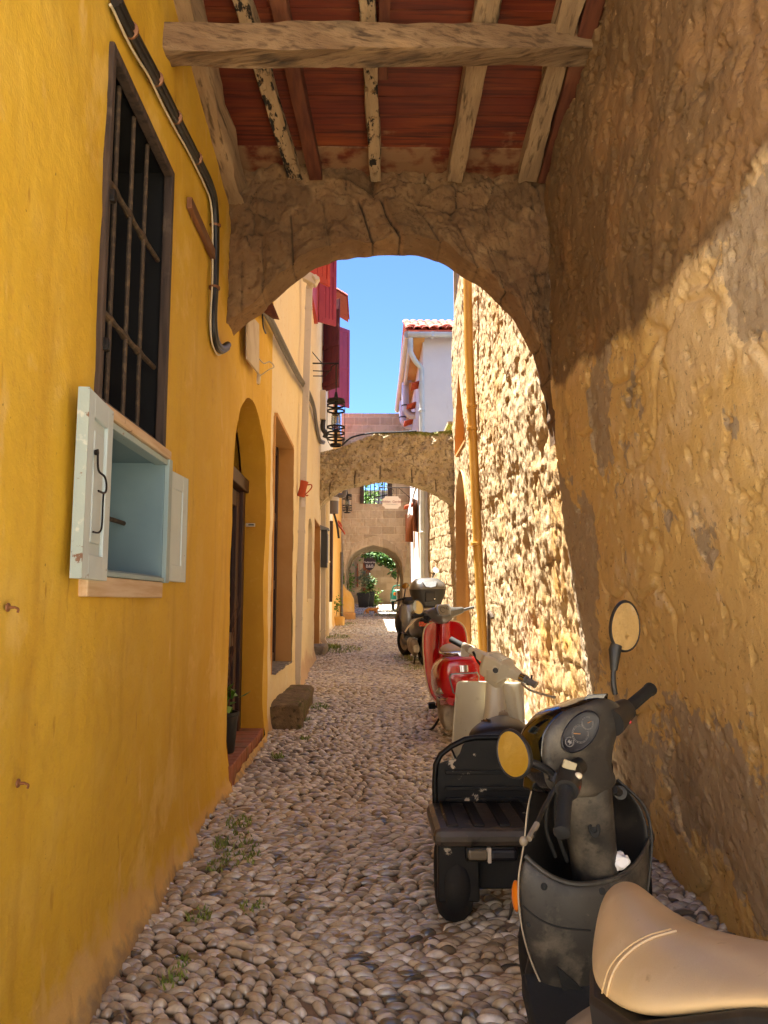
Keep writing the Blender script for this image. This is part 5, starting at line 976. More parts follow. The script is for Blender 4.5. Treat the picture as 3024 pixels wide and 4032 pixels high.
# ---------------------------------------------------------------- vehicle materials
M['blk']=mat('scuffed_black_plastic','#1b1a19',.5,layers=[n_(3,'#25221f',.4,.65),n_(14,'#3a342c',.58,.72,a=.6),n_(60,'#4a4338',.66,.74,a=.5)],bump=[dict(k='n',s=160,h=.0006,str=.5)])
M['greyp']=mat('dusty_charcoal_plastic','#262320',.5,layers=[n_(2.5,'#38342e',.4,.65),n_(4,'#635b4e',.50,.70,d=9,rg=.7),n_(11,'#1b1917',.60,.66,d=5,a=.8),n_(50,'#191714',.58,.7,a=.6),n_(28,'#6b6252',.68,.76,a=.6)],bump=[dict(k='n',s=180,h=.0006,str=.5)])
M['gloss']=mat('glossy_black_paint','#0b0b0b',.12,spec=.6,coat=.6)
M['tan']=mat('tan_seat_vinyl','#d2b587',.3,layers=[n_(2.5,'#c9a976',.4,.65),n_(9,'#dcc398',.55,.72,a=.5),n_(30,'#96703f',.68,.76,a=.5)],bump=[dict(k='n',s=220,h=.0006,str=.5),dict(k='n',s=5,h=.006,str=.3)])
M['rubber']=mat('black_rubber','#111110',.8,bump=[dict(k='n',s=80,h=.002,str=.5)])
M['chrome']=mat('chrome','#c9c9c9',.12,metal=1.)
M['alu']=mat('dusty_aluminium','#a79b86',.6,metal=.3,layers=[n_(8,'#7c705c',.5,.68)])
M['mirror']=mat('mirror_glass','#d8d0c0',.03,metal=1.)
M['dial']=mat('dark_blue_dial','#12121a',.45);M['dialw']=mat('dial_print','#7d7a76',.5);M['needle']=mat('dial_needle','#c08a50',.5)
M['redsw']=mat('red_switch','#b3161a',.4);M['beigesw']=mat('beige_switch','#9a8f70',.5);M['amber']=mat('amber_lens','#e07a12',.2,coat=.5);M['clearlens']=mat('cloudy_lens','#6d6555',.2,coat=.5)
M['wchip']=mat('chipped_black_enamel','#0e0d0c',.5,spec=.3,layers=[n_(2,'#161412',.4,.65),n_(5,'#2a211a',.6,.75,a=.7),dict(k='n',s=6,c='#b7aa94',lo=.615,hi=.63,d=7,rg=.66),dict(k='n',s=11,c='#6a3a1c',lo=.70,hi=.73,d=5)],bump=[dict(k='n',s=30,h=.003,str=.5)])
M['bedtop']=mat('worn_bed_metal','#24211e',.34,layers=[n_(4,'#473f36',.42,.62,st=(1,.5,1)),n_(14,'#7c6c54',.6,.68,d=6),n_(20,'#15130f',.58,.66)],bump=[dict(k='n',s=30,h=.003,str=.5)])
M['ivory']=mat('ivory_paint','#d9d2b8',.35,coat=.3,layers=[n_(2,'#cfc6a8',.4,.65),n_(14,'#b0a382',.62,.75,a=.7),n_(40,'#7d6e50',.70,.76)])
M['red']=mat('glossy_red_paint','#a80a10',.16,coat=.8,layers=[n_(12,'#93080d',.6,.75,a=.6)])
M['redlens']=mat('red_tail_lens','#8e0a0c',.12,coat=.8,layers=[n_(20,'#c2201c',.5,.7,a=.6)])
M['cseat']=mat('cream_seat_vinyl','#b8a283',.5,bump=[dict(k='n',s=150,h=.0006,str=.4)])
M['creamtrim']=mat('cream_rubber_trim','#cbb893',.5)
M['slate']=mat('slate_grey_paint','#4a4a47',.3,coat=.5,layers=[n_(8,'#3f3f3c',.5,.7)])
M['silver']=mat('silver_paint','#8f9295',.25,metal=.6,coat=.5);M['silver2']=mat('satin_silver_lid','#6f6c66',.28,metal=.5,coat=.4)
M['plateblue']=mat('blue_plate_band','#1d4fa0',.4);M['platew']=mat('white_plate','#d4d2cc',.4)
M['tyre']=M['rubber'];M['green']=mat('teal_green_paint','#1f6a52',.35,coat=.4)
def hit(o,x,y,off=0.):
    dg=bpy.context.evaluated_depsgraph_get();dg.update();e=o.evaluated_get(dg);mi=wpos(o).inverted();d=Vector(ray(x,y)).normalized();org=Vector((0,0,H))
    ok,loc,nr,_=e.ray_cast(mi@org,(mi.to_3x3()@d).normalized())
    if not ok: return None
    p=wpos(o)@loc;n=(wpos(o).to_3x3()@nr).normalized()
    if n.dot(d)>0:n=-n
    return p+n*off
def hits(o,pts,off=0.,n=5):
    r=[hit(o,p.x,p.y,off) for p in bez([(a,b,0) for a,b in pts],n)];return [p for p in r if p is not None]
def wheel(parent,c_,R_,r_,ax,rim=M['alu'],w=1.):
    g=G();g.torus(c_,R_-r_,r_,ax,36,10,w);t=obj('wheel',g,M['tyre'],parent);g=G();a=Vector(ax).normalized();rr=R_-r_*1.5
    g.lathe([(rr*.3,-.045),(rr*.35,-.04),(rr*.9,-.03),(rr,-.035),(rr,.035),(rr*.9,.03),(rr*.35,.04),(rr*.3,.045)],c_,a,24);obj('rim',g,rim,t,ang=30);return t
def mirror(parent,cen,nrm,up,rx,ry,stalk,sr=.008,depth=.035,rim=M['blk'],sleeve=None):
    cen=Vector(cen);n=Vector(nrm).normalized();u=Vector(up);u=(u-n*u.dot(n)).normalized();r=u.cross(n)
    def rg(s,d,k=32): return [cen+(r*math.cos(2*math.pi*i/k)*rx+u*math.sin(2*math.pi*i/k)*ry*(1+.08*math.sin(2*math.pi*i/k)))*s+n*d for i in range(k)]
    g=G();g.loft([rg(.93,.002),rg(.97,.007),rg(1.03,.004),rg(1.05,-.006),rg(.9,-.6*depth),rg(.55,-depth),rg(.15,-depth*1.15)]);m=obj('mirror',g,rim,parent,ang=60)
    g=G();g.v=[tuple(p) for p in rg(.94,.004)];g.f=[tuple(range(32))];obj('mirror_glass',g,M['mirror'],m,smooth=False)
    g=G();g.tube(bez(stalk,6),sr,8)
    if sleeve: g.tube([Vector(p) for p in sleeve[0]],sleeve[1],10)
    obj('mirror_stalk',g,rim,m);return m
# ================================================================ foreground scooter
t=thing('scooter','dusty black scooter with tan seat, nearest the camera, leaning beside the rough wall','scooter',(.66,1.9,zg(1.9)),group='scooters parked along the right wall')
def row(L,R_,yl,yr,bul,n=18,pw=2.,zs=0.):
    a=at(*L,Y=yl);b=at(*R_,Y=yr);out=[]
    for k in range(n+1):
        u=k/n;e=1-abs(2*u-1)**pw;p=a.lerp(b,u)+Vector((0,bul*e,zs*e));out.append(p)
    return out
Ls=[(1153,1690),(1140,1745),(1132,1820),(1120,1900),(1124,1985),(1145,2070),(1185,2160),(1228,2245),(1260,2330)]
Rs=[(1333,1684),(1390,1740),(1407,1808),(1402,1890),(1390,1985),(1370,2080),(1345,2180),(1332,2260),(1325,2340)]
YL_=[2.34,2.31,2.29,2.28,2.28,2.30,2.32,2.34,2.36];YR_=[2.44,2.42,2.40,2.39,2.38,2.38,2.39,2.40,2.40]
g=G();g.grid(np.array([[tuple(p) for p in row(L,R_,a,b,.17 if i<6 else .1)] for i,(L,R_,a,b) in enumerate(zip(Ls,Rs,YL_,YR_))]))
sh=obj('front_shield',g,M['blk'],t,ang=180,solid=.008,sub=1)
kr=[((1134,1848),(1402,1812),2.285,2.40),((1124,1872),(1403,1850),2.28,2.39),((1120,1900),(1402,1890),2.28,2.39)]+list(zip(Ls[4:],Rs[4:],YL_[4:],YR_[4:]))
g=G();rows=[]
for i,(L,R_,a,b) in enumerate(kr):
    bul=(-.07,-.075,-.075,-.07,-.05,-.03,-.02,-.02)[i];zs=(-.075,-.06,-.045,-.03,-.015,0,0,0)[i];rows.append([tuple(p) for p in row(L,R_,a,b,bul,zs=zs,pw=2.6)])
g.grid(np.array(rows));kp=obj('knee_panel',g,M['greyp'],t,ang=180,solid=.010,sub=1)
g=G();P=[Vector(p)+Vector((0,-.003,0)) for p in rows[0]];g.tube(P,.0075,8);obj('pocket_lip',g,M['greyp'],kp)
g=G();P=[at(x,y,Y=a-.006) for (x,y),a in list(zip(Ls,YL_))];g.tube(bez(P,5),.0024,8);obj('edge_trim',g,M['alu'],sh)
P=[at(x,y,Y=a-.006) for (x,y),a in list(zip(Rs,YR_))][:6];g=G();g.tube(bez(P,5),.005,8);obj('edge_trim',g,M['blk'],sh)
P=hits(kp,[(1128,1955),(1165,1985),(1210,2003),(1275,2010)],.001);g=G();g.tube(P,.003,6);obj('panel_seam',g,M['rubber'],kp)
p=hit(kp,1142,1997,.001);g=G();g.lathe([(.006,0),(.006,.002)],p,(0,-1,.2),10);obj('screw',g,M['rubber'],kp)
P=hits(kp,[(1203,2085),(1230,2108),(1262,2140),(1290,2170),(1318,2200)],.002,4);Q=[hit(kp,x,y,.003) for x,y in ((1203,2085),(1230,2108),(1262,2140),(1290,2170),(1318,2200),(1318,2235),(1262,2240),(1228,2180),(1210,2120))]
Q=[q for q in Q if q is not None]
if len(Q)>4: g=G();g.prism(Q,(0,-.006,.0));obj('dark_insert',g,M['rubber'],kp,smooth=False)
# column
def rrect(c_,w_,d_,R=None,n=5,k=.35):
    R=R or Matrix.Identity(3);o=[];r=min(w_,d_)*k
    for sx_,sy_,a0 in ((1,1,0),(-1,1,1),(-1,-1,2),(1,-1,3)):
        for i in range(n): q=math.pi/2*(a0+i/(n-1));o.append(Vector(c_)+R@Vector((sx_*(w_/2-r)+r*math.cos(q),sy_*(d_/2-r)+r*math.sin(q),0)))
    return o
g=G();g.loft([rrect(at(1258,1690,Y=2.27),.155,.14),rrect(at(1262,1722,Y=2.27),.148,.13),rrect(at(1275,1800,Y=2.33),.135,.13),rrect(at(1287,1905,Y=2.37),.125,.13),rrect(at(1290,1960,Y=2.38),.12,.12)]);cl=obj('steering_column',g,M['greyp'],t,ang=40)
p=hit(cl,1283,1787,.004);g=G();g.lathe([(.020,-.004),(.021,.002),(.017,.004),(.010,.002),(.008,-.002)],p,(0,-1,.25),18);g.v=[(p.x+(x-p.x)*.8,y,p.z+(z-p.z)*1.25) for x,y,z in g.v];obj('key_lock',g,M['rubber'],cl)
g=G();q=at(1338,1712,Y=2.36);g.tube([at(1325,1705,Y=2.3),q],.013,10);g.lathe([(.020,0),(.020,.012),(.010,.014)],q,(-.1,-1,.2),14);obj('bag_hook',g,M['blk'],cl)
# headset
rf_=[(1192,1700),(1181,1655),(1181,1605),(1195,1570),(1225,1540),(1265,1525),(1300,1512),(1332,1518),(1345,1545),(1335,1580),(1324,1620),(1322,1660),(1331,1690),(1312,1712),(1275,1722),(1230,1718)]
def dep(x,y): return 2.14+.10*(x-1180)/170-.03*(1720-y)/200
R0=[at(x,y,Y=dep(x,y)) for x,y in rf_];cen=sum(R0,Vector())/len(R0);fv=Vector((-.50,.86,-.02)).normalized()
def grow(s,d,lift=0.): return [cen+(p-cen)*s+fv*d+Vector((0,0,lift)) for p in R0]
R0s=bez(R0,3,True);cs=cen
def grow(s,d,lift=0.): return [cs+(p-cs)*s+fv*d+Vector((0,0,lift)) for p in R0s]
g=G();g.loft([grow(.55,-.012),grow(.9,-.008),grow(1.,.0),grow(1.02,.012)]);hs=obj('handlebar_cover',g,M['greyp'],t,ang=50)
g=G();g.loft([grow(1.0,.014),grow(1.03,.02),grow(1.04,.06,.0),grow(.96,.11,.0),grow(.78,.15,-.005),grow(.5,.175,-.01),grow(.2,.185,-.01)]);hc=obj('headlight_cowl',g,M['gloss'],t,ang=60)
# dash
p0=hit(hs,1252,1580);pu=hit(hs,1286,1548);pl_=hit(hs,1225,1560)
if p0 is not None:
    n0=(Vector((0,0,H))-p0).normalized();n0=(n0*.5+(-fv)*.8).normalized();du=(at(1287,1545,Y=p0.y+.02)-at(1218,1622,Y=p0.y-.02)).normalized();du=(du-n0*du.dot(n0)).normalized();dv=n0.cross(du)
    def dp(a,b,o=0.): return p0+du*a+dv*b+n0*(.006+o)
    g=G();k=40;g.loft([[dp(.066*s*math.cos(2*math.pi*i/k),.040*s*math.sin(2*math.pi*i/k),o) for i in range(k)] for s,o in ((1.06,-.03),(1.05,.001),(1.0,.003),(.97,.001))]);db=obj('dashboard',g,M['dial'],hs,ang=50)
    g=G()
    for a,b,r_ in ((-.006,-.002,.0245),(.030,.004,.0175),(-.044,.004,.013)):
        g.tube([dp(a+r_*math.cos(q),b+r_*math.sin(q),.003) for q in np.linspace(.4,5.9,30)],.00055,4);g.tube([dp(a+r_*.86*math.cos(q),b+r_*.86*math.sin(q),.003) for q in np.linspace(.4,5.9,30)],.0004,4)
        for q in np.linspace(.5,5.8,13): g.tube([dp(a+r_*.86*math.cos(q),b+r_*.86*math.sin(q),.003),dp(a+r_*.98*math.cos(q),b+r_*.98*math.sin(q),.003)],.0006,4)
    obj('dial_marks',g,M['dialw'],db)
    g=G();g.tube([dp(-.006,-.002,.004),dp(-.006-.014,-.002+.014,.004)],.0011,4);g.tube([dp(.030,.004,.004),dp(.042,.0,.004)],.0009,4);obj('needles',g,M['needle'],db)
    ln=[(-.6,-.9),(-.3,-.9),(-.25,-.4),(.05,-.3),(.15,-.9),(.45,-.9),(.35,-.2),(.6,.0),(.95,-.15),(.95,.1),(.6,.25),(.9,.45),(.85,.65),(.5,.5),(.55,.85),(.2,.95),(-.05,.7),(-.1,.35),(-.5,.2),(-.8,.55),(-.95,.5),(-.7,.0),(-.5,-.3)]
    g=G();g.prism([dp(-.044+.007*(a*.5-b*.85),.003+.007*(a*.85+b*.5),.003) for a,b in ln],n0*.001);obj('emblem',g,M['dialw'],db,smooth=False)
# reservoir on top
g=G();a=[at(x,y,Y=2.20) for x,y in ((1246,1532),(1268,1499),(1316,1496),(1292,1530))];b=[p+Vector((0,.07,.0))*.3+Vector((0,0,-.03)) for p in a]
g.add(a+b,[(0,1,2,3),(7,6,5,4),(0,4,5,1),(1,5,6,2),(2,6,7,3),(3,7,4,0)]);obj('brake_reservoir',g,M['gloss'],t,smooth=False,bevel=.004)
# bars and grips
def grip(p,q,r_=.0175,name='grip'):
    p=Vector(p);q=Vector(q);L=(q-p).length;d=(q-p)/L;g=G();pr=[(r_*1.15,0),(r_*1.15,.008),(r_,.012)];n=9
    for i in range(n): h=.014+(L-.03)*i/n;pr+=[(r_,h),(r_*.95,h+.35*(L-.03)/n)]
    pr+=[(r_*1.1,L-.012),(r_*1.1,L-.004),(r_*.7,L)];g.lathe(pr,p,d,16);return obj(name,g,M['rubber'],t,ang=35)
ra=at(1352,1533,Y=2.25);rb=at(1407,1487,Y=2.36);grip(ra,rb,.0185)
g=G();g.tube([at(1318,1560,Y=2.20),at(1340,1541,Y=2.24),ra+(rb-ra)*.05],[.042,.036,.030],14);sg=obj('throttle_housing',g,M['blk'],t,ang=50)
g=G();g.obox(at(1352,1562,Y=2.22),(.03,.016,.012),Euler((0,-.5,0)).to_matrix());obj('red_switch',g,M['redsw'],sg,smooth=False,bevel=.003);g=G();g.obox(at(1345,1548,Y=2.215),(.02,.014,.014),Euler((0,-.5,0)).to_matrix());obj('grey_switch',g,M['beigesw'],sg,smooth=False,bevel=.003)
la=at(1222,1708,Y=2.02);lb=at(1213,1802,Y=1.90);grip(la,lb,.0185)
g=G();g.tube([at(1232,1665,Y=2.10),at(1229,1688,Y=2.06),at(1224,1708,Y=2.02)],[.030,.034,.030],14);g.tube([at(1250,1655,Y=2.15),at(1232,1668,Y=2.09)],.024,12);sg=obj('switch_housing',g,M['blk'],t,ang=50)
g=G();g.obox(at(1230,1653,Y=2.055),(.036,.010,.022),Euler((0,.35,0)).to_matrix());obj('beige_switch',g,M['beigesw'],sg,smooth=False,bevel=.003)
g=G();g.ell(at(1249,1676,Y=2.04),(.011,.01,.009),10,6);obj('white_switch',g,M['whitecable'],sg);g=G();g.obox(at(1247,1704,Y=2.03),(.012,.012,.02),Euler((0,.2,0)).to_matrix());obj('red_switch',g,M['redsw'],sg,smooth=False,bevel=.003)
g=G();P=bez([at(1200,1700,Y=2.13),at(1178,1740,Y=2.10),at(1160,1780,Y=2.04),at(1150,1806,Y=2.0)],5);g.tube(P,.006,8);lv=obj('brake_lever',g,M['blk'],t);g=G();g.tube([at(1160,1780,Y=2.04),at(1142,1812,Y=1.99)],.008,8);g.ell(at(1131,1817,Y=1.99),(.011,.011,.012),10,8);obj('lever_tip',g,M['alu'],lv)
g=G();g.obox(at(1168,1680,Y=2.24),(.085,.05,.075),Euler((0,.2,.4)).to_matrix());obj('master_cylinder',g,M['gloss'],t,smooth=False,bevel=.008)
mirror(t,at(1350,1357,Y=2.26),(.16,-.98,.02),(.10,0,1),.0455,.073,[at(1329,1500,Y=2.25),at(1325,1470,Y=2.25),at(1326,1440,Y=2.255),at(1330,1410,Y=2.26)],.008,sleeve=([at(1326,1448,Y=2.255),at(1327,1432,Y=2.255),at(1328,1405,Y=2.258),at(1332,1393,Y=2.26)],[.010,.013,.018,.017]))
mirror(t,at(1110,1632,Y=2.08),(-.70,-.71,.10),(-.62,0,1),.049,.062,[at(1200,1688,Y=2.13),at(1188,1668,Y=2.13),at(1160,1652,Y=2.12),at(1135,1643,Y=2.11)],.011,sleeve=([at(1195,1690,Y=2.13),at(1203,1672,Y=2.135)],[.017,.016]))
# seat
SE=[(1.80,[(1306,1950),(1312,1918),(1340,1900),(1368,1906),(1380,1935)]),(1.73,[(1286,2000),(1296,1932),(1340,1896),(1394,1908),(1412,1965)]),(1.62,[(1266,2085),(1290,1985),(1362,1912),(1448,1957),(1470,2030)]),(1.48,[(1262,2150),(1298,2050),(1408,1962),(1533,2003),(1560,2100)]),(1.34,[(1345,2209),(1362,2112),(1488,2012),(1640,2017),(1670,2120)]),(1.20,[(1460,2192),(1488,2118),(1610,2035),(1760,2035),(1790,2140)]),(1.06,[(1600,2170),(1640,2105),(1760,2050),(1900,2055),(1930,2150)]),(.84,[(1850,2185),(1885,2130),(2000,2070),(2150,2080),(2180,2200)]),(.74,[(2010,2200),(2040,2170),(2120,2130),(2230,2150),(2250,2220)])]
rings=[]
for Yq,pp in SE:
    pts=[at(x,y,Y=Yq+.045*k/4) for k,(x,y) in enumerate(pp)];lb_,rb_=pts[0],pts[-1];bot=[rb_.lerp(lb_,.25)+Vector((0,0,-.012)),rb_.lerp(lb_,.75)+Vector((0,0,-.012))]
    rings.append(pts+bot)
g=G();g.loft(rings);st=obj('seat',g,M['tan'],t,ang=180,sub=3)
P=hits(st,[(1311,2196),(1313,2150),(1330,2095),(1365,2055),(1410,2028),(1462,2013)],.0015,7);g=G();g.tube(P,.0028,6);g.tube([p+Vector((-.007,.006,.001)) for p in P],.0014,5);obj('seat_seam',g,M['tan'],st)
g=G();R=[]
for (Yq,pp),rg_ in zip(SE[2:],rings[2:]):
    a=rg_[0];b=rg_[4];c_=(a+b)/2;w_=(b-a)
    R.append([c_-w_*.47+Vector((0,0,-.004)),c_+w_*.47+Vector((0,0,-.004)),c_+w_*.40+Vector((0,0,-.13)),c_+w_*.25+Vector((0,0,-.30)),c_-w_*.25+Vector((0,0,-.30)),c_-w_*.42+Vector((0,0,-.13))])
g.loft(R);obj('rear_body',g,M['blk'],t,ang=40,bevel=.01)
g=G();P=[at(1210,2230,Y=1.75),at(1290,2185,Y=1.56),at(1380,2205,Y=1.4),at(1480,2212,Y=1.25),at(1659,2205,Y=1.05)]
g.loft([[p+Vector((0,0,.0)),p+Vector((.02,.02,.012)),p+Vector((.05,.05,-.12)),p+Vector((-.01,-.01,-.10)),p+Vector((-.016,-.016,-.02))] for p in bez(P,4)]);obj('side_panel',g,mat('beige_side_panel','#8f8069',.35,coat=.3,layers=[n_(6,'#6d614f',.5,.7)]),t,ang=50)
# floor, wheels
g=G();g.loft([rrect((.62+.0*k,y,z),.30,.07) if False else [Vector((.62+sx_*.15-.06*(y-1.7),y,z+dz)) for sx_,dz in ((-1,-.03),(1,-.03),(1,.03),(-1,.03))] for k,(y,z) in enumerate(((1.55,.34),(1.9,.33),(2.2,.34),(2.33,.42)))]);obj('floorboard',g,M['rubber'],t,bevel=.01)
wheel(t,(.60,2.62,zg(2.62)+.225),.225,.055,(.98,.2,0));wheel(t,(.80,.85,zg(.85)+.235),.235,.058,(1,.12,0))
g=G();R=[]
for q in np.linspace(-.5,2.6,14):
    cc=Vector((.60,2.62,zg(2.62)+.225));fd=Vector((-.2,.98,0));rr=.25;pp=cc+fd*(-math.cos(q)*rr)+Vector((0,0,math.sin(q)*rr));sd=Vector((.98,.2,0));R.append([pp-sd*.075-Vector((0,0,.05)),pp-sd*.065,pp,pp+sd*.065,pp+sd*.075-Vector((0,0,.05))])
g.loft(R,False,False);obj('front_fender',g,M['greyp'],t,ang=60,solid=.006)
g=G();g.tube([(.52,2.60,zg(2.7)+.22),(.57,2.50,.62)],.025,10);g.tube([(.68,2.63,zg(2.7)+.22),(.65,2.50,.62)],.025,10);obj('front_fork',g,M['blk'],t)
g=G();g.ell(at(1115,1935,Y=2.42),(.014,.03,.045),12,8);obj('turn_signal',g,M['amber'],t)
for P_ in ([(1205,1690,2.16),(1185,1725,2.22),(1180,1790,2.27),(1200,1850,2.33)],[(1215,1700,2.14),(1200,1735,2.2),(1205,1800,2.28),(1225,1860,2.34)]): g=G();g.tube(bez([at(x,y,Y=q) for x,y,q in P_],5),.0055,8);obj('control_cable',g,M['rubber'],t)
for x,y in ((1300,1925),(1175,1915),(1238,1900)):
    q=hit(kp,x,y,.001)
    if q is not None: g=G();g.lathe([(.009,-.002),(.010,.001),(.006,.003)],q,(0,-1,.2),12);obj('panel_plug',g,M['rubber'],kp)
p=at(1337,1861,Y=2.31);g=G();g.ell(p,(.030,.022,.026),16,12);g.v=[tuple(Vector(v)+Vector((.011*float(fbm(v[0]*45,v[2]*45,v[1]*45,seed=3,o=3)),.01*float(fbm(v[0]*45,v[2]*45,v[1]*45,seed=4,o=3)),.013*float(fbm(v[0]*45,v[2]*45,v[1]*45,seed=5,o=3))))) for v in g.v];o=obj('crumpled_tissue',g,M['cloth'],ang=20);tag(rebase(o,p),'crumpled white tissue tucked in the front pocket of the dusty black scooter','tissue')
# ================================================================ cargo moped
t=thing('cargo_moped','three wheeled cargo moped with chipped black load bed and ivory leg shield','cargo moped',(.7,4.1,zg(4.1)),group='scooters parked along the right wall')
bz=at(1000,1790,Y=3.35).z;XR_=1.20
g=G();g.box(.268,XR_,3.33,3.79,bz-.075,bz);bd=obj('load_bed',g,M['bedtop'],t,smooth=False,bevel=.028)
for k in range(8):
    x=.325+k*.112;g=G();g.box(x,x+.052,3.38,3.77,bz-.01,bz+.009);obj('bed_rib',g,M['wchip'],bd,smooth=False,bevel=.008)
byt=3.80;zt_=at(1080,1592,Y=byt).z;xm=.735
def mxp(pts): return pts+[(2*xm-x,z) for x,z in pts[::-1]]
c2=lambda x,y:(at(x,y,Y=byt).x,at(x,y,Y=byt).z)
fr=mxp([c2(940,1738),c2(939,1690),c2(941,1652),c2(952,1630),c2(975,1612),c2(1005,1597),c2(1030,1593)])
g=G();g.tube([Vector((x,byt,z)) for x,z in fr],.0135,10);bk=obj('bed_rail',g,M['wchip'],t)
pp=mxp([c2(944,1740),c2(944,1652),c2(962,1645),c2(985,1640),c2(994,1628),c2(1000,1610),c2(1010,1600),c2(1032,1598)])
g=G();g.prism([(x,byt+.004,z) for x,z in pp],(0,.012,0))
obj('bed_headboard',g,M['wchip'],t,smooth=False,bevel=.003)
g=G()
for y in (1668,1703,1727): z=c2(1000,y)[1];g.box(.36,2*xm-.36,byt-.006,byt+.008,z-.010,z+.010)
g.tube([c2(985,1640)[0:1]+(byt,)+c2(985,1640)[1:],c2(975,1617)[0:1]+(byt,)+c2(975,1617)[1:]],.006,6);obj('headboard_ridge',g,M['wchip'],bk,smooth=False,bevel=.004)
g=G();g.box(.285,.46,3.36,3.42,bz-.30,bz-.07);obj('mudflap',g,M['wchip'],t,smooth=False,bevel=.008);g=G();g.box(1.01,1.185,3.36,3.42,bz-.30,bz-.07);obj('mudflap',g,M['wchip'],t,smooth=False,bevel=.008)
a=at(1003,1826,Y=3.36);b=at(1115,1862,Y=3.36);g=G();g.box(a.x,b.x+.01,3.345,3.40,b.z,a.z);tl=obj('tail_light',g,M['wchip'],t,smooth=False,bevel=.02)
xm_=at(1055,1840,Y=3.36).x;g=G();g.box(a.x+.012,xm_-.006,3.335,3.36,b.z+.012,a.z-.012);obj('lens',g,M['clearlens'],tl,smooth=False,bevel=.012);g=G();g.box(xm_+.008,b.x,3.335,3.36,b.z+.012,a.z-.012);obj('lens',g,M['dial'],tl,smooth=False,bevel=.012);g=G();g.box(xm_-.006,xm_+.008,3.33,3.36,b.z+.004,a.z-.004);obj('divider',g,M['downpipe'],tl,smooth=False,bevel=.002)
for x in (.365,1.10):
    g=G();g.torus((x,3.52,zg(3.52)+.185),.118,.068,(1,0,0),36,12,1.12);w_=obj('wheel',g,M['tyre'],t);g=G();g.lathe([(.03,-.05),(.075,-.03),(.075,.03),(.03,.05)],(x,3.52,zg(3.52)+.185),(1,0,0),20);obj('rim',g,M['wchip'],w_,ang=30)
g=G();g.box(.44,1.03,3.45,3.8,bz-.28,bz-.08);g.tube([(.365,3.52,zg(3.52)+.185),(1.10,3.52,zg(3.52)+.185)],.03,10);obj('axle_housing',g,M['rubber'],t,smooth=False,bevel=.015)
g=G();g.box(.62,.86,3.8,5.0,.42,.56);obj('chassis',g,M['wchip'],t,smooth=False,bevel=.02)
sr=[(3.90,[(1010,1604),(1014,1588),(1085,1574),(1156,1590),(1162,1606)]),(3.98,[(1004,1602),(1014,1566),(1085,1552),(1154,1570),(1166,1604)]),(4.18,[(1010,1598),(1026,1557),(1085,1545),(1144,1560),(1160,1598)]),(4.42,[(1030,1592),(1046,1552),(1085,1540),(1126,1554),(1142,1590)]),(4.56,[(1058,1584),(1068,1554),(1086,1540),(1104,1554),(1114,1582)]),(4.62,[(1070,1575),(1076,1556),(1086,1546),(1096,1556),(1102,1575)])]
rings=[]
for Yq,pp in sr:
    pts=[at(x,y,Y=Yq) for x,y in pp];rings.append(pts+[pts[-1].lerp(pts[0],.3)+Vector((0,0,-.04)),pts[-1].lerp(pts[0],.7)+Vector((0,0,-.04))])
M['bseat']=mat('cracked_black_vinyl','#1d1b1a',.42,layers=[n_(4,'#2b2927',.45,.65),dict(k='n',s=9,c='#6d5334',lo=.72,hi=.735,d=7)],bump=[dict(k='n',s=60,h=.0015,str=.5)])
g=G();g.loft(rings);st=obj('seat',g,M['bseat'],t,ang=180,sub=2)
P=hits(st,[(1022,1570),(1028,1562),(1040,1558),(1052,1558),(1058,1560)],.001,3)
if len(P)>3:
    g=G();
    for i,p in enumerate(P[:-1]): g.obox(p,(.022,.012,.006+.006*(i%3)),Euler((.2*i,.3*i,.5*i)).to_matrix())
    obj('torn_foam',g,mat('torn_foam','#5b4127',.9,layers=[n_(30,'#2a1d10',.5,.6)]),st,smooth=False)
g=G()
for k,(dx,hh_) in enumerate(((-.02,.02),(-.008,.035),(.006,.045),(.018,.02))):
    p=at(1088,1541,Y=4.55)+Vector((dx,0,0));g.prism([p+Vector((-.012,0,-.012)),p+Vector((.012,0,-.012)),p+Vector((.004,0,hh_*.45)),p+Vector((-.004,0,hh_*.4))],(0,.01,0))
obj('torn_flap',g,M['cseat'],st,smooth=False)
g=G();g.box(.60,.90,3.95,4.5,bz,at(1080,1590,Y=4.1).z-.02);obj('seat_base',g,M['wchip'],t,smooth=False,bevel=.02)
# ivory leg shield
Yq=5.0
def irow(y,xl,xr,dl,bul,n=20):
    a=at(xl,y,Y=Yq-dl);b=at(xr,y+4,Y=Yq-dl);return [a.lerp(b,k/n)+Vector((0,bul*(1-abs(2*k/n-1)**3)+.03*math.exp(-((k/n-.42)/.05)**2)*0,0)) for k in range(n+1)]
yy=[(1471,992,1124,.02,.03),(1474,986,1130,.04,.05),(1490,984,1132,.05,.06),(1540,980,1134,.06,.07),(1600,976,1136,.06,.07),(1680,972,1138,.06,.07),(1740,985,1130,.05,.05)]
g=G();g.grid(np.array([[tuple(p) for p in irow(*q)] for q in yy]));ls=obj('leg_shield',g,M['ivory'],t,ang=180,solid=.012,sub=1)
g=G();a=at(1068,1470,Y=4.93);b=at(1066,1600,Y=4.9);c_=at(1064,1700,Y=4.88);g.loft([rrect(a,.10,.11),rrect(at(1070,1530,Y=4.92),.13,.12),rrect(b,.17,.13),rrect(c_,.2,.15)]);obj('steering_column',g,M['ivory'],t,ang=50)
A=at(974,1381,Y=5.10);B=at(1158,1480,Y=4.72)
bl_=lambda f:A.lerp(B,f);bd_=(B-A).normalized();fw=Vector((.35,.9,.25));fw=(fw-bd_*fw.dot(bd_)).normalized();upv=bd_.cross(fw)
if upv.z<0:upv=-upv
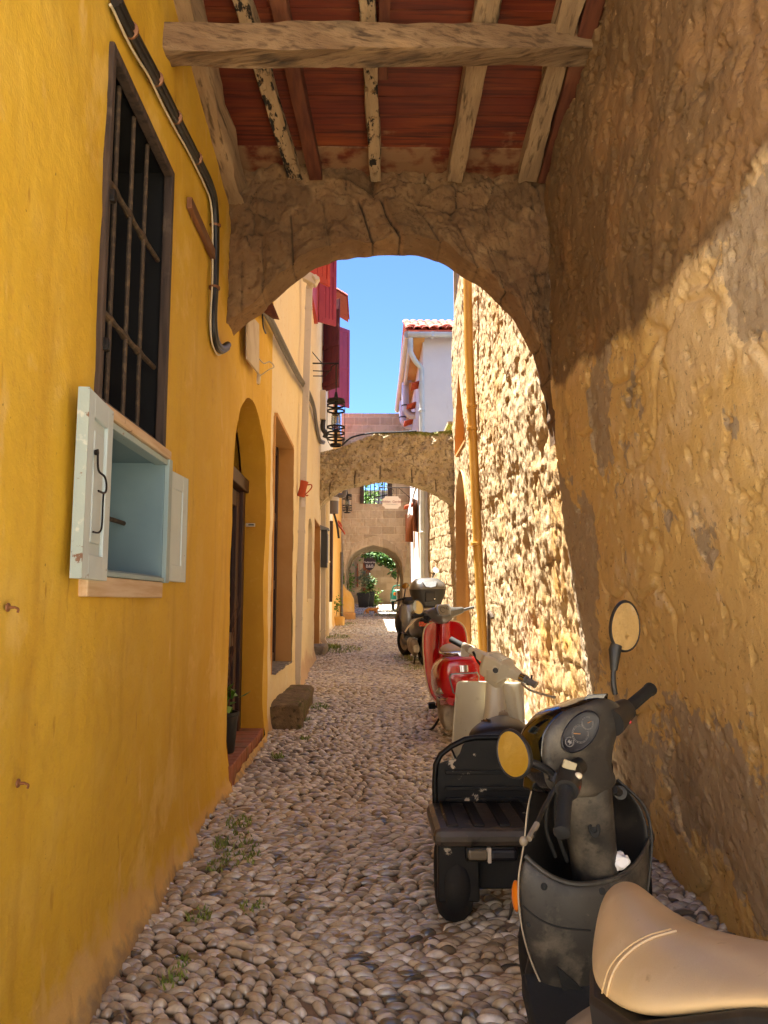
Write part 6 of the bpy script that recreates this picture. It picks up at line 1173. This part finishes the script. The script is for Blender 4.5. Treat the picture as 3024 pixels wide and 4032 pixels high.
def brect(f,w_,h_,du=0.,df=0.,k=.25): return [bl_(f)+fw*(q.x+df)+upv*(q.y+du) for q in [Vector((a.x,a.y,0)) for a in rrect((0,0,0),w_,h_,k=k)]]
g=G();g.loft([brect(.22,.035,.035),brect(.28,.04,.045),brect(.42,.055,.06,0,0,.12),brect(.435,.11,.10,-.01,0,.1),brect(.47,.15,.14,-.02,0,.1),brect(.66,.15,.14,-.02,0,.1),brect(.69,.10,.10,-.01,0,.1),brect(.72,.065,.07,0,0,.12),brect(.85,.045,.045)])
hd=obj('handlebar_cover',g,M['ivory'],t,ang=25,bevel=.006)
g=G();a=bl_(.56);g.loft([rrect(a+Vector((0,0,-.03)),.15,.12),rrect(a+Vector((-.01,.01,-.10)),.13,.11),rrect(at(1074,1484,Y=4.90),.05,.07)]);obj('headset_neck',g,M['ivory'],hd,ang=40)
g=G();v=[bl_(f)+upv*(.047)+fw*d for f,d in ((.49,-.05),(.63,-.05),(.63,.045),(.49,.045))];g.prism(v,upv*.004);obj('instrument_glass',g,mat('milky_instrument_glass','#b9bfb6',.15,coat=.6),hd,smooth=False)
p=hit(hd,1071,1448,.002) or bl_(.55);g=G();g.lathe([(.030,-.012),(.028,.004),(.02,.008),(.012,.006),(.011,.012),(.004,.013)],p,(-.25,-1,.1),18);obj('ignition_switch',g,M['ivory'],hd);g=G();g.lathe([(.017,.0),(.017,.012),(.008,.014)],p+Vector((-.001,-.006,0)),(-.25,-1,.1),14);obj('key_barrel',g,M['blk'],hd)
g=G();g.tube([bl_(.0),bl_(.16)],.020,14);obj('grip',g,M['rubber'],t);g=G();g.tube([bl_(.155),bl_(.24)],.026,14);g.obox(bl_(.2)-upv*.03-fw*.01,(.05,.04,.05));obj('switch_cluster',g,M['alu'],t,ang=40)
g=G();g.tube([bl_(.83),bl_(.88)],.030,14);obj('chrome_collar',g,M['chrome'],t,ang=40);g=G();g.tube([bl_(.87),bl_(.90),bl_(.91),bl_(1.0)],[.026,.026,.02,.021],14);obj('grip',g,mat('grey_metal_grip','#8d9094',.35,metal=.6),t,ang=40)
e=at(1196,1506,Y=4.62);g=G();g.tube(bez([bl_(.88)-upv*.02-fw*.03,bl_(1.0)-upv*.025-fw*.05,e],5),.007,8);g.ell(e,(.012,.012,.010),8,6);obj('brake_lever',g,M['alu'],t)
g=G();g.tube(bez([at(1097,1453,Y=4.83),at(1108,1452,Y=4.80),at(1122,1462,Y=4.78),at(1138,1478,Y=4.76),at(1146,1474,Y=4.75),at(1149,1458,Y=4.75)],5),.006,6);obj('brake_cable',g,M['rubber'],t);g=G();g.tube(bez([at(1022,1408,Y=4.95),at(1030,1425,Y=4.97),at(1040,1440,Y=4.97)],4),.008,6);obj('brake_cable',g,M['rubber'],t)
wheel(t,(.86,5.3,zg(5.3)+.22),.22,.05,(1,-.2,0))
# ================================================================ red scooter
def sec(y,zc,hz,hw,n=20,p=2.6,xo=0.,taper=0.):
    out=[]
    for k in range(n):
        q=2*math.pi*k/n;cx=math.copysign(abs(math.cos(q))**(2/p),math.cos(q));sz=math.copysign(abs(math.sin(q))**(2/p),math.sin(q));out.append(Vector((xo+hw*cx*(1-taper*sz),y,zc+hz*sz)))
    return out
def root(name,label,x,y,yaw,lean,group='scooters parked along the right wall',cat='scooter'):
    return thing(name,label,cat,(x,y,zg(y)),(math.atan(SL),lean,yaw),group)
t=root('scooter','bright red scooter with cream seat and slate handlebars between ivory shield and ochre pipe',.84,7.22,.01,-.045)
o_=lambda nm,g,m,pa=None,**k: obj(nm,g,m,pa or t,local=True,**k)
def sub_(nm,g,m,pa,**k): return obj(nm,g,m,pa,local=True,**k)
g=G();g.loft([sec(-.41,.60,.10,.13,p=3.6),sec(-.395,.60,.165,.195,p=3.6),sec(-.34,.59,.195,.232,p=3.4),sec(-.2,.56,.22,.255,p=3.),sec(0,.53,.23,.268),sec(.2,.53,.22,.235),sec(.42,.52,.2,.17),sec(.5,.50,.15,.12)]);rb=o_('rear_body',g,M['red'],ang=180,sub=1)
g=G();g.loft([sec(-.36,.40,.05,.15,p=4),sec(-.2,.37,.06,.2,p=4),sec(.1,.36,.06,.2,p=4)]);o_('rear_skirt',g,M['red'],ang=50)
g=G();g.loft([sec(-.30,.785,.03,.10),sec(-.26,.79,.055,.145),sec(-.1,.80,.06,.165),sec(.1,.79,.055,.16),sec(.3,.78,.055,.12),sec(.44,.77,.03,.07)]);o_('seat',g,M['cseat'],ang=180,sub=1)
g=G();P=[(-.165,-.05,.80),(-.175,-.2,.80),(-.14,-.31,.80),(0,-.335,.805),(.14,-.31,.80),(.175,-.2,.80),(.165,-.05,.80)];g.tube(bez(P,6),.011,10);gr=o_('grab_rail',g,M['chrome'])
g=G();g.loft([rrect((0,-.335,.80),.09,.02),rrect((0,-.345,.77),.05,.02),rrect((0,-.37,.71),.05,.02),rrect((0,-.392,.70),.085,.03),rrect((0,-.40,.645),.08,.03)]);sub_('rail_bracket',g,M['chrome'],gr,ang=40)
g=G();tz=lambda s,y,d:[Vector((x*s,y,.535+d+(z-.535)*s)) for x,z in ((-.125,.60),(-.11,.63),(.11,.63),(.125,.60),(.10,.475),(.07,.455),(-.07,.455),(-.10,.475))]
g.loft([tz(1.08,-.37,0),tz(1.08,-.412,0),tz(1.0,-.418,0)]);tlr=o_('tail_light',g,M['silver'],ang=30);g=G();g.loft([tz(.99,-.39,0),tz(.98,-.424,0),tz(.8,-.43,0)]);sub_('lens',g,M['redlens'],tlr,ang=40)
for s in (-1,1):
    g=G();g.loft([[Vector((s*(.20+a),-.335+.0*a+d,.455+b)) for a,b in ((-.075,0),(.045,0),(.05,.02),(.02,.055),(-.02,.07),(-.05,.05))] for d in (0.02,-.02)]+[[Vector((s*(.19+a*.8),-.365,.46+b*.8)) for a,b in ((-.075,0),(.045,0),(.05,.02),(.02,.055),(-.02,.07),(-.05,.05))]]);o_('turn_signal',g,M['clearlens'],ang=40)
g=G();g.loft([rrect((0,-.36,.38),.2,.05),rrect((0,-.38,.20),.16,.03),rrect((0,-.38,.14),.14,.03)]);o_('rear_mudguard',g,M['rubber'],ang=40)
g=G();g.box(-.09,.09,-.425,-.415,.22,.385);pt=o_('licence_plate',g,M['platew'],smooth=False,bevel=.003);g=G();g.box(-.091,-.045,-.4275,-.42,.22,.386);sub_('blue_band',g,M['plateblue'],pt,smooth=False)
sub_('plate_lettering',text_mesh('GR',.036,face_cam((-.068,-.4285,.245)),.001),M['platew'],pt,smooth=False)
wheel(t,(0,0,.22),.22,.055,(1,0,0)) if False else None
def lwheel(pa,c_,R_,r_,ax):
    g=G();g.torus(c_,R_-r_,r_,ax,36,10);w_=obj('wheel',g,M['tyre'],pa,local=True);g=G();rr=R_-r_*1.5;g.lathe([(rr*.3,-.045),(rr*.9,-.03),(rr,-.035),(rr,.035),(rr*.9,.03),(rr*.3,.045)],c_,ax,24);obj('rim',g,M['alu'],w_,local=True,ang=30)
lwheel(t,(0,0,.22),.22,.06,(1,0,0));lwheel(t,(0,1.28,.22),.22,.055,(.97,.25,0))
g=G();g.loft([sec(-.30,.24,.06,.045,xo=-.14,p=3),sec(-.26,.24,.12,.06,xo=-.14,p=3),sec(.05,.26,.13,.065,xo=-.14,p=3),sec(.4,.28,.09,.05,xo=-.13,p=3)]);o_('engine_cover',g,M['alu'],ang=50)
g=G();g.loft([sec(-.34,.25,.05,.05,xo=.17,p=2),sec(-.30,.25,.085,.08,xo=.17,p=2),sec(.1,.25,.085,.08,xo=.17,p=2),sec(.16,.25,.05,.05,xo=.17,p=2)]);o_('silencer',g,M['alu'],ang=50)
g=G();g.tube(bez([(-.12,.32,.20),(-.2,.3,.08),(-.26,.26,.03),(-.33,.25,.03)],4),.012,8);g.ell((-.33,.25,.03),(.03,.015,.012),8,6);o_('side_stand',g,M['iron'])
g=G();g.tube([(-.17,.2,.25),(-.23,.18,.26)],.012,8);g.obox((-.245,.18,.27),(.06,.09,.05));o_('foot_peg',g,M['rubber'],ang=40)
# leg shield
def shrow(z,w_,y,b,n=16): return [Vector((w_*(2*k/n-1),y+b*(1-(2*k/n-1)**2),z)) for k in range(n+1)]
SR=[(.20,.17,.93,.02),(.30,.20,1.0,.03),(.45,.225,1.04,.045),(.65,.235,1.05,.055),(.82,.232,1.05,.055),(.91,.215,1.05,.05),(.965,.175,1.05,.04),(.99,.11,1.06,.02)]
g=G();g.grid(np.array([[tuple(p) for p in shrow(*q)] for q in SR]));ls=o_('leg_shield',g,M['red'],ang=180,solid=.012,sub=1)
E=[Vector((-w_-.002,y,z)) for z,w_,y,b in SR]+[Vector((0,1.08,1.0))]+[Vector((w_+.002,y,z)) for z,w_,y,b in SR[::-1]];g=G();g.tube(bez(E,4),.008,8);sub_('edge_trim',g,M['creamtrim'],ls)
g=G();g.loft([rrect((0,.99,.25),.22,.08),rrect((0,1.03,.5),.18,.09),rrect((0,1.05,.8),.13,.10),rrect((0,1.05,.97),.10,.09)]);gl=o_('glove_box',g,M['red'],ang=60);g=G();g.lathe([(.022,0),(.02,.01),(.012,.012)],(.06,1.005,.66),(0,-1,.1),14);sub_('bag_hook',g,M['blk'],gl)
g=G();g.loft([[Vector((x,y,z)) for x,z in ((-.19,.26),(.19,.26),(.18,.20),(-.18,.20))] for y in (.4,.95)]);o_('floorboard',g,M['red'],smooth=False,bevel=.02)
g=G();g.loft([sec(1.07,.55,.2,.14),sec(1.13,.52,.24,.12),sec(1.2,.45,.2,.08)]);o_('front_apron',g,M['red'],ang=60)
g=G();R=[]
for q in np.linspace(.2,2.9,12): R.append([Vector((sx_*w_,1.28-math.cos(q)*.265,.22+math.sin(q)*.265-dz)) for sx_,w_,dz in ((-1,.075,.06),(-1,.05,0),(0,0,-.012),(1,.05,0),(1,.075,.06))])
g.loft(R,False,False);o_('front_fender',g,M['red'],ang=60,solid=.006)
# headset (turned left, local axes rotated)
RH=Euler((0,0,.28)).to_matrix();hc=Vector((-.035,1.05,1.085))
def hp(x,y,z): return hc+RH@Vector((x,y,z))
def hsec(x,w_,h_,dz=0.,dy=0.,k=.45): return [hp(x,q.x+dy,q.y+dz) for q in rrect((0,0,0),w_,h_,k=k)]
g=G();g.loft([hsec(-.20,.05,.055,-.01),hsec(-.15,.07,.075,-.01),hsec(-.09,.17,.15,-.02),hsec(-.03,.23,.19,-.03),hsec(.04,.23,.19,-.03),hsec(.10,.17,.15,-.015),hsec(.17,.08,.085,.0),hsec(.25,.065,.075,.012),hsec(.27,.05,.055,.014)]);hd=o_('handlebar_cover',g,M['slate'],ang=180,sub=1)
g=G();g.loft([[hp(.003+s*a,-.102+.05*(b+.02)/.1-d,.035+s*b) for a,b in ((-.085,.02),(-.06,.05),(.06,.05),(.085,.02),(.06,-.055),(-.02,-.065),(-.07,-.05))] for s,d in ((1.06,-.03),(1.04,.012),(1.0,.016))]);ds=sub_('dashboard',g,M['silver'],hd,ang=40)
g=G();g.loft([[hp(.003+s*a,-.104+.05*(b+.02)/.1-d,.035+s*b) for a,b in ((-.085,.02),(-.06,.05),(.06,.05),(.085,.02),(.06,-.055),(-.02,-.065),(-.07,-.05))] for s,d in ((.9,.0),(.88,.018))]);sub_('dial_face',g,M['clearlens'],hd,ang=40)
g=G();
for a,b,r_ in ((-.02,.0,.028),(.04,.015,.014)): g.tube([hp(.003+a+r_*math.cos(q),-.104+.05*(b+r_*math.sin(q)+.02)/.1-.022,.035+b+r_*math.sin(q)) for q in np.linspace(.3,5.5,20)],.0022,4)
sub_('dial_marks',g,M['rubber'],hd)
g=G();g.tube([hp(-.19,0,-.012),hp(-.33,-.03,-.03)],.018,12);o_('grip',g,M['rubber']);g=G();g.tube([hp(.26,0,.012),hp(.385,-.015,.035)],.016,12);o_('grip',g,M['slate'])
g=G();g.tube([hp(-.14,-.05,-.05),hp(-.17,-.06,-.08),hp(-.24,-.03,-.06)],.016,8);g.obox(hp(-.17,-.02,-.06),(.05,.05,.08));sub_('switch_housing',g,M['rubber'],hd)
g=G();g.tube(bez([hp(-.19,.03,-.03),hp(-.26,.06,-.06),hp(-.34,.05,-.12),hp(-.40,.02,-.18)],4),.008,8);o_('brake_lever',g,M['creamtrim'])
W_=wpos(t)
mc=at(903,1313,Y=8.05);ms=W_@hp(-.13,-.01,.0)
mirror(t,mc,(-.15,-.98,.02),(-.35,0,1),.054,.075,[ms,ms.lerp(mc,.5)+Vector((.01,0,-.02)),mc+Vector((.035,.02,-.02))],.007,rim=M['slate'])
# ================================================================ silver maxi scooter with top case
t=root('scooter','silver grey touring scooter carrying a big black and silver top case',.885,12.75,.13,-.03)
g=G();g.loft([sec(-.45,.72,.10,.10),sec(-.38,.70,.14,.16),sec(-.1,.64,.19,.21),sec(.25,.60,.19,.2),sec(.5,.55,.15,.16)]);o_('rear_body',g,M['slate'],ang=180,sub=1)
g=G();g.loft([sec(-.35,.86,.04,.11),sec(-.2,.88,.06,.16),sec(.1,.85,.06,.18),sec(.45,.82,.05,.13),sec(.6,.8,.03,.07)]);o_('seat',g,M['bseat'],ang=180,sub=1)
g=G();g.loft([rrect((0,-.42,.965),.30,.34),rrect((0,-.42,1.01),.40,.38),rrect((0,-.42,1.17),.54,.43),rrect((0,-.42,1.25),.57,.45)]);tc_=o_('top_case',g,M['blk'],ang=45)
g=G();g.loft([rrect((0,-.42,1.252),.575,.455),rrect((0,-.42,1.27),.58,.46),rrect((0,-.41,1.35),.50,.40),rrect((0,-.40,1.415),.34,.28),rrect((0,-.40,1.425),.2,.18)]);sub_('lid',g,M['silver2'],tc_,ang=60)
g=G();g.box(-.08,.08,-.655,-.62,1.05,1.21);sub_('latch_plate',g,M['blk'],tc_,smooth=False,bevel=.01);g=G();g.lathe([(.012,0),(.012,.01)],(.06,-.66,1.1),(0,-1,0),12);sub_('lock',g,M['chrome'],tc_)
g=G();g.loft([[Vector((x*s,-.655+(z-1.3)*.9+d,z)) for x,z in ((-.12,1.37),(.12,1.37),(.08,1.295),(0,1.28),(-.08,1.295))] for s,d in ((1,.02),(.97,-.02))]);sub_('lid_reflector',g,M['silver'],tc_,ang=40)
g=G();g.tube(bez([(-.2,-.2,.86),(-.2,-.55,.93),(0,-.62,.94),(.2,-.55,.93),(.2,-.2,.86)],5),.016,8);g.box(-.12,.12,-.6,-.2,.92,.96);o_('carrier_rack',g,M['alu'],ang=40)
g=G();g.loft([sec(.95,.70,.30,.17),sec(1.1,.72,.33,.24),sec(1.25,.68,.30,.25),sec(1.45,.60,.2,.16),sec(1.55,.56,.1,.07)]);ff=o_('front_fairing',g,M['silver'],ang=180,sub=1)
g=G();g.ell((-.20,1.22,.62),(.07,.2,.2),12,8);sub_('side_vent',g,M['blk'],ff)
g=G();g.ell((-.22,1.12,.86),(.04,.02,.07),10,8);sub_('turn_signal',g,M['clearlens'],ff)
g=G();g.loft([[Vector((x,y,z)) for x,z in ((-.2,.36),(.2,.36),(.18,.26),(-.18,.26))] for y in (.3,1.05)]);o_('floorboard',g,M['blk'],smooth=False,bevel=.03)
g=G();g.tube([(-.27,1.0,1.02),(-.12,1.05,1.06),(.12,1.05,1.06),(.33,.98,1.04)],.018,10);o_('handlebar',g,M['rubber'])
g=G();g.loft([sec(.98,1.0,.05,.14),sec(1.08,1.0,.08,.16),sec(1.18,.96,.06,.1)]);o_('handlebar_cover',g,M['blk'],ang=180)
W_=wpos(t)
for (mx_,my_),(sx0,sy0) in (((876,1266),(-.14,1.0)),((941,1232),(.14,1.0))):
    mc=at(mx_,my_,Y=13.75);ms=W_@Vector((sx0,sy0,1.05));mirror(t,mc,(-.12,-.99,0),(-.5 if sx0<0 else .5,0,1),.065,.05,[ms,ms.lerp(mc,.6)+Vector((0,0,-.04)),mc+Vector((0,.03,-.02))],.012)
lwheel(t,(0,0,.27),.27,.07,(1,0,0));lwheel(t,(-.05,1.42,.27),.27,.06,(.93,.3,0))
g=G();R=[]
for q in np.linspace(.2,2.9,12): R.append([Vector((-.05+sx_*w_,1.42-math.cos(q)*.31,.27+math.sin(q)*.31-dz)) for sx_,w_,dz in ((-1,.09,.1),(-1,.07,0),(0,0,-.012),(1,.07,0),(1,.09,.1))])
g.loft(R,False,False);o_('front_fender',g,M['slate'],ang=60,solid=.006)
g=G();g.loft([sec(-.25,.30,.06,.05,xo=-.17,p=3),sec(-.1,.30,.13,.06,xo=-.17,p=3),sec(.3,.32,.12,.06,xo=-.16,p=3),sec(.5,.33,.06,.04,xo=-.15,p=3)]);o_('engine_cover',g,M['alu'],ang=50)
g=G();g.loft([rrect((0,-.45,.62),.2,.05),rrect((0,-.5,.42),.18,.03),rrect((0,-.5,.30),.16,.03)]);o_('rear_mudguard',g,M['rubber'],ang=40)
g=G();g.box(-.10,.10,-.535,-.525,.46,.62);pt=o_('licence_plate',g,M['platew'],smooth=False);g=G();g.box(-.101,-.05,-.538,-.53,.46,.621);sub_('blue_band',g,M['plateblue'],pt,smooth=False)
g=G();g.box(-.14,-.10,-.47,-.44,.69,.72);g.box(-.16,.16,-.455,-.43,.66,.74);o_('tail_light',g,M['redlens'],smooth=False,bevel=.01)
g=G();g.tube([(-.12,.1,.2),(-.17,.02,.0)],.013,8);g.tube([(.12,.1,.2),(.17,.02,.0)],.013,8);g.tube([(-.17,.02,.01),(.17,.02,.01)],.012,8);o_('centre_stand',g,M['iron'])
# ================================================================ green three wheeler
t=thing('three_wheeler','teal green three wheeled cart with orange indicator half hidden by the gateway','three-wheeler',(1.2,29.4,zg(29.4)))
x0=at(846,1290,Y=29.4).x;zt_=at(850,1265,Y=29.4).z;zm=at(850,1294,Y=29.4).z;w_=.85
g=G();g.loft([rrect((x0+w_/2,29.7,zm-.05),w_,.7),rrect((x0+w_/2,29.68,zm+.3),w_*.98,.66),rrect((x0+w_/2,29.7,zm+.36),w_*.9,.6)]);o=obj('body',g,M['green'],t,ang=50)
g=G();g.tube(bez([(x0+.02,29.38,zm+.3),(x0+.04,29.36,zt_-.12),(x0+.16,29.36,zt_),(x0+w_-.16,29.36,zt_),(x0+w_-.04,29.36,zt_-.12),(x0+w_-.02,29.38,zm+.3)],4),.025,8);obj('windscreen_frame',g,M['green'],t)
g=G();g.box(x0-.04,x0+w_+.04,29.28,29.34,zm-.06,zm-.02);obj('bumper',g,M['platew'],t,smooth=False)
p=at(853,1283,Y=29.3);g=G();g.lathe([(.065,0),(.06,.03),(.02,.04)],p,(0,-1,0),14);obj('indicator',g,M['amber'],t);p=at(860,1283,Y=29.3);g=G();g.lathe([(.11,0),(.105,.04),(.03,.06)],p,(0,-1,0),18);obj('headlight',g,M['silver2'],t)
g=G();g.torus((x0+.38,29.35,zg(29.3)+.25),.2,.055,(1,.1,0),28,8);obj('wheel',g,M['tyre'],t)
g=G();g.tube([(x0+.28,29.35,zg(29.3)+.25),(x0+.30,29.45,zm)],.03,8);g.tube([(x0+.48,29.35,zg(29.3)+.25),(x0+.46,29.45,zm)],.03,8);obj('fork',g,M['slate'],t)
g=G();R=[[Vector((x0+.38+sx_*.09,29.35-math.cos(q)*.29,zg(29.3)+.25+math.sin(q)*.29)) for sx_ in (-1,0,1)] for q in np.linspace(.2,2.9,10)];g.loft(R,False,False);obj('fender',g,M['silver'],t,solid=.01)
for dx in (.1,w_-.1): g=G();g.torus((x0+dx,31.2,zg(31.2)+.25),.2,.055,(1,0,0),28,8);obj('wheel',g,M['tyre'],t)
g=G();g.box(x0,x0+w_,30.2,31.7,zm-.1,zm+.25);obj('load_box',g,M['green'],t,smooth=False,bevel=.02)
# ================================================================ cat
M['cat']=mat('ginger_fur','#dd9a50',.85,layers=[dict(k='n',s=9,c='#c9813a',lo=.45,hi=.62,st=(3,1,.6)),dict(k='z',c='#e8dccb',lo=.105,hi=.055,jit=(12,.03))],bump=[dict(k='n',s=120,h=.003,str=.6)])
CY=27.0;cz_=zg(CY);cx_=at(803,1325,Y=CY).x
t_=bpy.data.meshes.new('cat');
V=[(0,0,.225),(-.09,0,.235),(-.16,0,.225),(.08,0,.22),(.14,0,.235),(.19,0,.265),(.225,0,.262),(.255,0,.25)]
Rr=[.062,.06,.055,.06,.05,.04,.044,.022];E_=[(0,1),(1,2),(0,3),(3,4),(4,5),(5,6),(6,7)]
def chain(frm,pts,rr):
    last=frm
    for p,r_ in zip(pts,rr): V.append(p);Rr.append(r_);E_.append((last,len(V)-1));last=len(V)-1
chain(2,[(-.185,.035,.15),(-.16,.037,.105),(-.215,.037,.06),(-.205,.037,.012),(-.18,.037,.008)],[.038,.024,.016,.013,.014])
chain(2,[(-.145,-.035,.15),(-.10,-.037,.11),(-.135,-.037,.06),(-.11,-.037,.012),(-.085,-.037,.008)],[.038,.024,.016,.013,.014])
chain(4,[(.12,.03,.15),(.10,.03,.09),(.06,.03,.02),(.08,.03,.008)],[.03,.019,.013,.014])
chain(4,[(.16,-.03,.15),(.185,-.03,.09),(.22,-.03,.02),(.24,-.03,.008)],[.03,.019,.013,.014])
chain(2,[(-.215,0,.20),(-.25,0,.13),(-.27,0,.06),(-.29,0,.03)],[.02,.017,.015,.012])
chain(6,[(.215,.024,.305),(.213,.026,.325)],[.013,.004]);chain(6,[(.215,-.024,.305),(.213,-.026,.325)],[.013,.004])
t_.from_pydata(V,E_,[]);o=bpy.data.objects.new('cat',t_);COL.objects.link(o);o.location=(cx_,CY,cz_+.016);sm_=o.modifiers.new('k','SKIN');sm_.use_smooth_shade=True
for i,sv in enumerate(t_.skin_vertices[0].data): sv.radius=(Rr[i],Rr[i]);sv.use_root=(i==0)
ss=o.modifiers.new('s','SUBSURF');ss.levels=2;ss.render_levels=2;t_.materials.append(M['cat']);tag(o,'ginger and white cat walking across the cobbles beyond the gateway','cat')
for s in (-1,1):
    g=G();g.ell((cx_+.247,CY+s*.022,cz_+.016+.268),(.006,.006,.007),8,6);obj('eye',g,M['dial'],o)
# ================================================================ flower pot by the door, wall hooks
p=at(497,1610,Y=6.0);t=thing('potted_plant','black plastic pot with bare twiggy climber on the brick doorstep','potted plant',(-1.1,6.0,zg(6)+.135));bx,by,bz_=-1.105,6.0,zg(6.3)+.138
g=G();g.lathe([(.075,0),(.08,.01),(.102,.27),(.11,.275),(.11,.30),(.10,.30),(.095,.27),(.0,.26)],(bx,by,bz_),(0,0,1),24,False);g.lathe([(.0,.002),(.076,.0)],(bx,by,bz_),(0,0,1),24,False);obj('pot',g,M['greyblack'],t,ang=40)
r=random.Random(5);g=G()
for k in range(9):
    a=r.uniform(0,6.28);P=[Vector((bx+.03*math.cos(a),by+.03*math.sin(a),bz_+.25))];d=Vector((r.gauss(0,.03),r.gauss(0,.06),.17))
    for i in range(6): P.append(P[-1]+d+Vector((r.gauss(0,.025),r.gauss(0,.05),r.gauss(0,.02))))
    P=[Vector((max(q.x,-1.24) if q.x<-1.02 else -1.03,q.y,q.z)) for q in P];g.tube(bez(P,3),[.005-.0006*(i//3) for i in range(len(bez(P,3)))],5)
g.tube([(bx-.02,by-.02,bz_+.2),(bx-.02,by-.03,bz_+1.1)],.006,6);obj('twigs',g,M['twig'],t)
g=G();leaves(g,[(bx+.03+r.gauss(0,.04),by+r.gauss(0,.06),bz_+.33+abs(r.gauss(.05,.08))) for _ in range(16)],.11,r,aspect=.8);obj('leaves',g,M['leaf'],t,smooth=False)
g=G();
for z in (.5,.95): g.ell((bx-.01,by-.02,bz_+z),(.02,.02,.018),8,6)
obj('plant_tie',g,M['green'],t)
for x,y,lab in ((16,1312,'small tarnished brass hook on the yellow wall, level with the cupboard base'),(38,1692,'small brass wall hook low on the yellow wall near its base')):
    p=at(x,y,X=-.99);t=thing('wall_hook',lab,'hook',p);g=G();g.lathe([(.013,0),(.012,.004),(.005,.007),(.004,.02)],p,(1,0,0),10);g.tube(bez([p+Vector((.02,0,0)),p+Vector((.03,0,-.005)),p+Vector((.028,0,-.014))],4),.0035,6);obj('hook',g,M['brass'],t)
